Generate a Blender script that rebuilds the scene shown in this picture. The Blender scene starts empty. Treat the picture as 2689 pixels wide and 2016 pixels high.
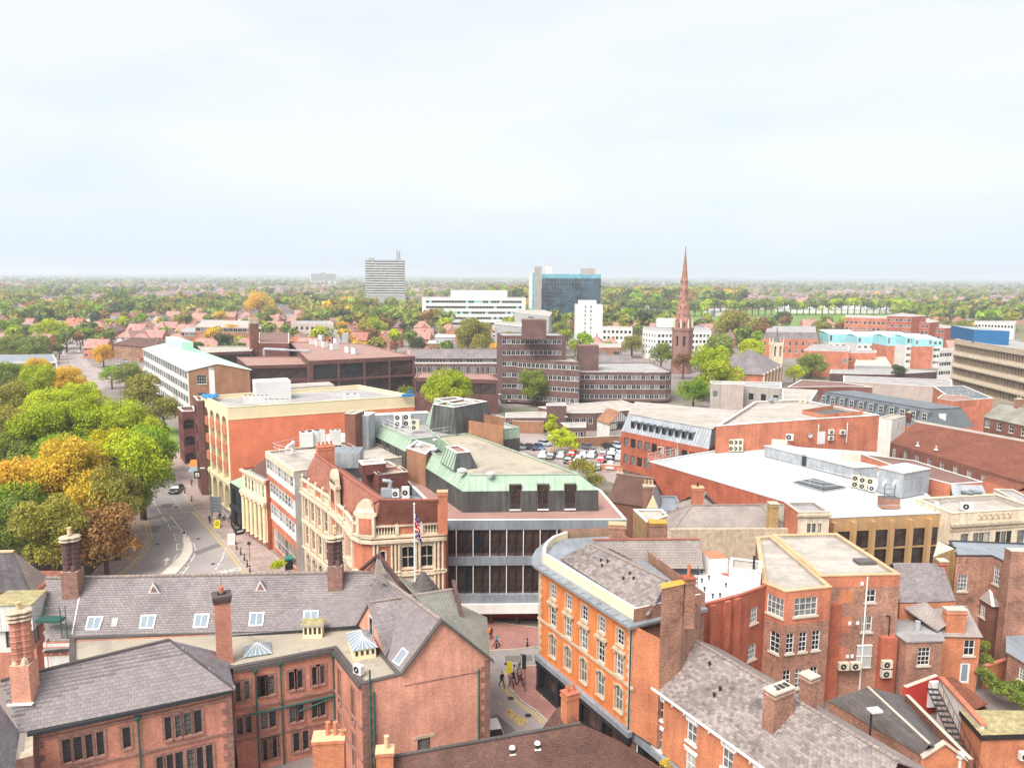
import bpy,math,random
import numpy as np
from mathutils import Vector
from mathutils.geometry import tessellate_polygon
random.seed(7)
rad=math.radians
# ---------------------------------------------------------------- camera, sky, sun, exposure
EYE_Z,FOC,CX,CY=42.0,2007.0,1344.5,1008.0
PITCH,ROLL=rad(8.05),rad(0.35)
sc=bpy.context.scene
COL=sc.collection
_c,_s,_cr,_sr=math.cos(PITCH),math.sin(PITCH),math.cos(ROLL),math.sin(ROLL)
R0,U0,F0=Vector((1,0,0)),Vector((0,_s,_c)),Vector((0,_c,-_s))
RV,UV_=R0*_cr+U0*_sr,U0*_cr-R0*_sr
cam=bpy.data.cameras.new('camera');cam_ob=bpy.data.objects.new('camera',cam);COL.objects.link(cam_ob)
cam.sensor_width=36.0;cam.lens=36.0*FOC/2689.0;cam.clip_start=.5;cam.clip_end=40000
from mathutils import Matrix
m3_=Matrix((RV,UV_,-F0)).transposed()
cam_ob.matrix_world=Matrix.Translation((0,0,EYE_Z))@m3_.to_4x4()
sc.camera=cam_ob
SUN_EL,SUN_AZ=52,215 # degrees: high, behind the viewer to the left
world=bpy.data.worlds.new('World');sc.world=world;world.use_nodes=True
nt=world.node_tree;nt.nodes.clear()
N=nt.nodes.new;L_=nt.links.new
out=N('ShaderNodeOutputWorld');bg=N('ShaderNodeBackground');L_(bg.outputs[0],out.inputs[0])
bg.inputs[1].default_value=0.1
sky=N('ShaderNodeTexSky');sky.sky_type='NISHITA';sky.sun_disc=False
sky.sun_elevation=rad(SUN_EL);sky.sun_rotation=rad(SUN_AZ);sky.air_density=1.0;sky.dust_density=2.0
tc=N('ShaderNodeTexCoord');mp=N('ShaderNodeMapping');mp.inputs['Scale'].default_value=(1.0,1.0,4.2)
L_(tc.outputs['Generated'],mp.inputs[0])
no=N('ShaderNodeTexNoise');no.inputs['Scale'].default_value=1.7;no.inputs['Detail'].default_value=6;no.inputs['Roughness'].default_value=.52
L_(mp.outputs[0],no.inputs['Vector'])
# cloud deck: pale blue low down, whiter higher up, soft bands from the noise
sep=N('ShaderNodeSeparateXYZ');L_(tc.outputs['Generated'],sep.inputs[0])
mr=N('ShaderNodeMapRange');mr.inputs[1].default_value=0.0;mr.inputs[2].default_value=.45;mr.inputs[3].default_value=-.17;mr.inputs[4].default_value=.22
L_(sep.outputs[2],mr.inputs[0])
ad=N('ShaderNodeMath');ad.operation='ADD';L_(no.outputs[0],ad.inputs[0]);L_(mr.outputs[0],ad.inputs[1])
rp=N('ShaderNodeValToRGB');L_(ad.outputs[0],rp.inputs[0])
rp.color_ramp.elements[0].position=.37;rp.color_ramp.elements[0].color=(1.97,2.2,2.42,1)
rp.color_ramp.elements[1].position=.6;rp.color_ramp.elements[1].color=(2.36,2.42,2.57,1)
mx=N('ShaderNodeMix');mx.data_type='RGBA';mx.inputs[0].default_value=.94
L_(sky.outputs[0],mx.inputs[6]);L_(rp.outputs[0],mx.inputs[7]);L_(mx.outputs[2],bg.inputs[0])
sun=bpy.data.lights.new('sun','SUN');sun.energy=1.5;sun.angle=rad(38);sun.color=(1,.965,.91)
sun_ob=bpy.data.objects.new('sun',sun);COL.objects.link(sun_ob)
# the lamp shines from azimuth SUN_AZ (clockwise from +Y), elevation SUN_EL
_az,_el=rad(SUN_AZ),rad(SUN_EL)
sdir=Vector((math.sin(_az)*math.cos(_el),math.cos(_az)*math.cos(_el),math.sin(_el)))
sun_ob.rotation_euler=sdir.to_track_quat('Z','Y').to_euler()
sc.view_settings.view_transform='Standard';sc.view_settings.look='None'
sc.view_settings.exposure=2.0;sc.view_settings.gamma=1;sc.view_settings.use_curve_mapping=False
sc.cycles.max_bounces=5;sc.cycles.diffuse_bounces=3;sc.cycles.glossy_bounces=2;sc.cycles.transmission_bounces=2
sc.cycles.transparent_max_bounces=4;sc.cycles.volume_bounces=2;sc.cycles.use_denoising=True
# ---------------------------------------------------------------- surveying: a sight line from the tower meets a height
def mk_(x0,y0,s):return lambda x,y:(x0+x*s,y0+y*s)
_S,_U=700/2015.,700/2212.
a1,a2,a3,a4=[mk_(x,1440,_S)for x in(0,650,1300,1989)]
m1,m2,m3,m4=[mk_(x,980,_S)for x in(0,600,1250,1989)]
u1,u2,u3,u4=[mk_(x,640,_U)for x in(0,650,1300,1989)]
def pp(x,y):return(x*2689/2211,y*2016/1658)
def ray(s):return F0+RV*((s[0]-CX)/FOC)+UV_*(-(s[1]-CY)/FOC)
def G(s,z=0.0):
 r=ray(s);t=(z-EYE_Z)/r.z
 return Vector((r.x*t,r.y*t))
def G3(s,z=0.0):
 g=G(s,z);return Vector((g.x,g.y,z))
def AT(s,xy): # height on the sight line above/below plan position xy
 r=ray(s);t=(xy[0]*r.x+xy[1]*r.y)/(r.x**2+r.y**2)
 return EYE_Z+r.z*t
def DP(s,d): # point at plan distance (forward) d on a sight line
 r=ray(s);t=d/r.y;return Vector((r.x*t,r.y*t,EYE_Z+r.z*t))
# ---------------------------------------------------------------- materials
MATS={}
def lin(h):
 if isinstance(h,(tuple,list)):return tuple(h)[:3]
 h=h.lstrip('#');o=[]
 for i in(0,2,4):
  c=int(h[i:i+2],16)/255;o.append(c/12.92 if c<=.04045 else((c+.055)/1.055)**2.4)
 return tuple(o)
def mul(c,k):return tuple(min(1,x*k)for x in c)
def M(name,col,kind='plain',rough=.85,var=.22,nscale=.35,fine=7.0,mortar=None,w=.23,h=.078,ms=.011,streak=0,bump=0,metal=0,spec=.3,isl=0,col2=None,stain=None,off=.5):
 if name in MATS:return MATS[name]
 m=bpy.data.materials.new(name);m.use_nodes=True;MATS[name]=m
 n=m.node_tree;nn=n.nodes.new;ln=n.links.new
 b=n.nodes['Principled BSDF'];b.inputs['Roughness'].default_value=rough;b.inputs['Metallic'].default_value=metal
 b.inputs['Specular IOR Level'].default_value=spec
 c=lin(col);uv=nn('ShaderNodeUVMap');tcn=nn('ShaderNodeTexCoord')
 def mixc(f,a,bb,mode='MIX'):
  x=nn('ShaderNodeMix');x.data_type='RGBA';x.blend_type=mode
  for i,v in((0,f),(6,a),(7,bb)):
   if hasattr(v,'links'):ln(v,x.inputs[i])
   elif i==0:x.inputs[0].default_value=v
   else:x.inputs[i].default_value=(*v,1)
  return x.outputs[2]
 base=c
 if kind in('brick','tile','panel'):
  bt=nn('ShaderNodeTexBrick');ln(uv.outputs[0],bt.inputs['Vector'])
  bt.inputs['Color1'].default_value=(*mul(c,1.12),1);bt.inputs['Color2'].default_value=(*mul(lin(col2)if col2 else c,.8 if kind!='panel' else .9),1)
  mo=lin(mortar)if mortar else mul(c,.55)
  bt.inputs['Mortar'].default_value=(*mo,1);bt.inputs['Scale'].default_value=1
  bt.inputs['Brick Width'].default_value=w;bt.inputs['Row Height'].default_value=h;bt.inputs['Mortar Size'].default_value=ms;bt.inputs['Mortar Smooth'].default_value=.2
  bt.offset=off
  base=bt.outputs[0]
 if isl:
  geo=nn('ShaderNodeNewGeometry');oi=nn('ShaderNodeObjectInfo')
  a=nn('ShaderNodeMath');a.operation='ADD';ln(geo.outputs['Random Per Island'],a.inputs[0]);ln(oi.outputs['Random'],a.inputs[1])
  fr=nn('ShaderNodeMath');fr.operation='FRACT';ln(a.outputs[0],fr.inputs[0])
  base=mixc(fr.outputs[0],mul(c,1-isl),mul(lin(col2)if col2 else c,1+isl))
 no=nn('ShaderNodeTexNoise');ln(tcn.outputs['Object'],no.inputs['Vector']);no.inputs['Scale'].default_value=nscale;no.inputs['Detail'].default_value=5;no.inputs['Roughness'].default_value=.62
 r1=nn('ShaderNodeMapRange');ln(no.outputs[0],r1.inputs[0]);r1.inputs[1].default_value=.3;r1.inputs[2].default_value=.7;r1.inputs[3].default_value=1-var;r1.inputs[4].default_value=1+var
 n2=nn('ShaderNodeTexNoise');ln(tcn.outputs['Object'],n2.inputs['Vector']);n2.inputs['Scale'].default_value=fine;n2.inputs['Detail'].default_value=3
 r2=nn('ShaderNodeMapRange');ln(n2.outputs[0],r2.inputs[0]);r2.inputs[1].default_value=.3;r2.inputs[2].default_value=.7;r2.inputs[3].default_value=1-var*.6;r2.inputs[4].default_value=1+var*.6
 mm=nn('ShaderNodeMath');mm.operation='MULTIPLY';ln(r1.outputs[0],mm.inputs[0]);ln(r2.outputs[0],mm.inputs[1])
 vv=mm.outputs[0]
 if streak:
  mpp=nn('ShaderNodeMapping');mpp.inputs['Scale'].default_value=(1.6,.12,1);ln(uv.outputs[0],mpp.inputs[0])
  n3=nn('ShaderNodeTexNoise');ln(mpp.outputs[0],n3.inputs['Vector']);n3.inputs['Scale'].default_value=1.3;n3.inputs['Detail'].default_value=4
  r3=nn('ShaderNodeMapRange');ln(n3.outputs[0],r3.inputs[0]);r3.inputs[1].default_value=.35;r3.inputs[2].default_value=.65;r3.inputs[3].default_value=1-streak;r3.inputs[4].default_value=1+streak*.4
  m4_=nn('ShaderNodeMath');m4_.operation='MULTIPLY';ln(vv,m4_.inputs[0]);ln(r3.outputs[0],m4_.inputs[1]);vv=m4_.outputs[0]
 cb=nn('ShaderNodeCombineColor')
 for i in range(3):ln(vv,cb.inputs[i])
 colr=mixc(1.0,base,cb.outputs[0],'MULTIPLY')
 if stain:
  n4=nn('ShaderNodeTexNoise');ln(tcn.outputs['Object'],n4.inputs['Vector']);n4.inputs['Scale'].default_value=stain[1];n4.inputs['Detail'].default_value=8;n4.inputs['Roughness'].default_value=.7
  r4=nn('ShaderNodeMapRange');ln(n4.outputs[0],r4.inputs[0]);r4.inputs[1].default_value=stain[2];r4.inputs[2].default_value=stain[2]+.08;r4.inputs[3].default_value=0;r4.inputs[4].default_value=stain[3]
  colr=mixc(r4.outputs[0],colr,lin(stain[0]))
 ln(colr,b.inputs['Base Color'])
 if bump:
  bp=nn('ShaderNodeBump');bp.inputs['Strength'].default_value=bump;bp.inputs['Distance'].default_value=.02
  ln(vv if kind not in('brick','tile')else bt.outputs['Fac'],bp.inputs['Height']);bp.invert=kind in('brick','tile')
  ln(bp.outputs[0],b.inputs['Normal'])
 return m
def brickm(name,col,**k):
 k.setdefault('mortar',mul(lin(col),1.0));k.setdefault('var',.25);k.setdefault('bump',.2);k.setdefault('streak',.12)
 return M(name,col,'brick',**k)
def emitless_leaf(name,c1,c2,c3=None,trans=.35):
 m=bpy.data.materials.new(name);m.use_nodes=True;MATS[name]=m
 n=m.node_tree;nn=n.nodes.new;ln=n.links.new;b=n.nodes['Principled BSDF'];outp=n.nodes['Material Output']
 geo=nn('ShaderNodeNewGeometry');oi=nn('ShaderNodeObjectInfo');tcn=nn('ShaderNodeTexCoord')
 no=nn('ShaderNodeTexNoise');ln(tcn.outputs['Object'],no.inputs['Vector']);no.inputs['Scale'].default_value=.45;no.inputs['Detail'].default_value=2
 a=nn('ShaderNodeMath');a.operation='MULTIPLY_ADD';ln(geo.outputs['Random Per Island'],a.inputs[0]);a.inputs[1].default_value=.45;ln(no.outputs[0],a.inputs[2])
 a2_=nn('ShaderNodeMath');a2_.operation='MULTIPLY_ADD';ln(oi.outputs['Random'],a2_.inputs[0]);a2_.inputs[1].default_value=.3;ln(a.outputs[0],a2_.inputs[2])
 r=nn('ShaderNodeValToRGB');ln(a2_.outputs[0],r.inputs[0])
 r.color_ramp.elements[0].position=.45;r.color_ramp.elements[0].color=(*lin(c1),1)
 r.color_ramp.elements[1].position=1.1 if not c3 else .85;r.color_ramp.elements[1].color=(*lin(c2),1)
 if c3:e=r.color_ramp.elements.new(1.0);e.color=(*lin(c3),1)
 ln(r.outputs[0],b.inputs['Base Color']);b.inputs['Roughness'].default_value=.6;b.inputs['Specular IOR Level'].default_value=.2
 tr=nn('ShaderNodeBsdfTranslucent');ln(r.outputs[0],tr.inputs[0]);ms=nn('ShaderNodeMixShader');ms.inputs[0].default_value=trans
 ln(b.outputs[0],ms.inputs[1]);ln(tr.outputs[0],ms.inputs[2]);ln(ms.outputs[0],outp.inputs[0])
 return m
def glassm(name,col,rough=.06,spec=.6,var=.0):
 m=M(name,col,rough=rough,var=max(var,.02),spec=spec,nscale=1.2,fine=.8);return m
# ---------------------------------------------------------------- mesh building
ORG={}
class MB:
 def __init__(s):s.v=[];s.f=[];s.mi=[];s.mats=[]
 def mat(s,m):
  if isinstance(m,str):m=MATS[m]
  if m not in s.mats:s.mats.append(m)
  return s.mats.index(m)
 def face(s,pts,m):
  i=len(s.v);s.v.extend([tuple(p)for p in pts]);s.f.append(tuple(range(i,i+len(pts))));s.mi.append(s.mat(m))
 def poly(s,pts,m): # possibly concave
  pts=[Vector(p)for p in pts]
  if len(pts)<=4:return s.face(pts,m)
  n=Vector((0,0,0))
  for k in range(len(pts)):
   n+=pts[k].cross(pts[(k+1)%len(pts)])
  i=len(s.v);s.v.extend([tuple(p)for p in pts]);k=s.mat(m)
  for t in tessellate_polygon([pts]):
   t=list(t);a,b,c=[pts[q]for q in t]
   if(b-a).cross(c-a).dot(n)<0:t.reverse()
   s.f.append(tuple(i+q for q in t));s.mi.append(k)
 def box(s,x0,x1,y0,y1,z0,z1,m,top=None,bot=True):
  P=[(x0,y0),(x1,y0),(x1,y1),(x0,y1)];s.prism(P,z0,z1,m,top or m,bot)
 def obox(s,c,sx,sy,sz,rot,m,top=None):
  cr,sr=math.cos(rot),math.sin(rot)
  P=[(c[0]+cr*x-sr*y,c[1]+sr*x+cr*y)for x,y in((-sx/2,-sy/2),(sx/2,-sy/2),(sx/2,sy/2),(-sx/2,sy/2))]
  s.prism(P,c[2],c[2]+sz,m,top or m)
 def prism(s,P,z0,z1,m,top=None,bot=False,side=True):
  n=len(P);P=[(p[0],p[1])for p in P]
  if side:
   for i in range(n):
    a,b=P[i],P[(i+1)%n]
    s.face([(a[0],a[1],z0),(b[0],b[1],z0),(b[0],b[1],z1),(a[0],a[1],z1)],m)
  if top:s.poly([(p[0],p[1],z1)for p in P],top)
  if bot:s.poly([(p[0],p[1],z0)for p in reversed(P)],m)
 def tube(s,p,q,r,m,n=6,r2=None,cap=True):
  p,q=Vector(p),Vector(q);d=(q-p)
  if d.length<1e-6:return
  d.normalize();a=d.orthogonal().normalized();b=d.cross(a);r2=r if r2 is None else r2
  A=[p+a*r*math.cos(t)+b*r*math.sin(t)for t in[2*math.pi*k/n for k in range(n)]]
  B=[q+a*r2*math.cos(t)+b*r2*math.sin(t)for t in[2*math.pi*k/n for k in range(n)]]
  for k in range(n):s.face([A[k],A[(k+1)%n],B[(k+1)%n],B[k]],m)
  if cap:s.face(list(reversed(A)),m);s.face(B,m)
 def lathe(s,c,prof,n,m,rot=0,cap=True):
  rings=[[(c[0]+r*math.cos(rot+2*math.pi*k/n),c[1]+r*math.sin(rot+2*math.pi*k/n),c[2]+z)for k in range(n)]for r,z in prof]
  for i in range(len(rings)-1):
   for k in range(n):s.face([rings[i][k],rings[i][(k+1)%n],rings[i+1][(k+1)%n],rings[i+1][k]],m)
  if cap and prof[-1][0]>.001:s.face(rings[-1],m)
 def slab(s,pts,th,m,under=None): # sloping sheet with thickness
  pts=[Vector(p)for p in pts];n=(pts[1]-pts[0]).cross(pts[2]-pts[0]).normalized()
  if n.z<0:pts.reverse();n=-n
  s.poly(pts,m);lo=[p-n*th for p in pts]
  for i in range(len(pts)):
   j=(i+1)%len(pts);s.face([lo[i],lo[j],pts[j],pts[i]],under or m)
  s.poly(list(reversed(lo)),under or m)
 def strip(s,pts,w,th,m): # box beam along a polyline (ridge, coping, cable)
  for a,b in zip(pts[:-1],pts[1:]):
   a,b=Vector(a),Vector(b);d=b-a;d.z=0
   if d.length<.01:continue
   d.normalize();n=Vector((-d.y,d.x,0))*w/2
   s.face([a-n+Vector((0,0,th)),b-n+Vector((0,0,th)),b+n+Vector((0,0,th)),a+n+Vector((0,0,th))],m)
   s.face([a-n,b-n,b-n+Vector((0,0,th)),a-n+Vector((0,0,th))],m)
   s.face([b+n,a+n,a+n+Vector((0,0,th)),b+n+Vector((0,0,th))],m)
   s.face([a+n,a-n,a-n+Vector((0,0,th)),a+n+Vector((0,0,th))],m)
   s.face([b-n,b+n,b+n+Vector((0,0,th)),b-n+Vector((0,0,th))],m)
 def mesh(s,name,off=(0,0,0),smooth=False):
  me=bpy.data.meshes.new(name)
  V=np.array(s.v,dtype=np.float64).reshape(-1,3)-np.array(off,dtype=np.float64)
  nf=len(s.f);lt=np.array([len(f)for f in s.f],dtype=np.int32)
  flat=np.fromiter((i for f in s.f for i in f),dtype=np.int32,count=int(lt.sum()))
  me.vertices.add(len(V));me.vertices.foreach_set('co',V.ravel())
  me.loops.add(len(flat));me.loops.foreach_set('vertex_index',flat)
  ls=np.concatenate(([0],np.cumsum(lt)[:-1])).astype(np.int32)
  me.polygons.add(nf);me.polygons.foreach_set('loop_start',ls)
  me.update(calc_edges=True)
  for m in s.mats:me.materials.append(m)
  me.polygons.foreach_set('material_index',np.array(s.mi,dtype=np.int32))
  if smooth:me.polygons.foreach_set('use_smooth',np.ones(nf,dtype=bool))
  # box-like uv in metres
  nr=np.zeros(nf*3);me.polygons.foreach_get('normal',nr);nr=nr.reshape(-1,3)
  t=np.stack([-nr[:,1],nr[:,0],np.zeros(nf)],1);ln_=np.linalg.norm(t,axis=1)
  t[ln_<.05]=(1,0,0);ln_[ln_<.05]=1;t/=ln_[:,None];u=np.cross(nr,t)
  T=np.repeat(t,lt,0);Uu=np.repeat(u,lt,0);P=V[flat]
  uvd=np.stack([(P*T).sum(1),(P*Uu).sum(1)],1)
  l=me.uv_layers.new(name='UVMap');l.data.foreach_set('uv',uvd.astype(np.float32).ravel())
  return me
 def build(s,name,parent=None,loc=None,smooth=False,rot=0):
  """parent with ORG: vertices are in world metres and stored relative to the parent's base"""
  if not s.v:return None
  off=ORG.get(parent.name,(0,0,0))if parent is not None else(loc or(0,0,0))
  me=s.mesh(name,off,smooth)
  return put(name,me,parent,(loc or(0,0,0))if parent is None else(0,0,0),rot)
def put(name,me,parent=None,loc=(0,0,0),rot=0):
 o=bpy.data.objects.new(name,me);COL.objects.link(o);o.location=loc
 if rot:o.rotation_euler=(0,0,rot)
 if parent is not None:o.parent=parent
 return o
def tag(o,label,cat,group=None,kind=None):
 if label:o['label']=label
 if cat:o['category']=cat
 if group:o['group']=group
 if kind:o['kind']=kind
 return o
def thing(name,label,cat,loc=(0,0,0),rot=0,group=None):
 o=bpy.data.objects.new(name,None);COL.objects.link(o);o.location=loc;o.rotation_euler=(0,0,rot);o.empty_display_size=.3
 tag(o,label,cat,group)
 if not rot:ORG[o.name]=tuple(loc)
 return o
def copy_tree(o,loc,rot=0,label=None,group=None,scale=None,swap=None):
 r=o.copy();COL.objects.link(r);r.location=loc;r.rotation_euler=(0,0,rot)
 if scale:r.scale=scale
 if label:r['label']=label
 if group:r['group']=group
 if swap and r.data:r.data=swap(r.data)
 for ch in list(KIDS(o)):
  c=ch.copy();COL.objects.link(c);c.parent=r
  if swap and c.data:c.data=swap(c.data)
  for g in KIDS(ch):
   d=g.copy();COL.objects.link(d);d.parent=c
 return r
_kc={}
def KIDS(o):
 if o.name not in _kc:_kc[o.name]=[c for c in bpy.data.objects if c.parent==o]
 return _kc[o.name]
# ---------------------------------------------------------------- windows
STY={}
def style(name,nx=2,nz=2,fr='white_paint',fw=.06,glass=('glass',),sill=None,sur=None,sw=.15,arch=0,depth=.12,blind=0,head=None,proud=.0,small=False):
 STY[name]=dict(nx=nx,nz=nz,fr=fr,fw=fw,glass=glass,sill=sill,sur=sur,sw=sw,arch=arch,depth=depth,head=head,proud=proud,small=small)
WM={}
def win_meshes(sty,w,h,g,wall):
 key=(sty,round(w,1),round(h,1),g,wall if STY[sty]['arch']else '')
 if key in WM:return WM[key]
 s=STY[sty];f=MB();fw=s['fw'];d0,d1=s['depth']-.05,s['depth']
 f.box(0,w,d0,d1,0,fw,s['fr']);f.box(0,w,d0,d1,h-fw,h,s['fr'])
 f.box(0,fw,d0,d1,fw,h-fw,s['fr']);f.box(w-fw,w,d0,d1,fw,h-fw,s['fr'])
 b=fw*.55
 for k in range(1,s['nx']):
  x=w*k/s['nx'];f.box(x-b/2,x+b/2,d0+.01,d1,fw,h-fw,s['fr'])
 for k in range(1,s['nz']):
  z=h*k/s['nz'];bb=b*(1.5 if k*2==s['nz']else .9);f.box(fw,w-fw,d0+.005,d1,z-bb/2,z+bb/2,s['fr'])
 p=MB();gm=s['glass'][g%len(s['glass'])];p.face([(.01,d1-.015,.01),(w-.01,d1-.015,.01),(w-.01,d1-.015,h-.01),(.01,d1-.015,h-.01)],gm)
 if s['small']:f.face([(.01,d1-.015,.01),(w-.01,d1-.015,.01),(w-.01,d1-.015,h-.01),(.01,d1-.015,h-.01)],gm)
 q=None
 if s['arch']:
  n=8;r=w/2;rise=min(r,h*.5)*s['arch'];zc=h-rise
  A=[(r-r*math.cos(math.pi*k/n),zc+rise*math.sin(math.pi*k/n))for k in range(n+1)]
  for(xa,za),(xb,zb)in zip(A[:-1],A[1:]):
   f.face([(xa,.004,za),(xb,.004,zb),(xb,.004,h),(xa,.004,h)],wall)
   f.face([(xa,.004,za),(xa,d1,za),(xb,d1,zb),(xb,.004,zb)],wall)
 sw=s['sw']
 if s['sur']or s['sill']or s['head']:
  q=MB()
  pr=.06+s['proud']
  if s['sur']:
   q.box(-sw,0,-pr,.02,0,h,s['sur']);q.box(w,w+sw,-pr,.02,0,h,s['sur'])
   if s['arch']:
    n=8;r=w/2;rise=min(r,h*.5)*s['arch'];zc=h-rise
    for k in range(n):
     t0,t1=math.pi*k/n,math.pi*(k+1)/n
     I=[(r-r*math.cos(t),zc+rise*math.sin(t))for t in(t0,t1)];O=[(r-(r+sw)*math.cos(t),zc+(rise+sw)*math.sin(t))for t in(t0,t1)]
     q.face([(I[0][0],-pr,I[0][1]),(I[1][0],-pr,I[1][1]),(O[1][0],-pr,O[1][1]),(O[0][0],-pr,O[0][1])],s['sur'])
     q.face([(O[0][0],-pr,O[0][1]),(O[1][0],-pr,O[1][1]),(O[1][0],.0,O[1][1]),(O[0][0],0,O[0][1])],s['sur'])
   else:q.box(-sw,w+sw,-pr,.02,h,h+sw,s['sur'])
  if s['head']:
   z=h+(sw if s['sur']else 0)
   if s['head']=='pediment':
    q.box(-sw*1.8,w+sw*1.8,-.28,.02,z+.12,z+.24,s['sur']);q.box(-sw*1.4,w+sw*1.4,-.2,.02,z+.24,z+.36,s['sur']);q.box(-sw,0,-.2,.02,z-.2,z+.12,s['sur']);q.box(w,w+sw,-.2,.02,z-.2,z+.12,s['sur'])
   elif s['head']=='wedge':
    q.face([(-.1,-.05,h),(w+.1,-.05,h),(w+.25,-.05,h+.35),(-.25,-.05,h+.35)],s['sill'])
    q.face([(-.25,-.05,h+.35),(w+.25,-.05,h+.35),(w+.25,0,h+.35),(-.25,0,h+.35)],s['sill'])
   else:q.box(-.12,w+.12,-.04,.02,h,h+.22,s['head'])
  if s['sill']:q.box(-.12,w+.12,-.14,.03,-.16,-.001,s['sill'])
 fm=f.mesh('window');pm=p.mesh('pane');qm=q.mesh('surround')if q else None
 WM[key]=(fm,pm,qm);return WM[key]
def window(root,P,ang,w,h,sty,wall,name='window'):
 g=random.choice((0,0,1,2))
 fm,pm,qm=win_meshes(sty,w,h,g,wall)
 o=ORG[root.name]
 f=put(name,fm,root,(P[0]-o[0],P[1]-o[1],P[2]-o[2]),ang)
 if not STY[sty]['small']:put('pane',pm,f)
 if qm:put('surround',qm,f)
 return f
def Wr(v0,v1,n=1,w=None,sty='sash',l=.6,r=.6,at=None):
 """a row of n windows between heights v0, v1 (above ground), margins l and r in metres; at = explicit fractions"""
 return dict(v0=v0,v1=v1,n=n,w=w,sty=sty,l=l,r=r,at=at)
def facade(root,mb,A,B,z0,z1,wall,rows=(),name='window',zb=None):
 """A->B left to right as seen from outside; leaves real openings with reveals"""
 A,B=Vector((A[0],A[1])),Vector((B[0],B[1]));d=B-A;Ln=d.length
 if Ln<.02:return
 d/=Ln;nin=Vector((-d.y,d.x));ops=[]
 for r in rows:
  l,rr,n=r['l'],r['r'],r['n'];span=Ln-l-rr
  w=r['w']or span/n
  for k in range(n):
   if r['at']:c=Ln*r['at'][k]
   elif r['w']and n>1:c=l+w/2+(span-w)*k/(n-1)
   elif n==1:c=l+span/2
   else:c=l+w*(k+.5)
   u0,u1=c-w/2,c+w/2
   if u0<0.02 or u1>Ln-.02:continue
   ops.append((u0,u1,r['v0'],r['v1'],r['sty']))
 us=sorted({0.,Ln}|{o[0]for o in ops}|{o[1]for o in ops});vs=sorted({z0,z1}|{min(max(v,z0),z1)for o in ops for v in o[2:4]})
 us=[u for i,u in enumerate(us)if i==0 or u-us[i-1]>1e-4];vs=[v for i,v in enumerate(vs)if i==0 or v-vs[i-1]>1e-4]
 P=lambda u,v,y=0:(A.x+d.x*u+nin.x*y,A.y+d.y*u+nin.y*y,v)
 for j in range(len(vs)-1):
  i=0
  while i<len(us)-1:
   cv=(vs[j]+vs[j+1])/2
   def solid(i):
    cu=(us[i]+us[i+1])/2
    return not any(o[0]<cu<o[1]and o[2]<cv<o[3]for o in ops)
   if not solid(i):i+=1;continue
   k=i
   while k<len(us)-1 and solid(k):k+=1
   mb.face([P(us[i],vs[j]),P(us[k],vs[j]),P(us[k],vs[j+1]),P(us[i],vs[j+1])],wall);i=k
 ang=math.atan2(d.y,d.x)
 for u0,u1,v0,v1,sty in ops:
  D=STY[sty]['depth']
  mb.face([P(u0,v0),P(u1,v0),P(u1,v0,D),P(u0,v0,D)],wall);mb.face([P(u0,v1,D),P(u1,v1,D),P(u1,v1),P(u0,v1)],wall)
  mb.face([P(u0,v0),P(u0,v0,D),P(u0,v1,D),P(u0,v1)],wall);mb.face([P(u1,v0,D),P(u1,v0),P(u1,v1),P(u1,v1,D)],wall)
  window(root,P(u0,v0),ang,u1-u0,v1-v0,sty,wall,name)
def ccw(P):
 return sum(P[i][0]*P[(i+1)%len(P)][1]-P[(i+1)%len(P)][0]*P[i][1]for i in range(len(P)))>0
def inset(P,t):
 """t: one distance or one per edge (edge i = P[i]->P[i+1]); positive moves inwards for a ccw polygon"""
 n=len(P);P=[Vector((p[0],p[1]))for p in P];t=[t]*n if not isinstance(t,(list,tuple))else t
 sg=1 if ccw(P)else-1;Lns=[]
 for i in range(n):
  d=(P[(i+1)%n]-P[i]).normalized();nn=Vector((-d.y,d.x))*sg;Lns.append((P[i]+nn*t[i],d))
 O=[]
 for i in range(n):
  p,d=Lns[i-1];q,e=Lns[i];den=d.x*e.y-d.y*e.x
  if abs(den)<1e-3:O.append(P[i]+Vector((-e.y,e.x))*sg*t[i])
  else:
   k=((q.x-p.x)*e.y-(q.y-p.y)*e.x)/den;O.append(p+d*k)
 return O
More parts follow.
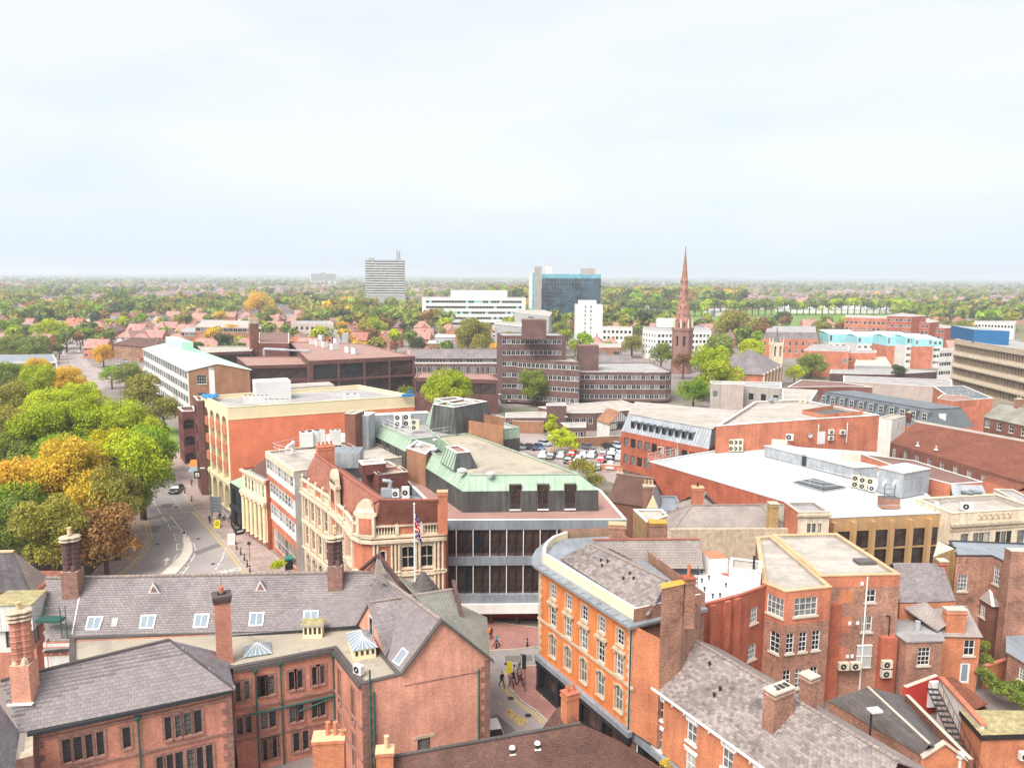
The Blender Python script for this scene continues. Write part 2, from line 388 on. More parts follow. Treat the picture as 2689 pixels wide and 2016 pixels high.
class Bld:
 """one building: an Empty at its base and one mesh per part"""
 def __init__(s,name,label,cat='building',P=None,base=0,group=None,loc=None):
  if loc is None:loc=(sum(p[0]for p in P)/len(P),sum(p[1]for p in P)/len(P),base)
  s.root=thing(name,label,cat,loc,0,group);s.parts={};s.base=base
 def mb(s,part):
  return s.parts.setdefault(part,MB())
 def walls(s,P,z0,z1,wall,wins=None,part='wall'):
  if not ccw(P):print('CW polygon',s.root.name)
  mb=s.mb(part)
  for i in range(len(P)):
   rows=(wins or{}).get(i,())
   facade(s.root,mb,P[i],P[(i+1)%len(P)],z0,z1,wall,rows)
 def flat(s,P,z,roof,par=.5,t=.3,cop='coping',wall=None,part='roof',cw=.06):
  """flat roof par metres below the wall head z with parapet and coping"""
  Q=inset(P,t);mb=s.mb(part);mb.poly([(p[0],p[1],z-par)for p in(P if par<.02 else Q)],roof)
  n=len(P)
  if par>=.02:
   O=inset(P,-cw);I=inset(P,t+cw);c=s.mb('coping')
   for i in range(n):
    j=(i+1)%n
    s.mb(part).face([(Q[j][0],Q[j][1],z-par),(Q[i][0],Q[i][1],z-par),(Q[i][0],Q[i][1],z),(Q[j][0],Q[j][1],z)],wall or roof)
    a,b,e,f=O[i],O[j],I[j],I[i];zt=z+.09
    c.face([(a[0],a[1],zt),(b[0],b[1],zt),(e[0],e[1],zt),(f[0],f[1],zt)],cop)
    c.face([(a[0],a[1],z),(b[0],b[1],z),(b[0],b[1],zt),(a[0],a[1],zt)],cop)
    c.face([(e[0],e[1],z),(f[0],f[1],z),(f[0],f[1],zt),(e[0],e[1],zt)],cop)
    c.face([(b[0],b[1],z),(a[0],a[1],z),(f[0],f[1],z),(e[0],e[1],z)],cop)
 def frustum(s,P,z0,Q,z1,m,part='mansard',rib=None,rm=None):
  mb=s.mb(part);n=len(P)
  for i in range(n):
   j=(i+1)%n;a,b,c,d=[Vector((*p[:2],z))for p,z in((P[i],z0),(P[j],z0),(Q[j],z1),(Q[i],z1))]
   mb.face([a,b,c,d],m if not callable(m)else m(i))
   if rib:
    nrm=(b-a).cross(d-a).normalized();L=(b-a).length;k=max(1,int(L/rib));r=s.mb('seams')
    for q in range(1,k):
     f=q/k;base=a.lerp(b,f);dirv=(b-a).normalized()
     # seam runs straight up the slope, clipped by the top edge
     up=nrm.cross(dirv).normalized();tt=(z1-z0)/max(up.z,.05);top=base+up*tt
     u0=(d-a).dot(dirv);u1=(c-a).dot(dirv);ub=(base-a).dot(dirv)
     if ub<u0:tt*=ub/max(u0,.01)
     if ub>u1:tt*=(L-ub)/max(L-u1,.01)
     top=base+up*tt;h=dirv*.03;o=nrm*.06
     sm=rm or(m(i)if callable(m)else m);r.face([base-h+o,base+h+o,top+h+o,top-h+o],sm);r.face([base-h,base-h+o,top-h+o,top-h],sm);r.face([base+h+o,base+h,top+h,top+h+o],sm)
 def hip(s,P,z,rise,roof,over=.3,gable=(),part='roof',ridge='ridge_tile',wall=None,frac=.5):
  """four-cornered roof, ridge parallel to edge 0; gable: ends (1 and/or 3) that stay upright"""
  O=inset(P,[-over if i not in gable else-.12 for i in range(4)]);P3=[Vector((p[0],p[1],z-(over*rise/max(.1,((Vector(P[2][:2])-Vector(P[1][:2])).length/2))if True else 0)))for p in O]
  wl=(Vector(O[2])-Vector(O[1])).length;hw=wl/2
  m1_=(P3[1].lerp(P3[2],frac));m0_=(P3[0].lerp(P3[3],frac));d=(m0_-m1_).normalized();zt=z+rise
  r1_=m1_+(d*hw if 1 not in gable else Vector());r0_=m0_-(d*hw if 3 not in gable else Vector());r1_.z=r0_.z=zt
  mb=s.mb(part)
  mb.slab([P3[0],P3[1],r1_,r0_],.12,roof,);mb.slab([P3[2],P3[3],r0_,r1_],.12,roof)
  if 1 not in gable:mb.slab([P3[1],P3[2],r1_],.12,roof)
  elif wall:s.mb('wall').face([(*P[1][:2],z),(*P[2][:2],z),(*(Vector(P[1][:2]).lerp(Vector(P[2][:2]),frac)),zt-.15)],wall)
  if 3 not in gable:mb.slab([P3[3],P3[0],r0_],.12,roof)
  elif wall:s.mb('wall').face([(*P[3][:2],z),(*P[0][:2],z),(*(Vector(P[0][:2]).lerp(Vector(P[3][:2]),frac)),zt-.15)],wall)
  if ridge:
   s.mb('ridge').strip([r0_,r1_],.3,.1,ridge)
   for c,r in((P3[0],r0_),(P3[1],r1_),(P3[2],r1_),(P3[3],r0_)):
    if(c is P3[1]or c is P3[2])and 1 in gable:continue
    if(c is P3[0]or c is P3[3])and 3 in gable:continue
    s.mb('ridge').strip([c,r],.24,.08,ridge)
  return r0_,r1_
 def done(s):
  for n,mb in s.parts.items():mb.build(n,s.root)
  s.parts={};return s.root
# ---------------------------------------------------------------- material library
M('white_paint',(.72,.71,.68),rough=.5,var=.06);M('grey_paint',(.32,.33,.34),rough=.5,var=.08);M('dark_metal',(.03,.032,.035),rough=.5,var=.1)
M('green_paint',(.03,.1,.08),rough=.5,var=.2);M('black_paint',(.02,.022,.026),rough=.4,var=.15);M('cream_paint',(.78,.66,.42),rough=.6,var=.06)
M('glass',(.018,.02,.024),rough=.05,var=.3,spec=.7,nscale=.9);M('glass_light',(.16,.16,.15),rough=.12,var=.45,spec=.6,nscale=1.3,fine=2)
M('glass_blind',(.42,.4,.36),rough=.3,var=.12,spec=.5);M('glass_brown',(.045,.03,.026),rough=.08,var=.5,spec=.6,nscale=.5,fine=1.2)
M('glass_teal',(.25,.55,.5),rough=.2,var=.1);M('glass_sky',(.22,.27,.3),rough=.06,var=.1,spec=.8)
M('lead',(.24,.26,.285),rough=.5,var=.18,streak=.15);M('zinc',(.34,.36,.38),kind='panel',w=.6,h=1.9,ms=.012,rough=.5,var=.15,streak=.15,spec=.5)
M('zinc_dark',(.14,.155,.165),rough=.5,var=.15,streak=.1)
M('coping',(.5,.44,.36),rough=.8,var=.2);M('coping_white',(.72,.7,.66),rough=.8,var=.12);M('coping_tan',(.55,.36,.2),rough=.85,var=.2)
M('stone',(.5,.4,.29),rough=.85,var=.22,nscale=1.5,streak=.15);M('stone_pale',(.66,.55,.4),rough=.85,var=.15,nscale=1.2,streak=.15)
M('sandstone',(.28,.15,.12),rough=.9,var=.3,nscale=1.6,streak=.15);M('sandstone_dark',(.11,.06,.055),rough=.9,var=.3,nscale=2)
M('render_white',(.7,.67,.62),rough=.85,var=.1,streak=.12);M('render_grey',(.4,.39,.38),rough=.85,var=.14,streak=.12)
M('concrete',(.38,.34,.3),rough=.9,var=.16,streak=.15);M('concrete_pink',(.45,.36,.32),rough=.9,var=.15,streak=.1)
brickm('brick_civic',(.5,.215,.145));brickm('brick_gable',(.64,.25,.16),mortar=(.66,.42,.32));brickm('brick_orange',(.54,.175,.075),mortar=(.52,.25,.15))
brickm('brick_red',(.4,.115,.065));brickm('brick_red_wall',(.78,.2,.095),mortar=(.78,.27,.16),streak=.03,var=.12);brickm('brick_flame',(.52,.185,.105));brickm('brick_brown',(.16,.09,.078))
brickm('brick_dark',(.2,.085,.058));brickm('brick_old',(.4,.165,.1),col2=(.2,.1,.075),mortar=(.42,.27,.2),var=.35,stain=((.12,.06,.045),.5,.58,.6))
brickm('brick_tan',(.32,.16,.09));brickm('brick_yellow',(.5,.33,.14),col2=(.35,.24,.12));brickm('brick_dusky',(.16,.055,.045));brickm('brick_plum',(.14,.062,.052))
M('slate',(.225,.19,.187),rough=.62,var=.2,spec=.45,isl=.13,stain=((.3,.27,.24),.5,.6,.5));M('slate_tex',(.225,.19,.187),kind='tile',w=.36,h=.22,ms=.014,rough=.65,var=.28,spec=.4,bump=.5,stain=((.33,.3,.27),2.5,.62,.6),streak=.1)
M('slate_blue',(.23,.212,.22),kind='tile',w=.42,h=.26,ms=.014,rough=.55,var=.22,spec=.5,bump=.5,streak=.2);M('slate_old',(.225,.185,.172),rough=.7,var=.22,isl=.2,col2=(.275,.23,.21),stain=((.07,.055,.055),.55,.56,.65))
M('slate_old_tex',(.27,.225,.21),kind='tile',w=.36,h=.26,ms=.016,rough=.7,var=.25,bump=.5,col2=(.36,.3,.26),stain=((.42,.37,.3),2,.58,.7));M('slate_green',(.26,.25,.2),kind='tile',w=.36,h=.26,ms=.016,var=.25,bump=.5,rough=.7,col2=(.3,.28,.24),stain=((.06,.055,.05),2.2,.62,.8))
M('tile_brown',(.13,.065,.05),kind='tile',w=.24,h=.17,ms=.014,rough=.8,var=.3,bump=.6,stain=((.34,.2,.13),3.5,.63,.8));M('tile_red',(.42,.17,.12),kind='tile',w=.24,h=.16,ms=.012,var=.28,bump=.6,stain=((.2,.085,.06),.8,.6,.6))
M('tile_pan',(.22,.075,.045),kind='tile',w=.3,h=.34,ms=.03,var=.22,bump=.9,off=0,stain=((.33,.15,.1),2,.6,.5));M('tile_orange',(.32,.16,.09),kind='tile',w=.25,h=.2,ms=.014,var=.3,bump=.5)
M('felt',(.36,.3,.25),rough=.95,var=.2,nscale=.25,stain=((.2,.18,.15),.3,.6,.5));M('felt_grey',(.33,.31,.3),kind='panel',w=9,h=1.0,ms=.02,mortar=(.25,.235,.225),rough=.95,var=.2,nscale=.22,stain=((.46,.43,.4),.35,.56,.6));M('felt_brown',(.2,.11,.09),rough=.9,var=.2)
M('felt_pale',(.4,.355,.31),kind='panel',w=8,h=1.0,ms=.02,mortar=(.33,.29,.25),rough=.95,var=.18,nscale=.4,stain=((.34,.3,.27),.5,.58,.6),fine=3);M('felt_dark',(.13,.115,.11),kind='tile',w=.9,h=.34,ms=.015,rough=.9,var=.22,stain=((.2,.17,.15),1.2,.6,.5));M('felt_pink',(.33,.19,.155),rough=.8,var=.15)
M('felt_moss',(.33,.28,.14),rough=1,var=.4,nscale=1.5,stain=((.3,.24,.18),1.3,.55,.7));M('membrane',(.56,.56,.56),kind='panel',w=12,h=1.6,ms=.025,mortar=(.46,.46,.46),rough=.6,var=.05,nscale=.15,stain=((.6,.58,.56),.25,.6,.6));M('gravel_roof',(.38,.325,.25),rough=1,var=.18,nscale=.12,fine=25,stain=((.25,.22,.18),.25,.52,.7))
M('copper',(.33,.43,.32),rough=.6,var=.14,streak=.16);M('copper_dark',(.085,.085,.08),kind='panel',w=.75,h=2.2,ms=.01,rough=.5,var=.25,streak=.3,spec=.4);M('copper_green',(.45,.72,.54),rough=.6,var=.08,streak=.1)
M('ridge_tile',(.28,.22,.19),rough=.85,var=.25,nscale=2,stain=((.5,.36,.16),2,.6,.6));M('ridge_red',(.36,.12,.08),rough=.85,var=.2);M('ridge_dark',(.09,.075,.07),rough=.8,var=.25)
M('stucco_orange',(.64,.2,.06),rough=.8,var=.18,nscale=.5,streak=.15);M('tan_panel',(.44,.27,.13),rough=.8,var=.12,streak=.1);M('brown_panel',(.1,.058,.05),rough=.5,var=.3)
M('wood_dark',(.03,.022,.018),rough=.8,var=.3);M('terracotta',(.5,.17,.09),rough=.8,var=.2);M('buff_clay',(.6,.42,.24),rough=.8,var=.2);M('ac_white',(.66,.65,.62),rough=.5,var=.08);M('ac_cream',(.6,.54,.42),rough=.5,var=.1)
M('asphalt',(.3,.265,.252),rough=.95,var=.12,nscale=.2,fine=9,stain=((.17,.155,.15),.1,.55,.5));M('asphalt_old',(.33,.27,.25),rough=.95,var=.15,nscale=.15,stain=((.24,.2,.19),.2,.55,.6));M('paving',(.36,.27,.235),kind='brick',w=.6,h=.4,ms=.02,mortar=(.26,.2,.18),rough=.95,var=.18)
M('paving_red',(.36,.17,.14),kind='brick',w=.22,h=.11,ms=.01,mortar=(.28,.16,.14),rough=.95,var=.18);M('kerb_stone',(.5,.44,.37),kind='brick',w=.9,h=.3,ms=.02,rough=.9,var=.12);M('road_white',(.68,.66,.62),rough=.8,var=.15,nscale=3);M('road_yellow',(.6,.4,.08),rough=.8,var=.25,nscale=3)
M('soil',(.09,.055,.045),rough=1,var=.3,nscale=.6,fine=4,stain=((.2,.1,.05),1.5,.55,.7));M('park_grass',(.14,.22,.035),rough=1,var=.3,nscale=.2,fine=3);M('light_stone',(.6,.53,.45),rough=.9,var=.12)
for n_,c_ in dict(car_white=(.75,.76,.77),car_black=(.02,.02,.023),car_silver=(.42,.44,.46),car_red=(.5,.02,.02),car_blue=(.06,.11,.25),car_grey=(.12,.125,.135)).items():M(n_,c_,rough=.22,var=.03,spec=.7)
for n_,c_ in dict(tyre=(.02,.02,.02),skin=(.5,.28,.2),cloth_black=(.022,.022,.026),cloth_navy=(.03,.04,.08),cloth_grey=(.2,.2,.21),cloth_red=(.5,.06,.04),cloth_teal=(.06,.4,.45),cloth_pale=(.55,.5,.46),cloth_brown=(.12,.07,.05),hair=(.05,.03,.02),hair_fair=(.4,.27,.12),sign_yellow=(.8,.68,.02),sign_red=(.65,.04,.03),plastic_teal=(.02,.22,.16),cyan_clad=(.3,.62,.64),cyan_roof=(.52,.74,.74),blue_clad=(.02,.12,.27),paint_red=(.5,.045,.03),stucco_buff=(.62,.42,.27),flag_blue=(.01,.02,.16),flag_red=(.7,.02,.03),flag_white=(.8,.8,.8),amber=(.55,.3,.05),shop_red=(.3,.02,.02),bin_blue=(.03,.2,.45),orange_cone=(.8,.2,.04)).items():M(n_,c_,rough=.7,var=.08)
M('bark',(.09,.06,.045),rough=1,var=.3,nscale=3)
emitless_leaf('leaf_lime',(.2,.28,.012),(.6,.66,.03));emitless_leaf('leaf_green',(.09,.18,.015),(.34,.48,.03));emitless_leaf('leaf_gold',(.45,.3,.03),(.82,.62,.06),(.78,.42,.06))
emitless_leaf('leaf_olive',(.12,.13,.025),(.42,.38,.06));emitless_leaf('leaf_rust',(.14,.07,.025),(.4,.22,.07));emitless_leaf('leaf_dark',(.035,.055,.025),(.12,.15,.05));emitless_leaf('leaf_mid',(.08,.13,.025),(.3,.36,.06));emitless_leaf('leaf_yellow',(.3,.28,.015),(.7,.6,.02));M('far_roof',(.36,.2,.165),rough=.9,var=.2);M('far_roof_brown',(.2,.13,.115),rough=.9,var=.2);M('far_wall',(.42,.22,.17),rough=.9,var=.2);M('far_pale',(.55,.48,.44),rough=.9,var=.15)
emitless_leaf('leaf_plum',(.03,.018,.02),(.09,.06,.05))
style('sash',2,4,'white_paint',.09,('glass','glass','glass_light'),sill='stone_pale',small=False)
style('sash_plain',2,2,'white_paint',.09,('glass','glass','glass_light'),sill='coping')
style('sash_white',2,2,'white_paint',.08,('glass_light','glass','glass_blind'),sill='white_paint',head='wedge')
style('sash6',3,4,'white_paint',.08,('glass','glass_light','glass'),sill='coping')
style('case',4,3,'white_paint',.09,('glass_light','glass'),sill='coping')
style('arched',2,2,'stone_pale',.09,('glass_light','glass'),sill='stone',sur='stone',sw=.2,arch=1.0)
style('arched_brick',2,4,'white_paint',.08,('glass','glass','glass_light'),sill='coping',arch=.35)
style('pedim',2,3,'white_paint',.09,('glass','glass_light'),sill='stone',sur='stone',sw=.2,head='pediment')
style('square',2,3,'white_paint',.08,('glass','glass_light'),sill='stone',sur='stone',sw=.16)
style('leaded',3,5,'dark_metal',.04,('glass','glass','glass_light','glass_blind'),sur='sandstone',sw=.2,sill='sandstone',depth=.18)
style('ornate',2,2,'stone_pale',.11,('glass','glass','glass_light'),sur='stone_pale',sw=.28,sill='stone_pale',head='pediment',arch=.4)
style('ornate_small',1,1,'stone_pale',.08,('glass',),sur='stone_pale',sw=.12,sill='stone_pale',arch=.6)
style('strip',1,2,'white_paint',.07,('glass_light','glass_blind','glass'),depth=.1)
style('office',2,1,'white_paint',.1,('glass','glass','glass_light'),depth=.1,small=True)
style('office_plain',1,1,'dark_metal',.06,('glass_light','glass','glass_blind'),depth=.18,small=True)
style('tall_dark',1,1,'brown_panel',.05,('glass_brown','glass','glass_brown'),depth=.1,small=True)
style('dark_grid',4,2,'dark_metal',.06,('glass_brown','glass'),depth=.2,small=True)
style('far',1,1,'render_white',.08,('glass','glass_light'),depth=.12,small=True)
style('far2',2,1,'white_paint',.1,('glass','glass_light'),depth=.1,small=True)
style('teal',1,1,'render_white',.08,('glass','glass','glass_teal'),depth=.1,small=True)
style('recess',1,1,'stone',.1,('glass','glass_light'),depth=.7,small=True)
style('balcony',3,2,'white_paint',.05,('glass','glass_brown'),depth=.7,small=True)
style('shop',3,1,'dark_metal',.08,('glass_brown','glass'),depth=.3)
style('door_white',1,1,'white_paint',.2,('glass_sky',),depth=.1)
style('round_arch',2,2,'brick_dusky',.1,('glass',),arch=1,depth=.25)
style('louvre',1,8,'grey_paint',.06,('dark_metal',),depth=.1)
# ---------------------------------------------------------------- ground, streets, paths
def ground_mat():
 m=M('town_ground',(.24,.2,.185),rough=1,var=.2,nscale=.05,stain=((.11,.12,.05),.02,.5,.8))
 f=M('fields',(.16,.15,.08),rough=1,var=.3,nscale=.004,fine=.03,stain=((.09,.1,.05),.003,.5,.9))
 return m
ground_mat()
g=MB();g.box(-260,900,-60,520,-1.0,0,'town_ground');tag(g.build('ground'),None,None,kind='structure')
g=MB()
# farmland outside the town sheet, out to the horizon
R_=30000
for x0,x1,y0,y1 in((-R_,R_,520,R_),(-R_,-260,-60,520),(900,R_,-60,520),(-R_,R_,-3000,-60)):g.face([(x0,y0,-.05),(x1,y0,-.05),(x1,y1,-.05),(x0,y1,-.05)],'fields')
tag(g.build('terrain'),None,None,kind='structure')
def sheet(name,pts,mat,z,kind='structure'):
 mb=MB();mb.poly([(p[0],p[1],z)for p in pts],mat);o=mb.build(name);tag(o,None,None,kind=kind);return o
def kerbed(name,pts,mat,h=.12,kw=.15,km='kerb_stone'):
 mb=MB();pts=pts if ccw(pts)else pts[::-1];mb.prism(pts,0.004,h,km,None);Q=inset(pts,kw)
 n=len(pts)
 for i in range(n):
  j=(i+1)%n;mb.face([(*pts[i][:2],h),(*pts[j][:2],h),(*Q[j],h),(*Q[i],h)],km)
 mb.poly([(p[0],p[1],h)for p in Q],mat);o=mb.build(name);tag(o,None,None,kind='structure');return o
def line(mb,pts,w,mat,z=.016,dash=None,gap=1.0):
 """painted line along ground points"""
 P=[Vector((p[0],p[1]))for p in pts]
 if dash:
  for a,b in zip(P[:-1],P[1:]):
   d=b-a;L=d.length;t=0
   while t<L:
    line(mb,[a+d*(t/L),a+d*(min(L,t+dash)/L)],w,mat,z);t+=dash+gap
  return
 for i,(a,b)in enumerate(zip(P[:-1],P[1:])):
  d=(b-a).normalized();n0=Vector((-d.y,d.x));na=n0;nb=n0
  if i>0:na=(n0+Vector((-(P[i]-P[i-1]).normalized().y,(P[i]-P[i-1]).normalized().x))).normalized()
  if i<len(P)-2:nb=(n0+Vector((-(P[i+2]-P[i+1]).normalized().y,(P[i+2]-P[i+1]).normalized().x))).normalized()
  mb.face([(*(a-na*w/2),z),(*(b-nb*w/2),z),(*(b+nb*w/2),z),(*(a+na*w/2),z)],mat)
def shift(pts,w):
 P=[Vector((p[0],p[1]))for p in pts];O=[]
 for i in range(len(P)):
  d=(P[min(i+1,len(P)-1)]-P[max(i-1,0)]).normalized();O.append(P[i]+Vector((-d.y,d.x))*w)
 return O
# main street: left kerb (south end first) and right kerb
LK=[G(s)for s in(a1(700,420),a1(790,300),a1(900,190),m1(1000,1450),m1(1075,1355),m1(1122,1250),m1(1110,1160),m1(1070,1070),m1(1035,1000),m1(975,880),m1(930,760),m1(870,600),m1(800,440))]
RK=[G(s)for s in(a1(2000,420),a1(1920,280),m1(1860,1500),m1(1770,1375),m1(1660,1245),m1(1560,1130),m1(1480,1045),m1(1420,965),m1(1365,885),m1(1320,780),m1(1260,640),m1(1180,520),m1(1060,400))]
sheet('main_street',LK+RK[::-1],'asphalt',.004)
JN=[G(s)for s in(m1(800,440),m1(1060,400),m1(960,330),u1(905,1370),u1(860,1300),u1(790,1230),u1(860,1195),u1(940,1130),u1(860,1050),u1(760,1010),u1(720,960),u1(735,900),u1(760,875),u1(950,850),u1(950,820),u1(700,790),u1(480,800),u1(490,900),u1(500,1000),u1(560,1060),u1(620,1110),u1(690,1180),u1(740,1250))]
sheet('ring_junction',JN,'asphalt_old',.004)
mk=MB()
for k in range(2):line(mk,shift(LK[:9],-.28-.26*k),.11,'road_yellow');line(mk,shift(RK[:7],.28+.26*k),.11,'road_yellow')
for pts in((m1(1225,1080),m1(1260,1125)),(m1(1270,1140),m1(1295,1185)),(m1(1310,1210),m1(1330,1260)),(m1(1335,1285),m1(1338,1340)),(m1(1335,1370),m1(1308,1420)),(m1(1465,1280),m1(1478,1335)),(m1(1475,1365),m1(1445,1420)),(m1(1430,1455),m1(1380,1515)),(m1(1190,1020),m1(1215,1060)),(m1(1155,960),m1(1180,1000)),
   (m1(1385,1052),m1(1475,1045)),(m1(1290,1080),m1(1385,1200)),(m1(1300,1150),m1(1350,1180)),(m1(1310,1198),m1(1380,1202)),(m1(1315,1215),m1(1370,1222)),(m1(1335,1240),m1(1372,1240)),(m1(1335,1290),m1(1365,1290)),(m1(1345,1330),m1(1375,1330)),(m1(1335,1365),m1(1372,1363)),(m1(1320,1410),m1(1345,1412)),(m1(1440,1365),m1(1475,1360)),(m1(1430,1400),m1(1460,1402)),(m1(1410,1440),m1(1435,1440)),(m1(1380,1465),m1(1410,1470)),(m1(1350,1500),m1(1385,1500))):
 line(mk,[G(p)for p in pts],.13,'road_white')
for a,b in((m1(1300,930),m1(1385,1050)),):line(mk,[G(a),G(b)],.12,'road_white',dash=.6,gap=.7)
line(mk,[G(m1(1705,1320)),G(m1(1680,1400)),G(m1(1630,1480))],.16,'road_white',dash=1.1,gap=.6)
for a,b in((u1(560,940),u1(640,1060)),(u1(640,930),u1(740,1040)),(u1(520,880),u1(560,1000)),(u1(700,1120),u1(770,1200))):line(mk,[G(a),G(b)],.18,'road_white',dash=2.2,gap=3)
line(mk,[G(u1(570,1070)),G(u1(850,1080))],.3,'road_white');line(mk,[G(u1(560,1045)),G(u1(850,1055))],.2,'road_white')
ar=G(m1(1252,1450));dv=(G(m1(1262,1405))-ar).normalized();nv=Vector((-dv.y,dv.x))
mk.face([(*(ar-nv*.1),.017),(*(ar+nv*-.1+dv*2),.017),(*(ar+nv*.1+dv*2),.017),(*(ar+nv*.1),.017)],'road_white');mk.face([(*(ar+dv*2-nv*.5),.018),(*(ar+dv*3.4),.018),(*(ar+dv*2+nv*.5),.018)],'road_white')
tag(mk.build('road_markings'),None,None,kind='structure')
kerbed('traffic_island',[G(s)for s in(m1(1210,1522),m1(1300,1440),m1(1368,1370),m1(1385,1310),m1(1375,1250),m1(1395,1215),m1(1430,1235),m1(1455,1290),m1(1460,1350),m1(1430,1410),m1(1370,1480),m1(1330,1520))],'light_stone')
kerbed('pavement',RK[:13]+[G(s)for s in(m1(1150,380),m1(1300,420),m1(1380,620),m1(1480,700),m1(1560,880),m1(1700,1050),m1(1850,1160),m1(2015,1330),m2(500,1500),a2(500,60),a2(520,420))],'paving')
kerbed('pavement',LK[::-1]+[G(s)for s in(a1(560,420),a1(620,300),a1(690,200),m1(790,1420),m1(890,1310),m1(925,1200),m1(915,1100),m1(890,980),m1(850,800),m1(780,600),m1(700,440))],'paving')
# side street below the gable, between the civic building and the orange corner block
sheet('side_street',[G(s)for s in(a3(-250,420),a3(-60,420),a3(150,745),a3(350,755),a3(340,880),a3(250,890),a3(140,905),a3(70,960),a3(85,1040),a3(180,1140),a3(290,1215),a3(400,1300),a3(560,1420),a3(700,1620),a3(300,1700),a3(-100,1700),a3(-150,1200),a3(-250,900))],'asphalt',.004)
kerbed('forecourt',[G(s)for s in(a2(1450,420),a2(1640,560),a3(0,560),a3(340,600),a3(350,745),a3(170,765),a3(0,775),a2(1800,775),a2(1450,850))],'paving_red')
kerbed('pavement',[G(s)for s in(a3(345,885),a3(255,885),a3(150,905),a3(75,962),a3(90,1045),a3(190,1150),a3(300,1225),a3(390,1310),a3(520,1420),a3(620,1600),a3(900,1600),a3(500,1150),a3(360,1130))],'paving_red')
mk=MB();Yl=[G(s)for s in(a3(150,905),a3(75,962),a3(90,1045),a3(190,1150),a3(300,1225),a3(390,1310))]
for k in range(2):line(mk,shift(Yl,-.25-.27*k),.11,'road_yellow')
line(mk,[G(a3(20,1150)),G(a3(260,1370))],.1,'road_yellow',dash=.9,gap=.8);line(mk,[G(a3(0,768)),G(a3(150,768))],.1,'road_yellow')
tag(mk.build('road_markings'),None,None,kind='structure')
def ground_text(body,p,q,size,mat,mirror=False,stretch=1.0):
 """painted word running from ground point p to q; letters stand away from the line on its left"""
 c=bpy.data.curves.new('road_word','FONT');c.body=body;c.size=size;c.align_x='LEFT';c.offset=.02
 o=bpy.data.objects.new('road_word',c);COL.objects.link(o);c.materials.append(MATS[mat])
 d=(Vector(q)-Vector(p));o.location=(p[0],p[1],.02);o.rotation_euler=(0,0,math.atan2(d.y,d.x));o.scale=(1,stretch,1)
 tag(o,None,None,kind='structure')
ground_text('TAXIS',G(a3(48,1240)),G(a3(165,1320)),1.05,'road_yellow',stretch=1.5)
o_=ground_text('ONLY',G(m1(1818,1462)),G(m1(1620,1505)),1.6,'road_white',stretch=1.1)
# ---------------------------------------------------------------- common builders
def back(A,B,d):
 A,B=Vector(A[:2]),Vector(B[:2]);n=(B-A).normalized();n=Vector((-n.y,n.x));return[A,B,B+n*d,A+n*d]
def HB(base,top):return AT(top,G(base))
def GP(z,*px):return[G(p,z)for p in px]
def fac(b,A,B,bands,rows=(),part='wall'):
 """one facade in horizontal bands of material [(z0,z1,mat)...]"""
 for z0,z1,m in bands:facade(b.root,b.mb(part),A,B,z0,z1,m,[r for r in rows if z0-.01<=r['v0']and r['v1']<=z1+.01])
def boxon(b,part,A,B,u0,u1,v0,v1,proud,mat,back_=0.0):
 """a block standing proud of facade A->B"""
 A,B=Vector(A[:2]),Vector(B[:2]);d=(B-A).normalized();o=Vector((d.y,-d.x))
 P=[A+d*u0+o*proud,A+d*u1+o*proud,A+d*u1-o*back_,A+d*u0-o*back_]
 mb=MB();mb.prism(P,v0,v1,mat,mat,True);mb.build(part,b.root)
def Ld(A,B):return(Vector(B[:2])-Vector(A[:2])).length
NCH=[0]
def chimney(xy,z0,z1,w=.9,l=1.4,rot=0,mat='brick_old',pots=2,label=None,b=None,pot='buff_clay',cap='coping',poth=.55):
 """brick stack; a part of building b"""
 mb=MB();x,y=xy
 H_=z1-z0;o=ORG[b.root.name]
 mb.obox((0,0,0),l,w,H_-.5,0,mat);mb.obox((0,0,H_-.5),l+.14,w+.14,.18,0,mat,cap);mb.obox((0,0,H_-.32),l+.04,w+.04,.2,0,mat);mb.obox((0,0,H_-.12),l+.16,w+.16,.12,0,cap)
 me=mb.mesh('chimney');c=put('chimney',me,b.root,(x-o[0],y-o[1],z0-o[2]),rot)
 for k in range(pots):
  p=MB();p.lathe((0,0,0),[(.14,0),(.12,poth*.8),(.16,poth*.82),(.16,poth),(.1,poth),(.1,poth-.2)],9,pot)
  put('chimney_pot',p.mesh('chimney_pot',smooth=False),c,((k+.5)*l/pots-l/2,0,H_))
 return c
AC={}
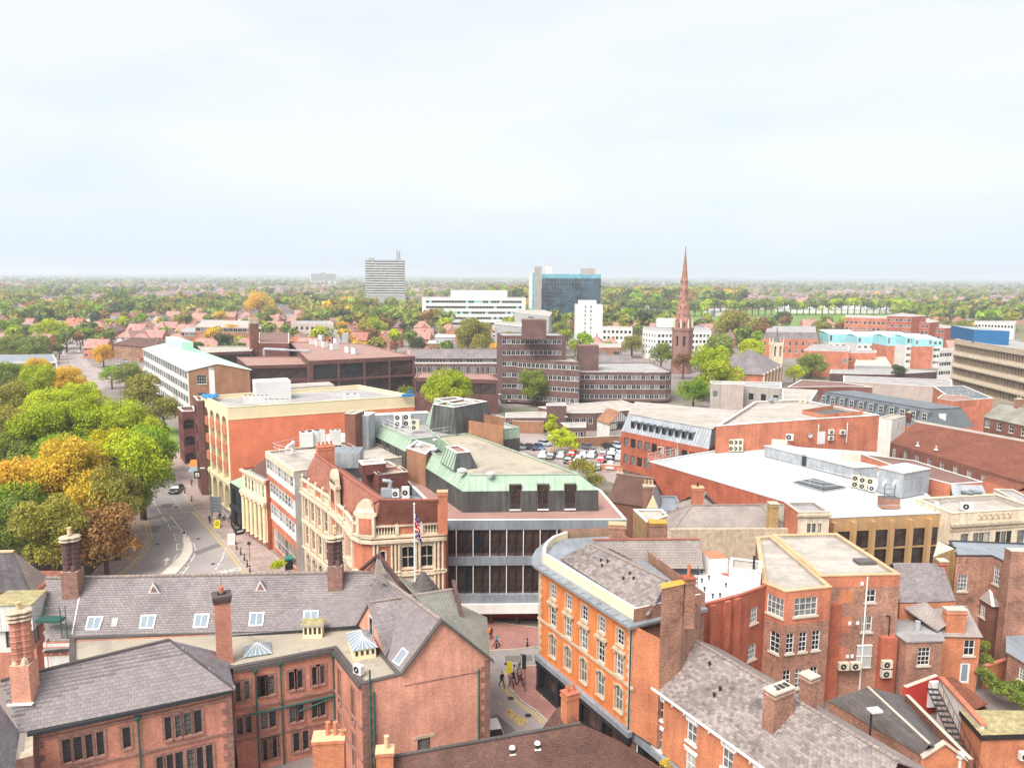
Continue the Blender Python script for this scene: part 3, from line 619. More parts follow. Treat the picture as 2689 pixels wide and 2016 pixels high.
def ac_unit(loc,rot=0,w=.9,d=.4,h=.9,fans=1,label='',top=False,mat='ac_cream',group='air conditioning units on the rooftops'):
 key=(w,d,h,fans,top,mat)
 if key not in AC:
  r=thing('air_conditioner',label,'air conditioner',(0,0,0),0,group)
  mb=MB();mb.box(-w/2,w/2,-d/2,d/2,.08,h,mat);mb.box(-w/2+.05,-w/2+.15,-d/2,d/2,0,.08,'dark_metal');mb.box(w/2-.15,w/2-.05,-d/2,d/2,0,.08,'dark_metal')
  put('casing',mb.mesh('casing'),r)
  for k in range(fans):
   f=MB();rr=min(w/(fans if top else 1),h/(1 if top else fans))*.36
   if top:
    c=Vector((-w/2+w*(k+.5)/fans,0,h));f.lathe(c,[(rr,0),(rr,.06),(rr*.85,.06),(rr*.85,.02),(rr*.2,.02)],12,'dark_metal')
   else:
    c=Vector((-w*.08,-d/2-.012,h*(k+.5)/fans+.03))
    P=[(c.x+rr*math.cos(t),c.y,c.z+rr*math.sin(t))for t in[2*math.pi*q/14 for q in range(14)]];f.face(P,'dark_metal')
    P=[(c.x+rr*.3*math.cos(t),c.y-.01,c.z+rr*.3*math.sin(t))for t in[2*math.pi*q/8 for q in range(8)]];f.face(P,mat)
   put('fan',f.mesh('fan'),r)
  AC[key]=r;r.location=loc;r.rotation_euler=(0,0,rot);return r
 return copy_tree(AC[key],loc,rot,label,group)
def railing(label,pts,h=1.1,sp=1.8,mat='ac_white',r=.028,rails=2,group='rooftop safety railings',name='railing'):
 root=thing(name,label,'railing',tuple(pts[0]),0,group);a=MB()
 for A,B in zip(pts[:-1],pts[1:]):
  A,B=Vector(A),Vector(B)
  for k in range(rails):z=Vector((0,0,h*(k+1)/rails));a.tube(A+z,B+z,r,mat,4,cap=False)
  n=max(1,int((B-A).length/sp))
  for k in range(n+1):q=A.lerp(B,k/n);p=MB();p.tube(q,q+Vector((0,0,h)),r,mat,4,cap=False);p.build('post',root)
 a.build('rail',root);return root
def lbox(b,part,c,sx,sy,sz,rot,mat,top=None):b.mb(part).obox(c,sx,sy,sz,rot,mat,top)
def skylight(b,P4,mat_f='white_paint',glass='glass_sky',proud=.12,bars=1,name='skylight'):
 """P4: 3d corners bottom-left, bottom-right, top-right, top-left on the slope; a part with its pane"""
 P=[Vector(p)for p in P4];n=(P[1]-P[0]).cross(P[3]-P[0]).normalized();n=n if n.z>0 else-n
 f=MB();c=sum(P,Vector())/4;O=[c+(p-c)*1.0+n*proud for p in P];I=[c+(p-c)*.82+n*proud for p in P]
 for i in range(4):
  j=(i+1)%4;f.face([O[i],O[j],I[j],I[i]],mat_f);f.face([P[i],P[j],O[j],O[i]],mat_f)
 for k in range(bars):
  t=(k+1)/(bars+1);a,e=I[0].lerp(I[1],t),I[3].lerp(I[2],t);w=(I[1]-I[0]).normalized()*.03
  f.face([a-w+n*.01,a+w+n*.01,e+w+n*.01,e-w+n*.01],mat_f)
 o=f.build(name,b.root);g_=MB();g_.face([i-n*.02 for i in I],glass)
 me=g_.mesh('pane',ORG[b.root.name]);put('pane',me,o);return o
def plane_pt(P,s): # sight line meets the plane of 3 points
 a,b_,c=[Vector(p)for p in P[:3]];n=(b_-a).cross(c-a);r=ray(s);e=Vector((0,0,EYE_Z))
 return e+r*((a-e).dot(n)/r.dot(n))
def pipe(b,pts,mat='grey_paint',r=.06,name='drainpipe'):
 mb=MB()
 for p,q in zip(pts[:-1],pts[1:]):mb.tube(p,q,r,mat,6)
 return mb.build(name,b.root)
def planar(P):
 a,b_,c=P[:3];n=(b_-a).cross(c-a)
 return list(P[:3])+[Vector((p.x,p.y,a.z-((p.x-a.x)*n.x+(p.y-a.y)*n.y)/n.z))for p in P[3:]]
def slates(b,pts,mat,w=.33,h=.24,n_ind=0,th=.02,name='slate',seed=1):
 """real slates in courses over a roof plane: the nearest n_ind singly, the rest as one part"""
 rnd=random.Random(seed);pts=[Vector(p)for p in pts];n=(pts[1]-pts[0]).cross(pts[2]-pts[0]).normalized();n=n if n.z>0 else-n
 d=Vector((-n.y,n.x,0)).normalized();up=n.cross(d).normalized()
 if up.z<0:up=-up;d=-d
 o=pts[0];Q=[((p-o).dot(d),(p-o).dot(up))for p in pts]
 xs=[q[0]for q in Q];ys=[q[1]for q in Q];y=min(ys);cells=[]
 def inside(x,yy):
  c=False
  for i in range(len(Q)):
   (xa,ya),(xb,yb)=Q[i],Q[(i+1)%len(Q)]
   if(ya>yy)!=(yb>yy)and x<(xb-xa)*(yy-ya)/(yb-ya)+xa:c=not c
  return c
 row=0
 while y<max(ys):
  x=min(xs)+(row%2)*w/2
  while x<max(xs):
   if inside(x+w/2,y+h/2):cells.append((x,y))
   x+=w
  y+=h;row+=1
 eye=Vector((0,0,EYE_Z));cells.sort(key=lambda c:(o+d*c[0]+up*c[1]-eye).length)
 me=MB();g_=.012;P=[(g_,0,.03),(w-g_,0,.03),(w-g_,h*1.1,.008),(g_,h*1.1,.008)];me.face(P,mat);me.face([(g_,0,0),(w-g_,0,0),P[1],P[0]],mat);me.face([(g_,0,0),P[0],P[3],(g_,h*1.1,0)],mat);me.face([P[1],(w-g_,0,0),(w-g_,h*1.1,0),P[2]],mat)
 msh=me.mesh(name);rt=ORG[b.root.name];M3=Matrix((d,up,n)).transposed().to_4x4()
 for i,(x,yy)in enumerate(cells[:n_ind]):
  s=bpy.data.objects.new(name,msh);COL.objects.link(s);p=o+d*x+up*yy+n*.002-Vector(rt);s.parent=b.root
  s.matrix_basis=Matrix.Translation(p)@M3@Matrix.Rotation(rnd.uniform(-.018,.018),4,'Z')@Matrix.Rotation(rnd.uniform(-.02,.02),4,'X')
 rest=cells[n_ind:]
 if rest:
  r=MB()
  for x,yy in rest:
   e=rnd.uniform(-.012,.012);k=rnd.uniform(0,.012);q=[o+d*(x+p[0])+up*(yy+p[1]+e)+n*(p[2]+k+.002)for p in P]
   lo=[o+d*(x+p[0])+up*(yy+p[1]+e)for p in P[:2]]
   i=len(r.v);r.v.extend([tuple(v)for v in q+lo]);r.f.append((i,i+1,i+2,i+3));r.f.append((i+4,i+5,i+1,i));k=r.mat(mat);r.mi.extend([k,k])
  so=r.build(name,b.root);so['kind']='stuff'
 return n
# ---------------------------------------------------------------- middle distance, left: college, red-walled block
# red-walled block with cream arched front
b=Bld('arcaded_office_block','five storey block with bright red side wall and cream arched front facing the street',P=GP(19,m1(1720,260),m2(1405,170),m2(985,90),m1(1530,175)))
P=GP(19,m1(1720,260),m2(1405,170),m2(985,90),m1(1530,175));C1P=P
for i in(0,1,2):fac(b,P[i],P[(i+1)%4],[(0,4.4,'brick_red'),(4.4,5.2,'cream_paint'),(5.2,16.9,'brick_red_wall'),(16.9,19,'cream_paint')])
L=Ld(P[3],P[0]);A,Bq=P[3],P[0];STY['bay']=dict(nx=1,nz=4,fr='cream_paint',fw=.12,glass=('glass_brown',),sill=None,sur=None,sw=0,arch=1,depth=.9,head=None,proud=0,small=False);STY['gbay']=dict(STY['bay'],depth=1.2,nz=2,glass=('brown_panel',))
bw=(L-1.6)/4-.75
fac(b,A,Bq,[(0,19,'cream_paint')],[Wr(5.6,17.2,4,bw,'bay',.5,1.1),Wr(.1,4.6,4,bw,'gbay',.5,1.1)])
for k in range(4):
 u=.5+bw*k+((L-1.6)-4*bw)/3*k
 for z in(5.8,9.1,12.4):boxon(b,'spandrel',A,Bq,u+.25,u+bw-.05,z+1.5,z+3.1,.16,'brick_flame',.7)
boxon(b,'cornice',A,Bq,0,L,4.85,5.3,.12,'cream_paint');b.mb('cornice').prism(inset([P[0],P[1],P[1]+(P[3]-P[0]).normalized()*.1,P[0]+(P[3]-P[0]).normalized()*.1],-.05),16.8,17.0,'cream_paint','cream_paint',True)
b.flat(P,19,'felt_grey',par=.7,t=.35,cop='cream_paint',wall='cream_paint')
rt=math.atan2((P[1]-P[0]).y,(P[1]-P[0]).x)
q=G(m2(330,190),18.3);lbox(b,'plant_room',(*q,18.3),6.5,4.5,3.6,rt,'ac_white','coping_white')
q=G(m2(560,130),18.3);lbox(b,'rooflight',(*q,18.3),12,5,1.2,rt,'felt_grey','felt_pale')
b.done()
for k in range(7):
 q=G(m2(150+62*k,236),18.3)if k<3 else G(m2(255+45*(k-2),240),18.3)
 ac_unit((*q,18.3),rt,1.5 if k<3 else 1.3,.9,1.7 if k<3 else 1.1,2,'pale condenser box number %s in the row on the red-walled block roof'%['one, leftmost','two','three','four','five','six','seven, rightmost'][k],True,'ac_white','condensers on the red-walled block')
q=G(m2(930,200),18.3);ac_unit((*q,18.3),rt,2.8,1.6,1.1,2,'single white plant box alone on the right of the red-walled block roof',True,'ac_white')
root=thing('window_cleaning_cradle','bright blue maintenance cradle at right corner of red-walled block roof','cradle',(*G(m2(1355,175),19.1),19.1))
mb=MB();mb.obox((*G(m2(1355,175),19.1),19.1),2.2,.8,.5,rt,'bin_blue');mb.obox((*G(m2(1375,160),19.1),19.6),1.2,.3,.25,rt+.5,'bin_blue');mb.build('frame',root)
root=thing('tarpaulin','crumpled blue tarpaulin on left corner of the cream arched building','tarpaulin',(*G(m1(1580,185),19.1),19.1));mb=MB()
for k in range(9):q=G(m1(1545+10*k,172+4*(k%4)),19.1);mb.lathe((*q,19.1),[(.7,0),(.5+.1*(k%3),.25),(.1,.45)],6,'bin_blue',rot=k)
mb.build('sheet',root)
# brown brick pair beside it
b=Bld('brown_brick_offices','dark brown brick offices with arched windows tucked behind the cream arched building',P=GP(18.4,m1(1475,205),m1(1540,208),m1(1525,170),m1(1455,170)))
A=G(m1(1540,880));zt=18.4;P=GP(zt,m1(1462,172),m1(1490,207),m1(1536,207),m1(1530,178))
b.walls(P,0,zt,'brick_plum',{0:[Wr(z,z+2.1,4,.8,'round_arch',1.5,1.5)for z in(14.8,11.4,8,4.6)],3:[]});b.flat(P,zt,'felt_brown',.6);b.done()
zl=HB(m1(1390,690),m1(1375,290));P=GP(zl,m1(1342,255),m1(1378,290),m1(1482,285),m1(1462,250))
b.walls(P,0,zl,'brick_dusky',{1:[Wr(z,z+2.3,1,2.2,'round_arch',.8,1.2)for z in(zl-4,zl-7.8,zl-11.6)if z>.2],0:[Wr(z,z+1.8,3,.8,'round_arch',.8,.8)for z in(zl-3.6,zl-7.2,zl-10.8)if z>.2]})
b.flat(P,zl,'felt_brown',.5,cop='coping_white');b.done()
# white-gridded college block with pale green copper roof
ZE=15;nl,nr,fl=G(u1(1560,1050),ZE),G(u1(2072,1040),ZE),G(u1(1190,868),ZE);fr_=fl+(nr-nl)
b=Bld('green_roofed_college','long white gridded college block with pale green copper roof and brick end',P=[fl,nl,nr,fr_])
P=[fl,nl,nr,fr_];n_=20
rows=[Wr(z,z+2.2,n_,None,'far2',.6,.6)for z in(12.1,8.6,5.1,1.6)]
fac(b,fl,nl,[(0,ZE,'coping_white')],rows)
L=Ld(fl,nl)
for k in range(n_+1):boxon(b,'mullion',fl,nl,.6+(L-1.2)*k/n_-.12,.6+(L-1.2)*k/n_+.12,1,ZE-.2,.18,'white_paint')
w_=Ld(nl,nr);xa=w_*.33
q0,q1=nl.lerp(nr,.33),nl.lerp(nr,.42)
fac(b,nl,q0,[(0,ZE,'brick_tan')],[Wr(11,13.6,1,2.6,'case',w_*.12,w_*.03),Wr(6.2,8.6,1,2.6,'case',w_*.12,w_*.03)])
fac(b,q0,q1,[(0,ZE+.8,'coping_white')]);fac(b,q1,nr,[(0,ZE,'brick_tan')]);fac(b,nr,fr_,[(0,ZE,'brick_tan')]);fac(b,fr_,fl,[(0,ZE,'brick_tan')])
mid,midb=nl.lerp(nr,.48),fl.lerp(fr_,.48);zr=ZE+1.9
for X_,Y_,m in((nl,nr,mid),(fr_,fl,midb)):b.mb('wall').face([(*X_,ZE),(*Y_,ZE),(*m,zr)],'brick_tan')
e=(nl-nr).normalized()*.5;f_=(nl-fl).normalized()*.3
rp_=[(*(fl+e-f_),ZE-.1),(*(nl+e+f_),ZE-.1),(*(mid+f_),zr),(*(midb-f_),zr)];b.mb('roof').slab(rp_,.2,'copper_green','coping_white');b.mb('roof').slab([(*(mid+f_),zr),(*(nr-e+f_),ZE-.1),(*(fr_-e-f_),ZE-.1),(*(midb-f_),zr)],.2,'copper_green','coping_white')
pc=plane_pt([(*mid,zr),(*nl,ZE),(*fl,ZE)],u1(1480,850));pq=back(midb.lerp(mid,.02)-(nr-nl).normalized()*.5,midb.lerp(mid,.4)-(nr-nl).normalized()*.5,3.5)
b.mb('plant_room').prism(pq if ccw(pq)else pq[::-1],zr-.6,zr+2.4,'copper_green','copper_green');b.done()
b=Bld('low_brick_lodge','low brick lodge with pale fascia among the street trees by the junction',P=GP(4,u1(900,1040),u1(1190,1050),u1(1190,1000),u1(960,1000)))
P=back(*GP(4.2,u1(945,1065),u1(1195,1055)),12);b.walls(P,0,4.2,'brick_tan',{0:[Wr(1,3.2,3,1.6,'case')]});b.flat(P,4.2,'felt_pink',.3,cop='coping_white');b.done()
# dark brown shopping block
Z=15.5;P=GP(Z,u2(512,972),u2(1385,932),u2(945,828),u2(345,812))
b=Bld('brown_shopping_block','large dark brown panelled block with full height glazed bays and flat roof plant',P=P)
L=Ld(P[0],P[1]);A,Bq=P[0],P[1]
fac(b,A,Bq,[(0,Z,'brick_dusky')],[Wr(Z-6.0,Z-1.3,4,None,'dark_grid',.7,.4),Wr(Z-11.3,Z-6.7,4,None,'dark_grid',.7,.4),Wr(Z-15.3,Z-11.9,4,None,'dark_grid',.7,.4)])
for k in range(5):boxon(b,'pier',A,Bq,max(.3+(L-1.1)*k/4,0),.3+(L-1.1)*k/4+.7,0,Z,.45,'brick_plum')
for z in(Z-1.2,Z-6.6,Z-11.8):boxon(b,'fascia',A,Bq,0,L,z,z+.6 if z<13 else Z,.5,'brick_plum')
for i in(1,2,3):fac(b,P[i],P[(i+1)%4],[(0,Z,'brick_plum')])
b.flat(P,Z,'felt_pink',.3,cop='felt_pink')
PL=GP(13.6,u2(0,1012),u2(512,1000),u2(430,935),u2(-90,940));b.done();fac(b,PL[0],PL[1],[(0,13.6,'brick_plum')],[Wr(9.3,12.6,3,None,'dark_grid',.6,.6),Wr(4.3,8,3,None,'dark_grid',.6,.6)])
for i in(1,2,3):fac(b,PL[i],PL[(i+1)%4],[(0,13.6,'brick_plum')])
b.flat(PL,13.6,'felt_pink',.3,cop='felt_pink')
b.done();PB=GP(16.5,u2(95,845),u2(345,850),u2(345,760),u2(95,760));b.walls(PB,8,17.5,'brick_dusky');b.flat(PB,17.5,'felt_brown',.3)
b.done();PW=GP(14.5,u1(1690,905),u1(2090,890),u1(2100,850),u1(1640,850));b.walls(PW,0,14.5,'brick_plum',{0:[Wr(10.6,13.4,5,None,'dark_grid')]});b.flat(PW,14.5,'felt_pale',.3)
b.done();PX=GP(10.5,u2(1385,1110),u2(2080,1130),u2(2010,1080),u2(1430,1065));b.walls(PX,0,10.5,'brick_plum',{0:[Wr(6,9.3,5,None,'dark_grid')],1:[Wr(6,9.3,2,None,'dark_grid')]});b.flat(PX,10.5,'felt_pink',.25,cop='felt_pink')
b.done()
r1_=math.atan2((P[1]-P[0]).y,(P[1]-P[0]).x)
for k,(x,y,w)in enumerate(((540,835,2.2),(590,850,2.2),(640,860,1.6),(720,880,2.6),(740,830,2),(835,905,1.6),(890,915,1.8),(610,800,1.5))):
 q=G(u2(x,y),Z-.3);ac_unit((*q,Z-.3),r1_+.1*k,w,1.8,2.2,1,'white plant box on brown block roof, '+['leftmost front','second from left','low one beside the ducts','tallest in the middle','behind the tall one','small one right of centre','rightmost rounded one','rear left one'][k],True,'ac_white','plant boxes on the brown shopping block')
root=thing('duct_pipe','fat silver ventilation duct bending over the brown shopping block roof','duct',(*G(u2(140,925),13.6),13.6));mb=MB();p0=Vector((*G(u2(140,930),13.6),13.6));p1=p0+Vector((0,0,2.4));p2=Vector((*G(u2(520,890),16),16))
mb.tube(p0,p1,.5,'zinc',10);mb.tube(p1,p1.lerp(p2,.5),.5,'zinc',10);mb.tube(p1.lerp(p2,.5),p2,.35,'zinc',10);mb.build('duct',root)
root=thing('boiler_chimney','tall square blackened boiler chimney with pale top above the brown block','chimney',(*G(u1(2115,925),8),8));q=G(u1(2115,925),12);zt=AT(u1(2115,612),q);mb=MB();mb.obox((*q,8),3.1,3,zt-10.2,r1_,'brick_dark');mb.build('shaft',root)
mb=MB();mb.obox((*q,zt-2.2),3.2,3.1,2.2,r1_,'stone');mb.build('cap',root);mb=MB()
for k in(-.8,0,.8):mb.lathe((q[0]+k,q[1],zt),[(.3,0),(.3,.7)],8,'terracotta')
mb.build('flue',root)
# long low offices behind with green band windows
Z=12;P=GP(Z,u1(1620,690),u1(2170,700),u1(2080,640),u1(1690,632))
b=Bld('green_banded_offices','low two tier offices with wide grey roofs and green ribbon windows',P=P)
b.walls(P,0,Z,'brick_tan',{0:[Wr(9.6,11.5,14,None,'far2',.3,.3)]});b.flat(P,Z,'felt_pale',.1,cop='coping_white')
P2=GP(8.5,u1(1560,745),u1(2090,752),u1(2170,712),u1(1530,700));P2=GP(8.2,u1(1480,730),u1(2040,742),u1(2180,700),u1(1560,695));b.walls(P2,0,8.2,'brick_tan',{0:[Wr(5.8,7.8,12,None,'far2',.3,.3),Wr(1.2,3.8,10,1.6,'far2')]});b.flat(P2,8.2,'zinc',.1,cop='coping_white');b.done()
Z=9.5;P=back(*GP(Z,u1(950,815),u1(1290,835)),12)
b=Bld('red_brick_clinic','two storey red brick block with brown hipped roof and arched ground windows',P=P)
P=back(G(u1(950,950),0),G(u1(1290,985),0),13);Z=AT(u1(950,830),P[0]);b.walls(P,0,Z,'brick_tan',{0:[Wr(Z-2.6,Z-.9,6,1.1,'sash_plain',1.5,1.5),Wr(Z-6.2,Z-3.8,6,1.2,'arched_brick',1.5,1.5)]});b.hip(P,Z,3.2,'tile_brown',.5);b.done()
# slate long shed roof at far left
Z=7;P=GP(Z,u1(-160,985),u1(472,975),u1(440,918),u1(-160,925))
b=Bld('low_glazed_block','long low block with blue grey roof and white framed windows beyond the trees',P=P)
b.walls(P,0,Z,'render_white',{0:[Wr(Z-2.6,Z-.7,9,None,'case',.5,.5)]});b.flat(P,Z,'lead',.1,cop='coping_white');b.done()
# grey banded council block and neighbours
Z=14;P=GP(Z,u2(360,655),u2(715,665),u2(680,640),u2(400,640))
b=Bld('grey_banded_block','grey banded concrete block with small dark square windows',P=P)
b.walls(P,0,Z,'concrete_pink',{0:[Wr(Z-4,Z-2,7,1.7,'far',3,3),Wr(Z-8,Z-6.2,7,1.7,'far',3,3)],1:[Wr(Z-5,Z-2,2,2,'far')]});b.flat(P,Z,'felt_grey',.3,cop='coping_white')
b.done();P2=back(*GP(7,u2(440,770),u2(700,770)),10);b.walls(P2,0,7,'brick_flame',{0:[Wr(4,5.6,4,1.4,'far')]});b.flat(P2,7,'felt_pale',.3)
b.done();P2=GP(11,u2(715,720),u2(838,745),u2(820,725),u2(740,705));b.walls(P2,0,11,'render_grey',{0:[Wr(6,9,3,1.5,'far')]});b.flat(P2,11,'felt_pale',.3);b.done()
# ---------------------------------------------------------------- centre: copper-roofed block
fl_=G(m2(1645,1110),13.35);FR=G(m3(1130,1105),13.35);
def arc(c,r,a0,a1_,n):return[Vector((c[0]+r*math.cos(rad(a0+(a1_-a0)*k/n)),c[1]+r*math.sin(rad(a0+(a1_-a0)*k/n))))for k in range(n+1)]
BR=G(m3(940,885),13.35);BB=G(m3(20,440),13.35);BL=G(m2(1010,470),13.35)
b=Bld('copper_mansard_offices','dark glazed offices with green copper mansard and wide beige gravel roof in the centre',P=[fl_,FR,BR,BL])
P=[fl_,FR,BR,BB,BL];L=Ld(fl_,FR);h=lambda y:AT(a2(1650,y),fl_)
zA,zB,zC,zD,zE_,zF=h(-55),h(55),h(122),h(335),h(400),h(470)
z1_,z2_=12.2,9.3;nw=21
b.walls([P[0]+Vector((.0,0)),FR,BR,BB,BL],3.6,13.35,'brown_panel',{0:[Wr(z1_-3.0,z1_-.05,nw,None,'tall_dark',.2,.2),Wr(zC-2.9,zC-.05 if False else zC-.02,1,.1,'tall_dark')][:1]+[Wr(zD+.05,zC-.05,nw,None,'tall_dark',.2,.2)],1:[Wr(9.3,12.1,8,None,'tall_dark',.3,.3)]},'wall')
for k in range(nw+1):boxon(b,'mullion',fl_,FR,.2+(L-.4)*k/nw-.05,.2+(L-.4)*k/nw+.05,zD,z1_,.12,'coping_white' if k%2 else 'dark_metal')
b.mb('fascia').prism(inset(P,-.15),12.2,13.4,'lead','coping_white',True)
b.done();b.mb('fascia').prism(inset(P,-.2),zC,zB,'lead','lead',True)
b.done();b.mb('fascia').prism(inset(P,-.5),zE_,zD,'lead','lead',True);b.done()
b.mb('canopy').prism(inset([P[0],P[1],P[1]+Vector((0,6)),P[0]+Vector((0,6))],-.8),zF,zE_,'coping_white','coping_white',True)
b.done();b.mb('ledge_roof').poly([(*p,13.42)for p in inset(P,.25)],'felt_pink')
gl=inset(P,1.6);b.walls(gl,0,3.6,'brown_panel',{0:[Wr(.3,3.1,8,None,'shop',.3,.3)]});b.done()
for k in range(6):
 q=gl[0].lerp(gl[1],.06+.17*k);b.mb('column').lathe((*(q-Vector((0,.8))),0),[(.25,0),(.25,zF)],10,'brick_plum');b.done()
b.mb('shop_floor').box(fl_.x+2,FR.x-2,fl_.y+1.7,fl_.y+1.75,.4,.9,'shop_red')
# mansard: lower grey wall, leaning green skirt, gravel roof
Z0=13.42
lo=[G(m2(1770,1052),Z0),G(m3(923,1040),Z0)];zbk=AT(m2(1770,892),lo[0]);
lo+=[G(m3(760,800),Z0)+Vector((2,4)),]
right_far=G(m3(25,470),18.6);left_mid=G(m2(1470,842),Z0)
LO=[lo[0],lo[1],lo[1]+(right_far-G(m3(850,765),18.6)),left_mid+(right_far-G(m3(850,765),18.6))*.55+Vector((6,6)),left_mid+Vector((4.6,1.2)),left_mid]
zt=18.6;TP=[G(m2(1795,776),zt),G(m3(850,766),zt),G(m3(25,462),zt),G(m2(1960,440),zt),G(m2(1560,560),zt),G(m2(1500,617),zt)]
zt=AT(m2(1795,776),LO[0]+Vector((1.1,1.3)));TP=inset(LO,[1.3,1.3,.1,.1,.1,1.3])
b.walls(LO,Z0,zbk,'copper_dark',{0:[Wr(Z0+.35,zbk-.1,3,1.25,'tall_dark',at=(.385,.59,.79))]},'mansard_wall')
b.frustum(LO,zbk,TP,zt,lambda i:'copper',rib=.75,rm='copper');b.flat(TP,zt+.05,'gravel_roof',.15,.15,cop='copper');b.done()
for a_,c_ in((LO[0],LO[1]),(LO[5],LO[0])):
 Lq=Ld(a_,c_)
 for k in range(1,int(Lq/.75)):boxon(b,'seam',a_,c_,.75*k-.02,.75*k+.02,Z0,zbk,.05,'copper_dark')
for f in(.385,.59,.79): # dormer reveals run up through the skirt
 boxon(b,'dormer',LO[0],LO[1],Lq*0+Ld(LO[0],LO[1])*f-.75,Ld(LO[0],LO[1])*f+.75,zbk-.1,zbk+.75,.02,'glass_brown',1.2)
 boxon(b,'window_sill',LO[0],LO[1],Ld(LO[0],LO[1])*f-.7,Ld(LO[0],LO[1])*f+.7,Z0+.2,Z0+.35,.15,'coping_white',0)
# brick stair tower in the left flank and the rear wing with slot windows
ZT=zt+.3;S=[G(m2(1345,565),ZT),G(m2(1490,612),ZT)]
b.walls([S[0],S[1],S[1]+Vector((.8,5)),S[0]+Vector((.8,5))],8,ZT,'brick_tan',part='stair_tower');b.flat([S[0],S[1],S[1]+Vector((.8,5)),S[0]+Vector((.8,5))],ZT,'felt_pale',.3,cop='coping_white');b.done()
wb=[G(m2(1335,722),Z0),G(m2(1022,548),Z0)];wv=(wb[0]-wb[1]);nw_=Vector((-wv.y,wv.x)).normalized()
W4=[wb[1],wb[0],wb[0]+nw_*20,wb[1]+nw_*20]
b.walls(W4,8,zbk,'copper_dark',{0:[Wr(Z0+.2,zbk-.05,4,1.3,'tall_dark',2.5,2.5)]},'mansard_wall');T4=inset(W4,[1.2,.1,.1,.1]);b.frustum(W4,zbk,T4,zt,'copper',rib=.7);b.flat(T4,zt+.04,'felt_grey',.12,.15,cop='copper');b.done()
for k in range(1,int(Ld(W4[0],W4[1])/.7)):boxon(b,'seam',W4[0],W4[1],.7*k-.02,.7*k+.02,Z0,zbk,.05,'copper_dark')
# roof lantern and rear towers
q=[G(m2(1700,732),zt),G(m2(1885,712),zt)];la=back(q[0],q[1],5.5);b.frustum(la,zt,inset(la,.75),zt+1.9,lambda i:'copper' if i==3 else 'copper_dark',part='lantern',rib=.8,rm='copper_dark');b.flat(inset(la,.75),zt+1.95,'felt_pink',.2,.2,cop='coping_white');b.done()
q=[G(m2(1490,385),zt),G(m2(1645,440),zt)];la=back(q[0],q[1],6);t_=inset(la,[1.6,.2,.3,.2]);b.frustum(la,zt,t_,zt+4,lambda i:'copper',part='tower',rib=.5);b.flat(t_,zt+4.1,'felt_pale',.3,.2,cop='coping_white');b.done()
q=[G(m2(1725,468),zt),G(m2(2018,402),zt)];la=back(q[0],q[1],6);t_=inset(la,[1.1,.9,.3,.6]);b.frustum(la,zt,t_,zt+4,lambda i:'copper_dark',part='tower',rib=.8,rm='copper_dark');b.flat(t_,zt+4.1,'felt_pale',.6,.2,cop='coping_white',wall='brick_tan');b.done()
q=[G(m2(1815,470),zt),G(m3(205,515),zt)];b.walls([q[0],q[1],q[1]+Vector((0,6)),q[0]+Vector((0,8))],8,zt+2.4,'brick_tan',part='side_wall');b.done()
def mushroom(b,xy,z,r=.45,h=.55):
 mb=MB();mb.lathe((*xy,z),[(r*.6,0),(r*.6,h*.5),(r,h*.55),(r,h*.8),(r*.4,h),(.01,h)],10,'ac_white');mb.build('roof_vent',b.root)
for p,s_ in((m2(1440,545),.5),(m2(1548,583),.6),(m2(1560,500),.35),(m2(1765,745),.6),(m2(1980,765),.5)):mushroom(b,G(p,zt+.3),zt,s_,s_*1.3)
b.done()
zr_=zt
rg=math.atan2(wv.y,wv.x)
for k,(x,y)in enumerate(((1285,405),(1350,400),(1190,360),(1230,375),(1200,340),(1440,350),(1475,340),(1420,330))):
 q=G(m2(x,y),zr_);ac_unit((*q,zr_),0 if k<2 else .2,1.3 if k<2 else 1,1 if k<2 else .9,2.1 if k<2 else .6,2 if k<2 else 1,['tall grey louvred chiller, left of the pair by the copper tower','tall grey louvred chiller, right of the pair by the copper tower','low fan unit left of the tall chillers','low fan unit just before the tall chillers','low fan unit behind the left walkway rail','low fan unit against the copper tower','rearmost low fan unit near the copper tower','low fan unit behind the tall chillers'][k],k>=2,'ac_white','chillers on the copper-roofed block')
q=G(m2(1408,430),zr_+.4);ac_unit((*q,zr_+.4),0,1.5,.5,1.7,2,'cream air conditioner with two stacked round fans in front of the copper tower')
railing('long white walkway rail across the copper block roof',[(*G(m2(1060,370),zr_),zr_),(*G(m2(1385,500),zr_),zr_)]);railing('white rail in front of the copper tower steps',[(*G(m2(1440,490),zr_),zr_),(*G(m2(1720,450),zr_),zr_),(*G(m2(1700,380),zr_),zr_)])
railing('short white rail at far edge of the copper block roof',[(*G(m2(1060,345),zr_),zr_),(*G(m2(1200,400),zr_),zr_),(*G(m2(1385,470),zr_),zr_)])
# grey clad service riser behind
b=Bld('grey_clad_riser','pale grey clad service duct stepping down between red wall and copper roof',P=GP(17,m2(960,480),m2(1010,480),m2(1010,310),m2(960,310)))
q=GP(20.2,m2(960,318),m2(1055,322));P4=back(q[0],q[1],3);b.walls(P4,12,20.2,'zinc');b.flat(P4,20.2,'coping_white',.05,cop='coping_white');b.done()
q=GP(19.5,m2(1050,322),m2(1510,300));P4=back(q[0],q[1],1.5);b.walls(P4,12,19.5,'zinc');b.flat(P4,19.5,'coping_white',.05,cop='coping_white');b.done()
q=GP(20.8,m2(877,305),m2(957,310));P4=back(q[0],q[1],3);b.walls(P4,10,20.8,'brick_dark');b.flat(P4,20.8,'felt_pale',.05);b.done()
q=GP(15.6,m2(735,470),m2(1010,500));P4=back(q[0],q[1],2.4);b.walls(P4,12.5,15.6,'coping_white');b.flat(P4,15.6,'coping_white',.05,cop='coping_white');b.done()
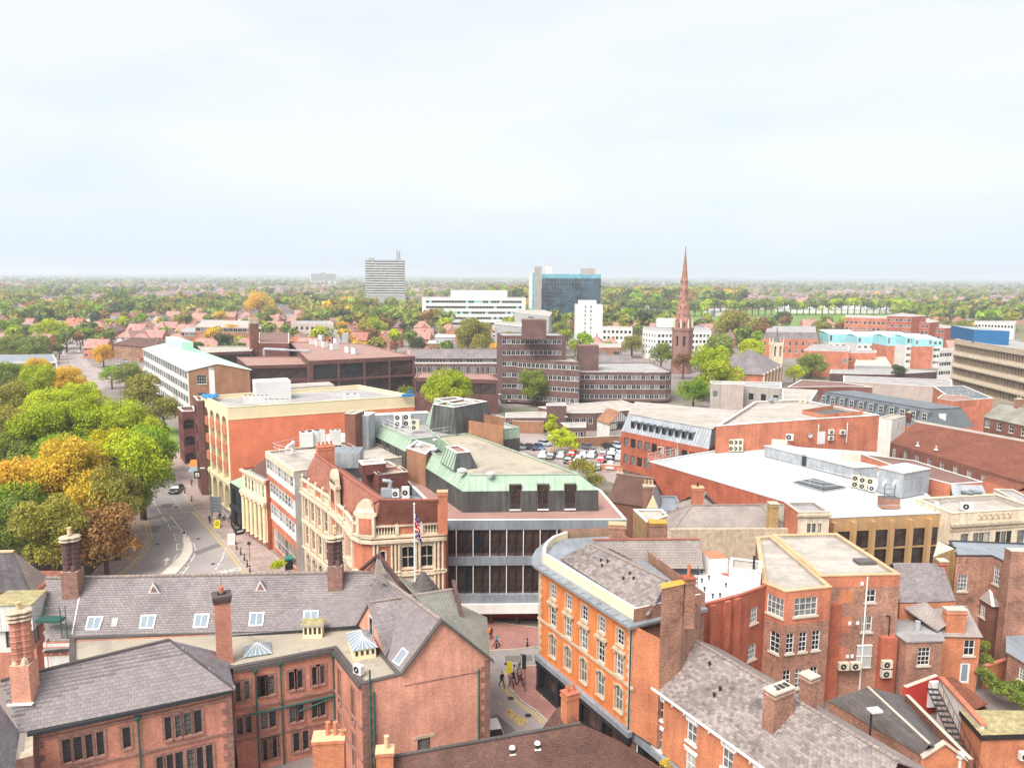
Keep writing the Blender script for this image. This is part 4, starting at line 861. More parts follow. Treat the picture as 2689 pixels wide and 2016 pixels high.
# ---------------------------------------------------------------- 1960s office slab on the street
Zo=HB(m2(320,1325),m2(282,592));Zo=15.0;q=GP(Zo,m2(282,592),m2(495,742));P4=back(q[0],q[1],17)
b=Bld('sixties_office','four storey office with rows of pale spandrels between orange brick bands',P=P4);Lf=Ld(*q);fh=(Zo-4.3)/3.0
rows=[];bands=[(0,4.0,'brick_flame')]
for k in range(3):
 z=4.0+(Zo-4.9)/3*k;hh=(Zo-4.9)/3;bands+=[(z,z+.9,'brick_flame'),(z+.9,z+hh,'coping_white')];rows.append(Wr(z+1.75,z+hh-.08,9,None,'strip',.5,.3))
bands+=[(Zo-.9,Zo,'stone_pale')];rows+=[Wr(.8,3.7,6,None,'strip',2.8,.4)]
fac(b,q[0],q[1],bands,rows)
for k in range(3):
 z=4.0+(Zo-4.9)/3*k;hh=(Zo-4.9)/3
 for j in range(10):boxon(b,'mullion',q[0],q[1],.5+(Lf-.8)*j/9-.05,.5+(Lf-.8)*j/9+.05,z+.9,z+hh,.1,'white_paint')
boxon(b,'fascia',q[0],q[1],0,Lf,Zo-.9,Zo,.12,'stone_pale')
for i in(1,2,3):fac(b,P4[i],P4[(i+1)%4],[(0,Zo,'render_grey')])
b.flat(P4,Zo,'felt_pale',.25,cop='stone_pale')
q=G(m2(870,640),Zo);rr=math.atan2((P4[2]-P4[1]).y,(P4[2]-P4[1]).x)-math.pi/2
lbox(b,'plant_screen',(*G(m2(870,660),Zo+.3),Zo-.3),5.2,4,2.2,.05,'zinc','lead');b.done();b.mb('rear_annexe').prism(back(*GP(Zo-1.2,m2(780,700),m2(1060,690)),16),0,Zo-1.2,'render_grey','felt_pale');b.done()
for k in range(4):mushroom(b,G(m2(490-10*k,575+2*k),Zo),Zo,.3,1.4)if k==0 else None
b.mb('vent_duct').tube((*G(m2(485,600),Zo),Zo),(*G(m2(485,600),Zo),Zo+1.5),.28,'ac_white',10);b.mb('vent_duct').tube((*G(m2(485,600),Zo),Zo+1.4),(*G(m2(440,560),Zo+1.4),Zo+1.4),.28,'ac_white',10);b.done()
for k,(x,y,w)in enumerate(((590,555,2.0),(640,545,1.8),(700,540,1.2),(810,540,1.6))):
 q=G(m2(x,y),Zo);ac_unit((*q,Zo),.35,w,1.4,2.4,2,'big white chiller on the sixties office roof, '+['leftmost by the railing','second beside the first','narrow one in the middle','right one beside the stepped duct'][k],True,'ac_white','chillers on the sixties office roof')
e=Zo+.1
railing('white guard rail at left end of the sixties office roof',[(*G(m2(335,582),e),e),(*G(m2(430,560),e),e),(*G(m2(545,530),e),e)]);railing('white guard rail running along the sixties office plant',[(*G(m2(335,582),e),e),(*G(m2(660,680),e),e)]);railing('white guard rail beside the blue grey plant room',[(*G(m2(700,560),e),e),(*G(m2(960,620),e),e)]);railing('white guard rail along the rear parapet near the copper slots',[(*G(m2(860,560),e),e),(*G(m2(1110,680),e),e)])
# cream classical bank
Zb=11.0;q=[G(m2(125,1215)),G(m2(302,1335))];P4=back(q[0],q[1],9)
b=Bld('cream_classical_bank','narrow cream stone classical front with giant pilasters and brown slate roof',P=P4);Lf=Ld(*q)
fac(b,q[0],q[1],[(0,1.2,'sandstone'),(1.2,Zb,'cream_paint')],[Wr(Zb-3.0,Zb-1.0,6,.8,'strip',.9,.9),Wr(Zb-7.2,Zb-4.6,5,.9,'strip',1.2,1.2),Wr(1.4,4,5,.9,'arched',1.2,1.2)])
for k in range(6):
 u=.5+(Lf-1)*k/5;A,Bq=q;d=(Bq-A).normalized();o=Vector((d.y,-d.x));c=A+d*u+o*.25
 mb=MB();mb.lathe((*c,1.2),[(.36,0),(.3,.3),(.26,Zb-5.6),(.38,Zb-5.4),(.38,Zb-5.1)],10,'cream_paint');mb.build('column',b.root)
boxon(b,'cornice',q[0],q[1],-.2,Lf+.1,Zb-3.9,Zb-3.4,.6,'stone_pale');boxon(b,'cornice',q[0],q[1],-.2,Lf+.1,Zb-.4,Zb,.4,'stone_pale')
for i in(1,2,3):fac(b,P4[i],P4[(i+1)%4],[(0,Zb,'brick_red')])
I4=inset(P4,[1,.1,.1,.8]);b.frustum(I4,Zb-.3,inset(I4,[2.4,.1,1.5,2]),Zb+2.2,'tile_brown',part='roof');b.mb('roof').poly([(*p,Zb+2.2)for p in inset(I4,[2.4,.1,1.5,2])],'felt_grey');b.mb('gutter').poly([(*p,Zb-.31)for p in P4],'felt_grey');b.done()
# glass roofed link with cafe front
b=Bld('cafe_link','low dark café front with a green glass lean-to roof below the red wall',P=GP(5,m2(10,1100),m2(110,1240),m2(110,800),m2(10,800)))
q=[G(m1(1735,1150)),G(m1(1850,1180))];q=[G(m1(1750,1130)),G(m1(1845,1200))];P4=back(q[0],q[1],7);b.walls(P4,0,7,'dark_metal',{0:[Wr(.2,2.8,1,3,'shop'),Wr(3.6,6.4,1,4,'shop')]});b.done();b.mb('glass_roof').slab([(*P4[0],7.2),(*P4[1],7.2),(*P4[2],9),(*P4[3],9)],.08,'copper');boxon(b,'sign_board',q[0],q[1],.3,Ld(*q)-.3,2.9,3.5,.35,'dark_metal');b.done()
# ---------------------------------------------------------------- ornate terracotta corner building
Zv=13.9
pts=[G(s,Zv)for s in(m2(512,765),m2(770,935),m2(880,1035),m2(945,1120),m2(1010,1150),m2(1085,1155),m2(1640,1125))]
pts=[pts[0],pts[1],pts[2],pts[3]]+[pts[4],pts[5],pts[6]]
b=Bld('terracotta_post_office','ornate red brick and cream terracotta corner building with balustraded parapet and curved corner',P=[pts[0],pts[3],pts[6]]);n=len(pts)
Bk=[pts[6]+Vector((.5,11)),G(m2(1150,960),Zv)+Vector((2,6)),G(m2(700,690),Zv)+Vector((3,3))]
for i in range(n-1):
 A,Bq=pts[i],pts[i+1];L=Ld(A,Bq);k=4 if i==0 else(3 if i==5 else 1)
 if i==0:k=max(3,int(L/2.6))
 if i==5:at=(.1,.43,.67)
 rows=[Wr(8.8,11.4,k,1.25,'ornate',1,1),Wr(4.8,7.5,k,1.25,'ornate',1,1),Wr(.6,3.4,k,1.5,'arched',1,1)]if L>2.5 else[]
 if i==5:rows=[Wr(8.7,11.3,2,1.5,'ornate',at=(.48,.74)),Wr(4.7,7.4,2,1.5,'ornate',at=(.48,.74)),Wr(8.9,10.9,1,.6,'ornate_small',at=(.14,)),Wr(.6,3.4,3,1.8,'arched',1,1)]
 if i==3:rows=[]
 fac(b,A,Bq,[(0,4,'stone_pale'),(4,Zv-1.3,'brick_flame'),(Zv-1.3,Zv-1.0,'stone_pale')],rows)
 for z,pr,hh in((4.0,.3,.3),(8.0,.2,.35),(11.9,.45,.35),(12.45,.3,.2)):boxon(b,'string_course',A,Bq,-.1,L+.1,z,z+hh,pr,'stone_pale')
 # balustrade
 boxon(b,'coping',A,Bq,-.05,L+.05,Zv-.16,Zv,.2,'stone_pale',.25)
 npost=max(1,int(L/2.4))
 for j in range(npost+1):
  u=L*j/npost;boxon(b,'pedestal',A,Bq,max(0,u-.22),min(L,u+.22),Zv-1.15,Zv+.06,.22,'stone_pale',.2)
  d=(Bq-A).normalized();c=A+d*u;mb=MB();mb.lathe((*c,Zv+.06),[(.12,0),(.09,.2),(.2,.36),(.2,.5),(.08,.66),(.01,.7)],8,'stone_pale');mb.build('finial',b.root)
  if j<npost and j%2==0 and L>2.5:
   for q_ in range(7):
    c2=A+d*(u+.4+(L/npost-.8)*q_/6);mb=MB();mb.lathe((*c2,Zv-1.1),[(.07,0),(.12,.25),(.06,.5),(.09,.95)],6,'stone_pale');mb.build('baluster',b.root)
  elif j<npost:boxon(b,'parapet_panel',A,Bq,u+.22,u+L/npost-.22,Zv-1.1,Zv-.16,.02,'brick_flame',.15)
 # pilasters
 for j in range(k+1 if L>2.5 and i!=5 else 0):
  u=.35+(L-.7)*j/k
  for z0,z1 in((4.3,8.0),(8.35,11.9)):boxon(b,'pilaster',A,Bq,u-.22,u+.22,z0,z1,.25,'stone_pale')
 if i==5:
  for f in(.02,.07,.26,.31,.36,.59,.64,.85,.9,.96):
   for z0,z1 in((4.3,8.0),(8.35,11.9)):
    d=(Bq-A).normalized();o=Vector((d.y,-d.x));c=A+d*L*f+o*.15;mb=MB();mb.lathe((*c,z0),[(.24,0),(.15,.2),(.14,z1-z0-.3),(.26,z1-z0)],8,'stone_pale');mb.build('column',b.root)
  for f0,f1 in((.38,.58),(.65,.84),(.08,.25)):
   boxon(b,'tracery',A,Bq,L*f0,L*f1,11.5,11.9,.12,'stone_pale');boxon(b,'apron',A,Bq,L*f0,L*f1,7.0 if f0>.2 else 7.2,7.5,.1,'stone_pale')
lst=pts+Bk
for i in range(n-1,len(lst)):fac(b,lst[i],lst[(i+1)%len(lst)],[(0,Zv-1,'brick_red')])
b.mb('gutter').poly([(*p,Zv-1.0)for p in lst],'lead');b.done()
RZ=17.2;r0,r1,r2=G3(m2(655,612),RZ+.5),G3(m2(1148,955),RZ),G3(m2(1580,957),RZ)
e0,e1,e2,e3,e4=[Vector((*q_,Zv-.9))for q_ in(pts[0]+Vector((.6,.3)),pts[2]+Vector((.7,.6)),pts[4]+Vector((.2,.8)),pts[5]+Vector((.1,.8)),pts[6]+Vector((-.4,.9)))]
for Q4 in([e0,e1,r1,r0],[e1,e2,e3,r1],[e3,e4,r2,r1],[r0,r1,r1+Vector((3,3,-3)),r0+Vector((3.5,3,-3))],[r1,r2,r2+Vector((0,3.5,-3)),r1+Vector((1,3.5,-3))]):b.mb('roof').slab(Q4,.12,'tile_red');b.done()
b.mb('ridge').strip([r0,r1,r2],.25,.12,'ridge_red');b.mb('hip').strip([e3+Vector((.2,0,.05)),r1],.25,.08,'lead');b.mb('hip').strip([e1,r1],.25,.1,'ridge_red');b.done()
gz=Zv;P_=plane_pt([e3,e4,r1],m2(1370,1080));bl,br_,tr_,tl_=[plane_pt([e3,e4,r1],s)for s in(m2(1343,1085),m2(1397,1085),m2(1395,998),m2(1343,998))];skylight(b,(bl,br_,tr_,tl_),'dark_metal','glass_sky',.1)
chimney(G(m2(733,640),RZ),13,AT(m2(730,545),G(m2(733,640),RZ)),1.5,2.2,.45,'brick_flame',4,b=b,pot='terracotta',cap='brick_flame');chimney(r2.xy+Vector((.5,.6)),13.2,RZ+.9,.8,1.1,.05,'brick_flame',0,b=b,cap='coping_tan')
def gable_piece(b,A,Bq,u,w,z0,z1,round_=True):
 """shaped terracotta gable standing on the parapet"""
 A,Bq=Vector(A),Vector(Bq);d=(Bq-A).normalized();o=Vector((d.y,-d.x));c=A+d*u;mb=MB()
 prof=[(-w/2,z0),(w/2,z0),(w/2,z0+(z1-z0)*.55),(w*.62,z0+(z1-z0)*.58),(w*.62,z0+(z1-z0)*.66)]
 prof+=[(w*.5*math.cos(t),z0+(z1-z0)*.66+(z1-z0)*.34*math.sin(t))for t in[math.pi*k/8 for k in range(9)]]
 prof+=[(-w*.62,z0+(z1-z0)*.66),(-w*.62,z0+(z1-z0)*.58),(-w/2,z0+(z1-z0)*.55)]
 F_=[(*(c+d*x+o*.3),z)for x,z in prof];K_=[(*(c+d*x-o*.3),z)for x,z in prof]
 mb.poly(F_,'stone_pale');mb.poly(K_[::-1],'stone_pale')
 for k in range(len(prof)):j=(k+1)%len(prof);mb.face([F_[k],K_[k],K_[j],F_[j]],'stone_pale')
 mb.build('shaped_gable',b.root)
 boxon(b,'gable_panel',A,Bq,u-w*.34,u+w*.34,z0+.3,z0+(z1-z0)*.5,.34,'brick_flame')
gable_piece(b,pts[4],pts[5],Ld(pts[4],pts[5])*.4,2.2,Zv-1.2,Zv+3.1);gable_piece(b,pts[1],pts[2],Ld(pts[1],pts[2])*.35,2.4,Zv-1.2,Zv+4.2)
for k in range(2):boxon(b,'gable_window',pts[1],pts[2],Ld(pts[1],pts[2])*.35-.6+.7*k,Ld(pts[1],pts[2])*.35-.15+.7*k,Zv,Zv+1.6,.36,'glass')
# rear brick annexe with flat roof
q=GP(15.6,m2(1135,768),m2(1355,745));P4=back(q[0],q[1],3.6);b.walls(P4,8,15.6,'brick_dusky',{0:[Wr(12.9,13.7,4,.45,'arched_brick',.5,.6)]});b.flat(P4,15.6,'felt_pink',.35);b.done()
q=GP(15.6,m2(1005,690),m2(1135,768));P4=back(q[0],q[1],4);b.walls(P4,8,15.6,'brick_dusky');b.flat(P4,15.6,'felt_pink',.3);b.done()
P4=back(*GP(16.7,m2(1010,695),m2(1190,680)),2.6);b.walls(P4,15.3,16.7,'brick_dusky');b.flat(P4,16.7,'felt_pale',.05,cop='coping_white');b.done()
ac_unit((*G(m2(1340,945),13),13),.1,1,.5,1.6,1,'tall white condenser right of the silver duct behind the red tiles',False,'ac_white');ac_unit((*G(m2(1265,940),13),13),.1,.9,.5,1.1,1,'grey condenser between the silver duct and tall white condenser',False,'ac_white')
root=thing('extract_duct','bent silver extract duct on roof behind the red tiled corner building','duct',(*G(m2(1200,940),13),13));mb=MB();c=G3(m2(1200,930),13);mb.obox(c,1.6,1,1.1,.1,'zinc');mb.build('fan_box',root);mb=MB();mb.tube(c+Vector((.3,0,1)),c+Vector((.5,0,2.1)),.25,'zinc',10);mb.tube(c+Vector((.5,0,2.05)),c+Vector((-.6,-.1,2.2)),.25,'zinc',10);mb.build('duct',root)
# ---------------------------------------------------------------- orange stucco corner hotel
zc=13.6;pts=[G(s,zc)for s in(m3(640,1262),m3(560,1290),m3(505,1335),m3(478,1385),a3(335,110),a3(1045,560))]
cn=[G(s,zc)for s in(m3(850,1262),)]
A,Bq=pts[4],pts[5];L=Ld(A,Bq)
b=Bld('orange_corner_building','four storey bright orange corner building with black shopfront, heavy lead cornice and slate roof',P=[pts[0],A,Bq])
cx_=[443,560,680,810,950];d=(Bq-A).normalized()
at=[(plane_pt([(*A,0),(*Bq,0),(*A,5)],a3(x,290+(x-443)*.62)).xy-A).length/L for x in cx_]
o=Vector((d.y,-d.x))
rows=[Wr(10.9,12.3,5,.95,'square',at=at),Wr(8.1,10.0,5,1.0,'pedim',at=at),Wr(4.9,7.2,5,1.05,'arched',at=at)]
fac(b,A,Bq,[(4.0,zc-.4,'stucco_orange')],rows);b.done()
fac(b,A,Bq,[(0,4.0,'black_paint')],[Wr(.7,3.0,4,None,'shop',.8,.8)]);b.done()
for z,pr,hh,m in((7.75,.12,.22,'stone'),(3.55,.45,.5,'lead'),(3.0,.3,.5,'black_paint'),(.0,.2,.6,'black_paint')):boxon(b,'string_course',A,Bq,-.1,L+.3,z,z+hh,pr,m)
for k in range(5):u=.2+(L-.6)*k/4;boxon(b,'pilaster',A,Bq,u,u+.45,.6,3.6,.32,'black_paint')
for k in range(22):boxon(b,'quoin',A,Bq,L-(.62 if k%2 else .42),L,4.15+.4*k,4.5+.4*k,.07,'stone');boxon(b,'quoin',A,Bq,0,(.6 if k%2 else .4),4.15+.4*k,4.5+.4*k,.07,'stone')
for k in range(40):boxon(b,'dentil',A,Bq,.3+k*(L-.6)/39-.07,.3+k*(L-.6)/39+.07,zc-.42,zc-.2,.32,'stone')
# curved corner and side
for i in range(4):
 fac(b,pts[i],pts[i+1],[(0,4,'black_paint'),(4,zc-.4,'stucco_orange')],[Wr(10.9,12.3,1,.8,'square')]if i==3 and Ld(pts[3],pts[4])>2 else[])
b.done()
full=[pts[0],pts[1],pts[2],pts[3],A,Bq]
BK=[Bq+Vector((d.y,-d.x))*-7.5+d*.4,pts[0]+Vector((6,1.0))]
for a_,c_ in((Bq,BK[0]),(BK[0],BK[1]),(BK[1],pts[0])):fac(b,a_,c_,[(0,zc+1.2,'brick_old')])
b.done()
poly_=full+BK
ot=inset(poly_,[-.75]*5+[-.5,0,0]);b.mb('cornice').prism(ot,zc-.2,zc,'lead','lead',True);b.done();b.mb('cornice').prism(inset(poly_,[-.6]*5+[-.35,0,0]),zc-.4,zc-.2,'stone','stone',True);b.done()
for k in range(12):boxon(b,'cornice_lead_roll',A,Bq,L*(k+.5)/12-.04,L*(k+.5)/12+.04,zc,zc+.07,.7,'lead',.0)
Pp=inset(poly_,[.35]*5+[.2,0,0]);b.mb('parapet').prism(Pp,zc,zc+1.0,'cream_paint');Pi=inset(poly_,[.65]*5+[.5,.3,.3])
for i in range(6):
 j=i+1;b.mb('parapet').face([(*Pi[j],zc+.3),(*Pi[i],zc+.3),(*Pi[i],zc+1.0),(*Pi[j],zc+1.0)],'cream_paint');b.mb('parapet').face([(*Pp[i],zc+1.0),(*Pp[j],zc+1.0),(*Pi[j],zc+1.0),(*Pi[i],zc+1.0)],'coping_white')
b.done();b.mb('lead_gutter').poly([(*p,zc+.3)for p in Pi],'lead');b.done()
re=planar([G3(a3(490,75),zc+.5),G3(a3(1155,505),zc+.5),G3(a3(1300,240),zc+2.6),G3(m3(860,1262),zc+2.6)])
b.mb('roof').slab(re,.1,'slate_old');slates(b,re,'slate_old',.36,.3,300,seed=3);b.mb('ridge').strip([re[3],re[2]],.25,.1,'ridge_tile');b.done()
b.mb('rear_roof').slab([re[3],re[2],G3(m3(1290,1470),zc+.8),G3(m3(870,1262),zc+2.4)],.1,'slate_old_tex');b.done()
for x,y in((800,90),(850,97),(808,132),(1017,190),(968,228),(1045,228)):
 c=plane_pt(re,a3(x,y+8));mb=MB();mb.lathe((c.x,c.y,c.z-.05),[(.07,0),(.07,.22),(.13,.24),(.1,.36),(.01,.38)],8,'dark_metal');mb.build('slate_vent',b.root)
# end chimney wall
w0=G(a3(1130,640),zc-.5);e0=Bq+Vector((0,0));
pw=[Bq+d*.02,Bq+d*.02-o*1.0]
cw=[G(a3(1262,300),zc+4.0),G(a3(1425,265),zc+4.0)];pq=[cw[0],cw[1],cw[1]+Vector((.7,1.6))*.6,cw[0]+Vector((.3,1.6))*.6]
b.walls(pq,4,zc+4.0,'brick_old',part='chimney_breast');b.mb('chimney_breast').poly([(*p,zc+4.0)for p in inset(pq,-.08)],'amber');b.done()
cc=(pq[2]+Vector((.15,-.2)));chimney(cc,zc,zc+4.3,.8,.9,.2,'brick_old',1,b=b,pot='terracotta',cap='brick_red',poth=1.0)
sh=[pq[1],G(a3(1555,440),zc+.6)];b.mb('gable_wall').face([(*sh[0],4),(*sh[1],4),(*sh[1],zc+.6),(*sh[0],zc+3.0)],'brick_old');b.done();b.mb('end_wall').face([(*(Bq+d*.03),4),(*pq[0],4),(*pq[0],zc-.2),(*(Bq+d*.03),zc-.2)],'brick_orange');b.done()
pipe(b,[(*(Bq-d*.1+o*.12),zc-.5),(*(Bq-d*.1+o*.12),.2)],'dark_metal',.06)
# rear slated wing and white roofed section
zq=13.2;sl=[G3(m3(880,1258),zq+2.6),G3(m3(1310,1472),zq),G3(m3(1720,1478),zq),G3(m3(1690,1252),zq+2.6)]
b.mb('wing_roof').slab([sl[1],sl[2],sl[3],sl[0]],.12,'slate_old_tex');b.done();b.mb('ridge').strip([sl[0],sl[3]],.25,.1,'ridge_red');b.done()
chimney(G(m3(1065,1245),zq+2.6),12,zq+4.2,.9,1.6,-.1,'brick_old',0,b=b,cap='coping_tan')
b.done()
WR=GP(12.6,a3(1555,435),a3(1870,345),a3(2035,290),m3(1990,1560),m3(1720,1475),m3(1290,1470));WR=GP(12.6,a3(1555,435),a3(1870,350),a3(2060,280),m3(1750,1480),m3(1290,1470))
b2=Bld('white_roofed_brick_block','low red brick block with white membrane roof and small roof vents behind the orange corner',P=WR)
b2.walls(WR,0,12.6,'brick_red',{0:[],1:[Wr(9.3,10.9,1,1.1,'case',at=(.5,)),Wr(5.6,7.2,1,1.2,'case',at=(.5,))]});b2.flat(WR,12.6,'membrane',.25,.2,cop='brick_red');b2.done()
for f in(.25,.6,.85):boxon(b2,'pier',WR[0],WR[1],Ld(WR[0],WR[1])*f-.35,Ld(WR[0],WR[1])*f+.35,0,12.5,.35,'brick_red')
for x,y in((1250,165),(1350,185),(1515,180),(1565,180),(1480,262),(1617,232),(1745,288),(1583,318),(1645,370),(1700,365),(1563,255)):
 mb=MB();mb.lathe((*G(a3(x,y),12.4),12.35),[(.06,0),(.06,.3),(.12,.3),(.12,.42),(.01,.44)],8,'dark_metal');mb.build('roof_vent',b2.root)
mb=MB();c=G3(a3(1525,375),12.4);mb.tube(c,c+Vector((0,0,3.2)),.03,'dark_metal',5);mb.obox(c,.9,.7,.15,0,'felt_pink');mb.build('aerial_mast',b2.root)
mb=MB();mb.obox(G3(a3(1440,205),12.4),2.6,1.4,.35,.05,'ac_white','dark_metal');mb.build('rooflight',b2.root)
P4=back(*GP(13.7,a3(1620,115),a3(1760,110)),2.2);b2.walls(P4,12.3,14.2,'ac_white',part='plant_box');b2.mb('plant_box').poly([(*p,14.2)for p in P4],'brick_flame');b2.done()
P4=back(*GP(13.7,a3(1770,160),a3(2010,190)),3);b2.walls(P4,12.3,13.8,'ac_white',part='plant_box');b2.flat(P4,13.8,'felt_pale',.2,.2,cop='ac_white');b2.done()
mb=MB();mb.tube((*G(a3(1955,150),13.7),13.7),(*G(a3(1955,150),13.7),15),.12,'dark_metal',8);mb.build('flue',b2.root)
# ---------------------------------------------------------------- white-sashed terrace in the lower right
ZT_=8.8;T0=G(a3(1085,955),ZT_);T1=G(a4(160,1700),ZT_);T1=T0+(G(a3(1990,1600),ZT_)-T0)*1.55;dT=(T1-T0).normalized();oT=Vector((dT.y,-dT.x));LT=Ld(T0,T1)
zr=AT(a3(1462,640),T0-oT*4.6)
b=Bld('sash_window_terrace','long brick terrace with white sash windows and bracketed gutter under an old slate roof',P=[T0,T1,T1-oT*9,T0-oT*9])
xs=[(a3(1240,1140),0),(a3(1490,1320),0),(a3(1762,1500),0),(a3(2010,1680),0)]
ats=[(plane_pt([(*T0,0),(*T1,0),(*T0,5)],s).xy-T0).length/LT for s,_ in xs];ats+=[ats[-1]+(ats[-1]-ats[-2])*k for k in(1,2)];ats=[a_ for a_ in ats if a_<.96]
fac(b,T0,T1,[(3.6,ZT_,'brick_orange')],[Wr(6.4,8.0,len(ats),1.05,'sash_white',at=ats),Wr(3.65,5.5,len(ats),1.05,'sash_white',at=ats)]);b.done();fac(b,T0,T1,[(0,3.6,'black_paint')],[Wr(.6,2.8,6,2.2,'shop',1,1)]);b.done()
boxon(b,'shop_cornice',T0,T1,0,LT,3.0,3.55,.4,'lead')
for a_,c_ in((T1,T1-oT*9),(T1-oT*9,T0-oT*9),(T0-oT*9,T0)):fac(b,a_,c_,[(0,ZT_,'brick_orange')])
b.done();boxon(b,'gutter',T0,T1,-.2,LT+.2,ZT_-.1,ZT_+.12,.42,'white_paint')
for k in range(int(LT/1.35)):boxon(b,'bracket',T0,T1,.4+1.35*k,.52+1.35*k,ZT_-.42,ZT_-.1,.3,'white_paint')
E0,E1=T0+oT*.35,T1+oT*.35;R0_,R1_=Vector((*(T0-oT*4.6),zr)),Vector((*(T1-oT*4.6),zr));B0,B1=T0-oT*9.3,T1-oT*9.3
fr4=planar([Vector((*E0,ZT_+.1)),Vector((*E1,ZT_+.1)),R1_,R0_]);b.mb('roof').slab(fr4,.1,'slate_old');slates(b,fr4,'slate_old',.34,.25,300,seed=11);b.done();b.mb('rear_roof').slab([R0_,R1_,Vector((*B1,ZT_+.1)),Vector((*B0,ZT_+.1))],.1,'slate_old_tex');b.done()
nrt=int(LT/.45)
for k in range(min(nrt,120)):mb=MB();q=R0_.lerp(R1_,k/nrt);q2=R0_.lerp(R1_,(k+.9)/nrt);mb.strip([q,q2],.3,.1,'ridge_tile');mb.build('ridge_tile',b.root)
b.mb('verge').slab([fr4[0]-Vector((*dT,0))*.15+Vector((0,0,.04)),fr4[0]+Vector((*dT,0))*.15+Vector((0,0,.04)),R0_+Vector((*dT,0))*.15+Vector((0,0,.05)),R0_-Vector((*dT,0))*.15+Vector((0,0,.05))],.08,'coping');b.mb('gable').face([(*T0,ZT_),(*(T0-oT*9),ZT_),R0_-Vector((0,0,.1))],'brick_orange');b.done()
for x,y in((1620,885),(1700,1075),(1655,1120)):c=plane_pt(fr4,a3(x,y));mb=MB();mb.lathe(c-Vector((0,0,.05)),[(.09,0),(.09,.25),(.14,.26),(.12,.42),(.01,.44)],8,'dark_metal');mb.build('slate_vent',b.root)
for x,y,p in((150,1300,3),(385,1080,0)):
 c=plane_pt(fr4,a4(x,y))if p else R0_.lerp(R1_,.5);c=c if p else Vector((*G(a4(385,1105),zr),zr));top=AT(a4(180,1050),c.xy)if p else AT(a4(385,945),c.xy)
 chimney(c.xy,c.z-1,top,1.0 if p else .9,2.0 if p else .95,math.atan2(dT.y,dT.x)+math.pi/2 if p else math.atan2(dT.y,dT.x),'brick_old',0,b=b,cap='coping')
 if p:
  rr_=math.atan2(dT.y,dT.x)+math.pi/2
  for k in range(4):mb=MB();cc=c.xy+Vector((math.cos(rr_),math.sin(rr_)))*(-.75+.48*k);mb.obox((*cc,top),.3,.5,.06 if k else .22,rr_,'coping_white' if k==0 else 'dark_metal');mb.build('flue',b.root)
pipe(b,[(*(T0+dT*.3+oT*.15),ZT_),(*(T0+dT*.3+oT*.15),.2)],'white_paint',.06)
# ---------------------------------------------------------------- brick block with two pale flat roofs, right
Zk=12.8;K=[G(s,Zk)for s in(a4(40,258),a4(212,328),a4(560,292),m4(105,1228),m4(-10,1240))]
b=Bld('twin_roofed_brick_block','tall old red brick block with two pale flat roofs and small paned white windows',P=K)
for A_,B_,rows in((K[0],K[1],[Wr(Zk-2.7,Zk-.8,1,1.9,'case',at=(.6,)),Wr(Zk-6.4,Zk-4.3,1,1.1,'arched_brick',at=(.66,))]),
     (K[1],K[2],[Wr(Zk-2.6,Zk-.75,1,2.5,'case',at=(.46,)),Wr(Zk-6.2,Zk-4.2,3,.85,'arched_brick',at=(.16,.44,.73)),Wr(Zk-9.9,Zk-7.9,3,.85,'arched_brick',at=(.13,.4,.73))])):
 fac(b,A_,B_,[(0,Zk-3.3,'brick_old'),(Zk-3.3,Zk,'brick_flame')],rows)
for A_,B_ in((K[2],K[3]),(K[3],K[4]),(K[4],K[0])):fac(b,A_,B_,[(0,Zk,'brick_old')])
b.flat(K,Zk,'felt_pale',.35,.35,cop='coping_tan');b.done()
Zj=12.9;J=[G(s,Zj)for s in(m4(480,1535),m4(1082,1522),m4(600,1212),m4(110,1222))]
LJ=Ld(J[0],J[1]);fac(b,J[0],J[1],[(0,Zj-1.15,'brick_old'),(Zj-1.15,Zj,'brick_flame')],[Wr(Zj-2.8,Zj-1.45,1,1.1,'sash_plain',at=(.64,)),Wr(Zj-5.9,Zj-4.2,1,1.1,'sash_plain',at=(.62,)),Wr(Zj-9.6,Zj-7.4,1,1.1,'sash_plain',at=(.6,))])
for i in(1,2,3):fac(b,J[i],J[(i+1)%4],[(0,Zj,'brick_old')])
b.flat(J,Zj,'felt_pale',.35,.35,cop='coping_tan');b.done()
boxon(b,'bricked_window',J[0],J[1],LJ*.24,LJ*.43,Zj-2.8,Zj-1.4,.02,'brick_orange');boxon(b,'bricked_window',J[0],J[1],LJ*.24,LJ*.41,Zj-6.0,Zj-4.2,.02,'brick_flame');boxon(b,'bricked_window',J[0],J[1],LJ*.22,LJ*.38,Zj-9.2,Zj-7.4,.02,'brick_flame')
boxon(b,'pier',J[0],J[1],LJ*.1,LJ*.26,0,Zj-2.75,.5,'brick_red');boxon(b,'pier',J[0],J[1],LJ*.78,LJ*.98,0,Zj-6.3,.7,'brick_red')
dJ=(J[1]-J[0]).normalized();oJ=Vector((dJ.y,-dJ.x));q=J[0].lerp(J[1],.58)+oJ*.1;pipe(b,[(*q,Zj-.1),(*q,.3)],'white_paint',.08);q=J[0].lerp(J[1],.9)+oJ*.12;pipe(b,[(*(q-dJ*.4),Zj-4.2),(*q,Zj-4.2),(*q,1)],'dark_metal',.06)
for k in range(9):u=LJ*.52+.17*k;boxon(b,'security_bar',J[0],J[1],u,u+.04,Zj-9.7,Zj-7.2,.22,'white_paint',0)
for v in(Zj-9.6,Zj-8.4,Zj-7.3):boxon(b,'security_bar',J[0],J[1],LJ*.51,LJ*.52+1.5,v,v+.04,.22,'white_paint',0)
for f,v in((.52,1.0),(.4,5.1),(.5,5.1),(.4,4.2+4.4),(.46,8.6)):boxon(b,'junction_box',J[0],J[1],LJ*f-.15,LJ*f+.15,Zj-v,Zj-v+.35,.08,'white_paint')
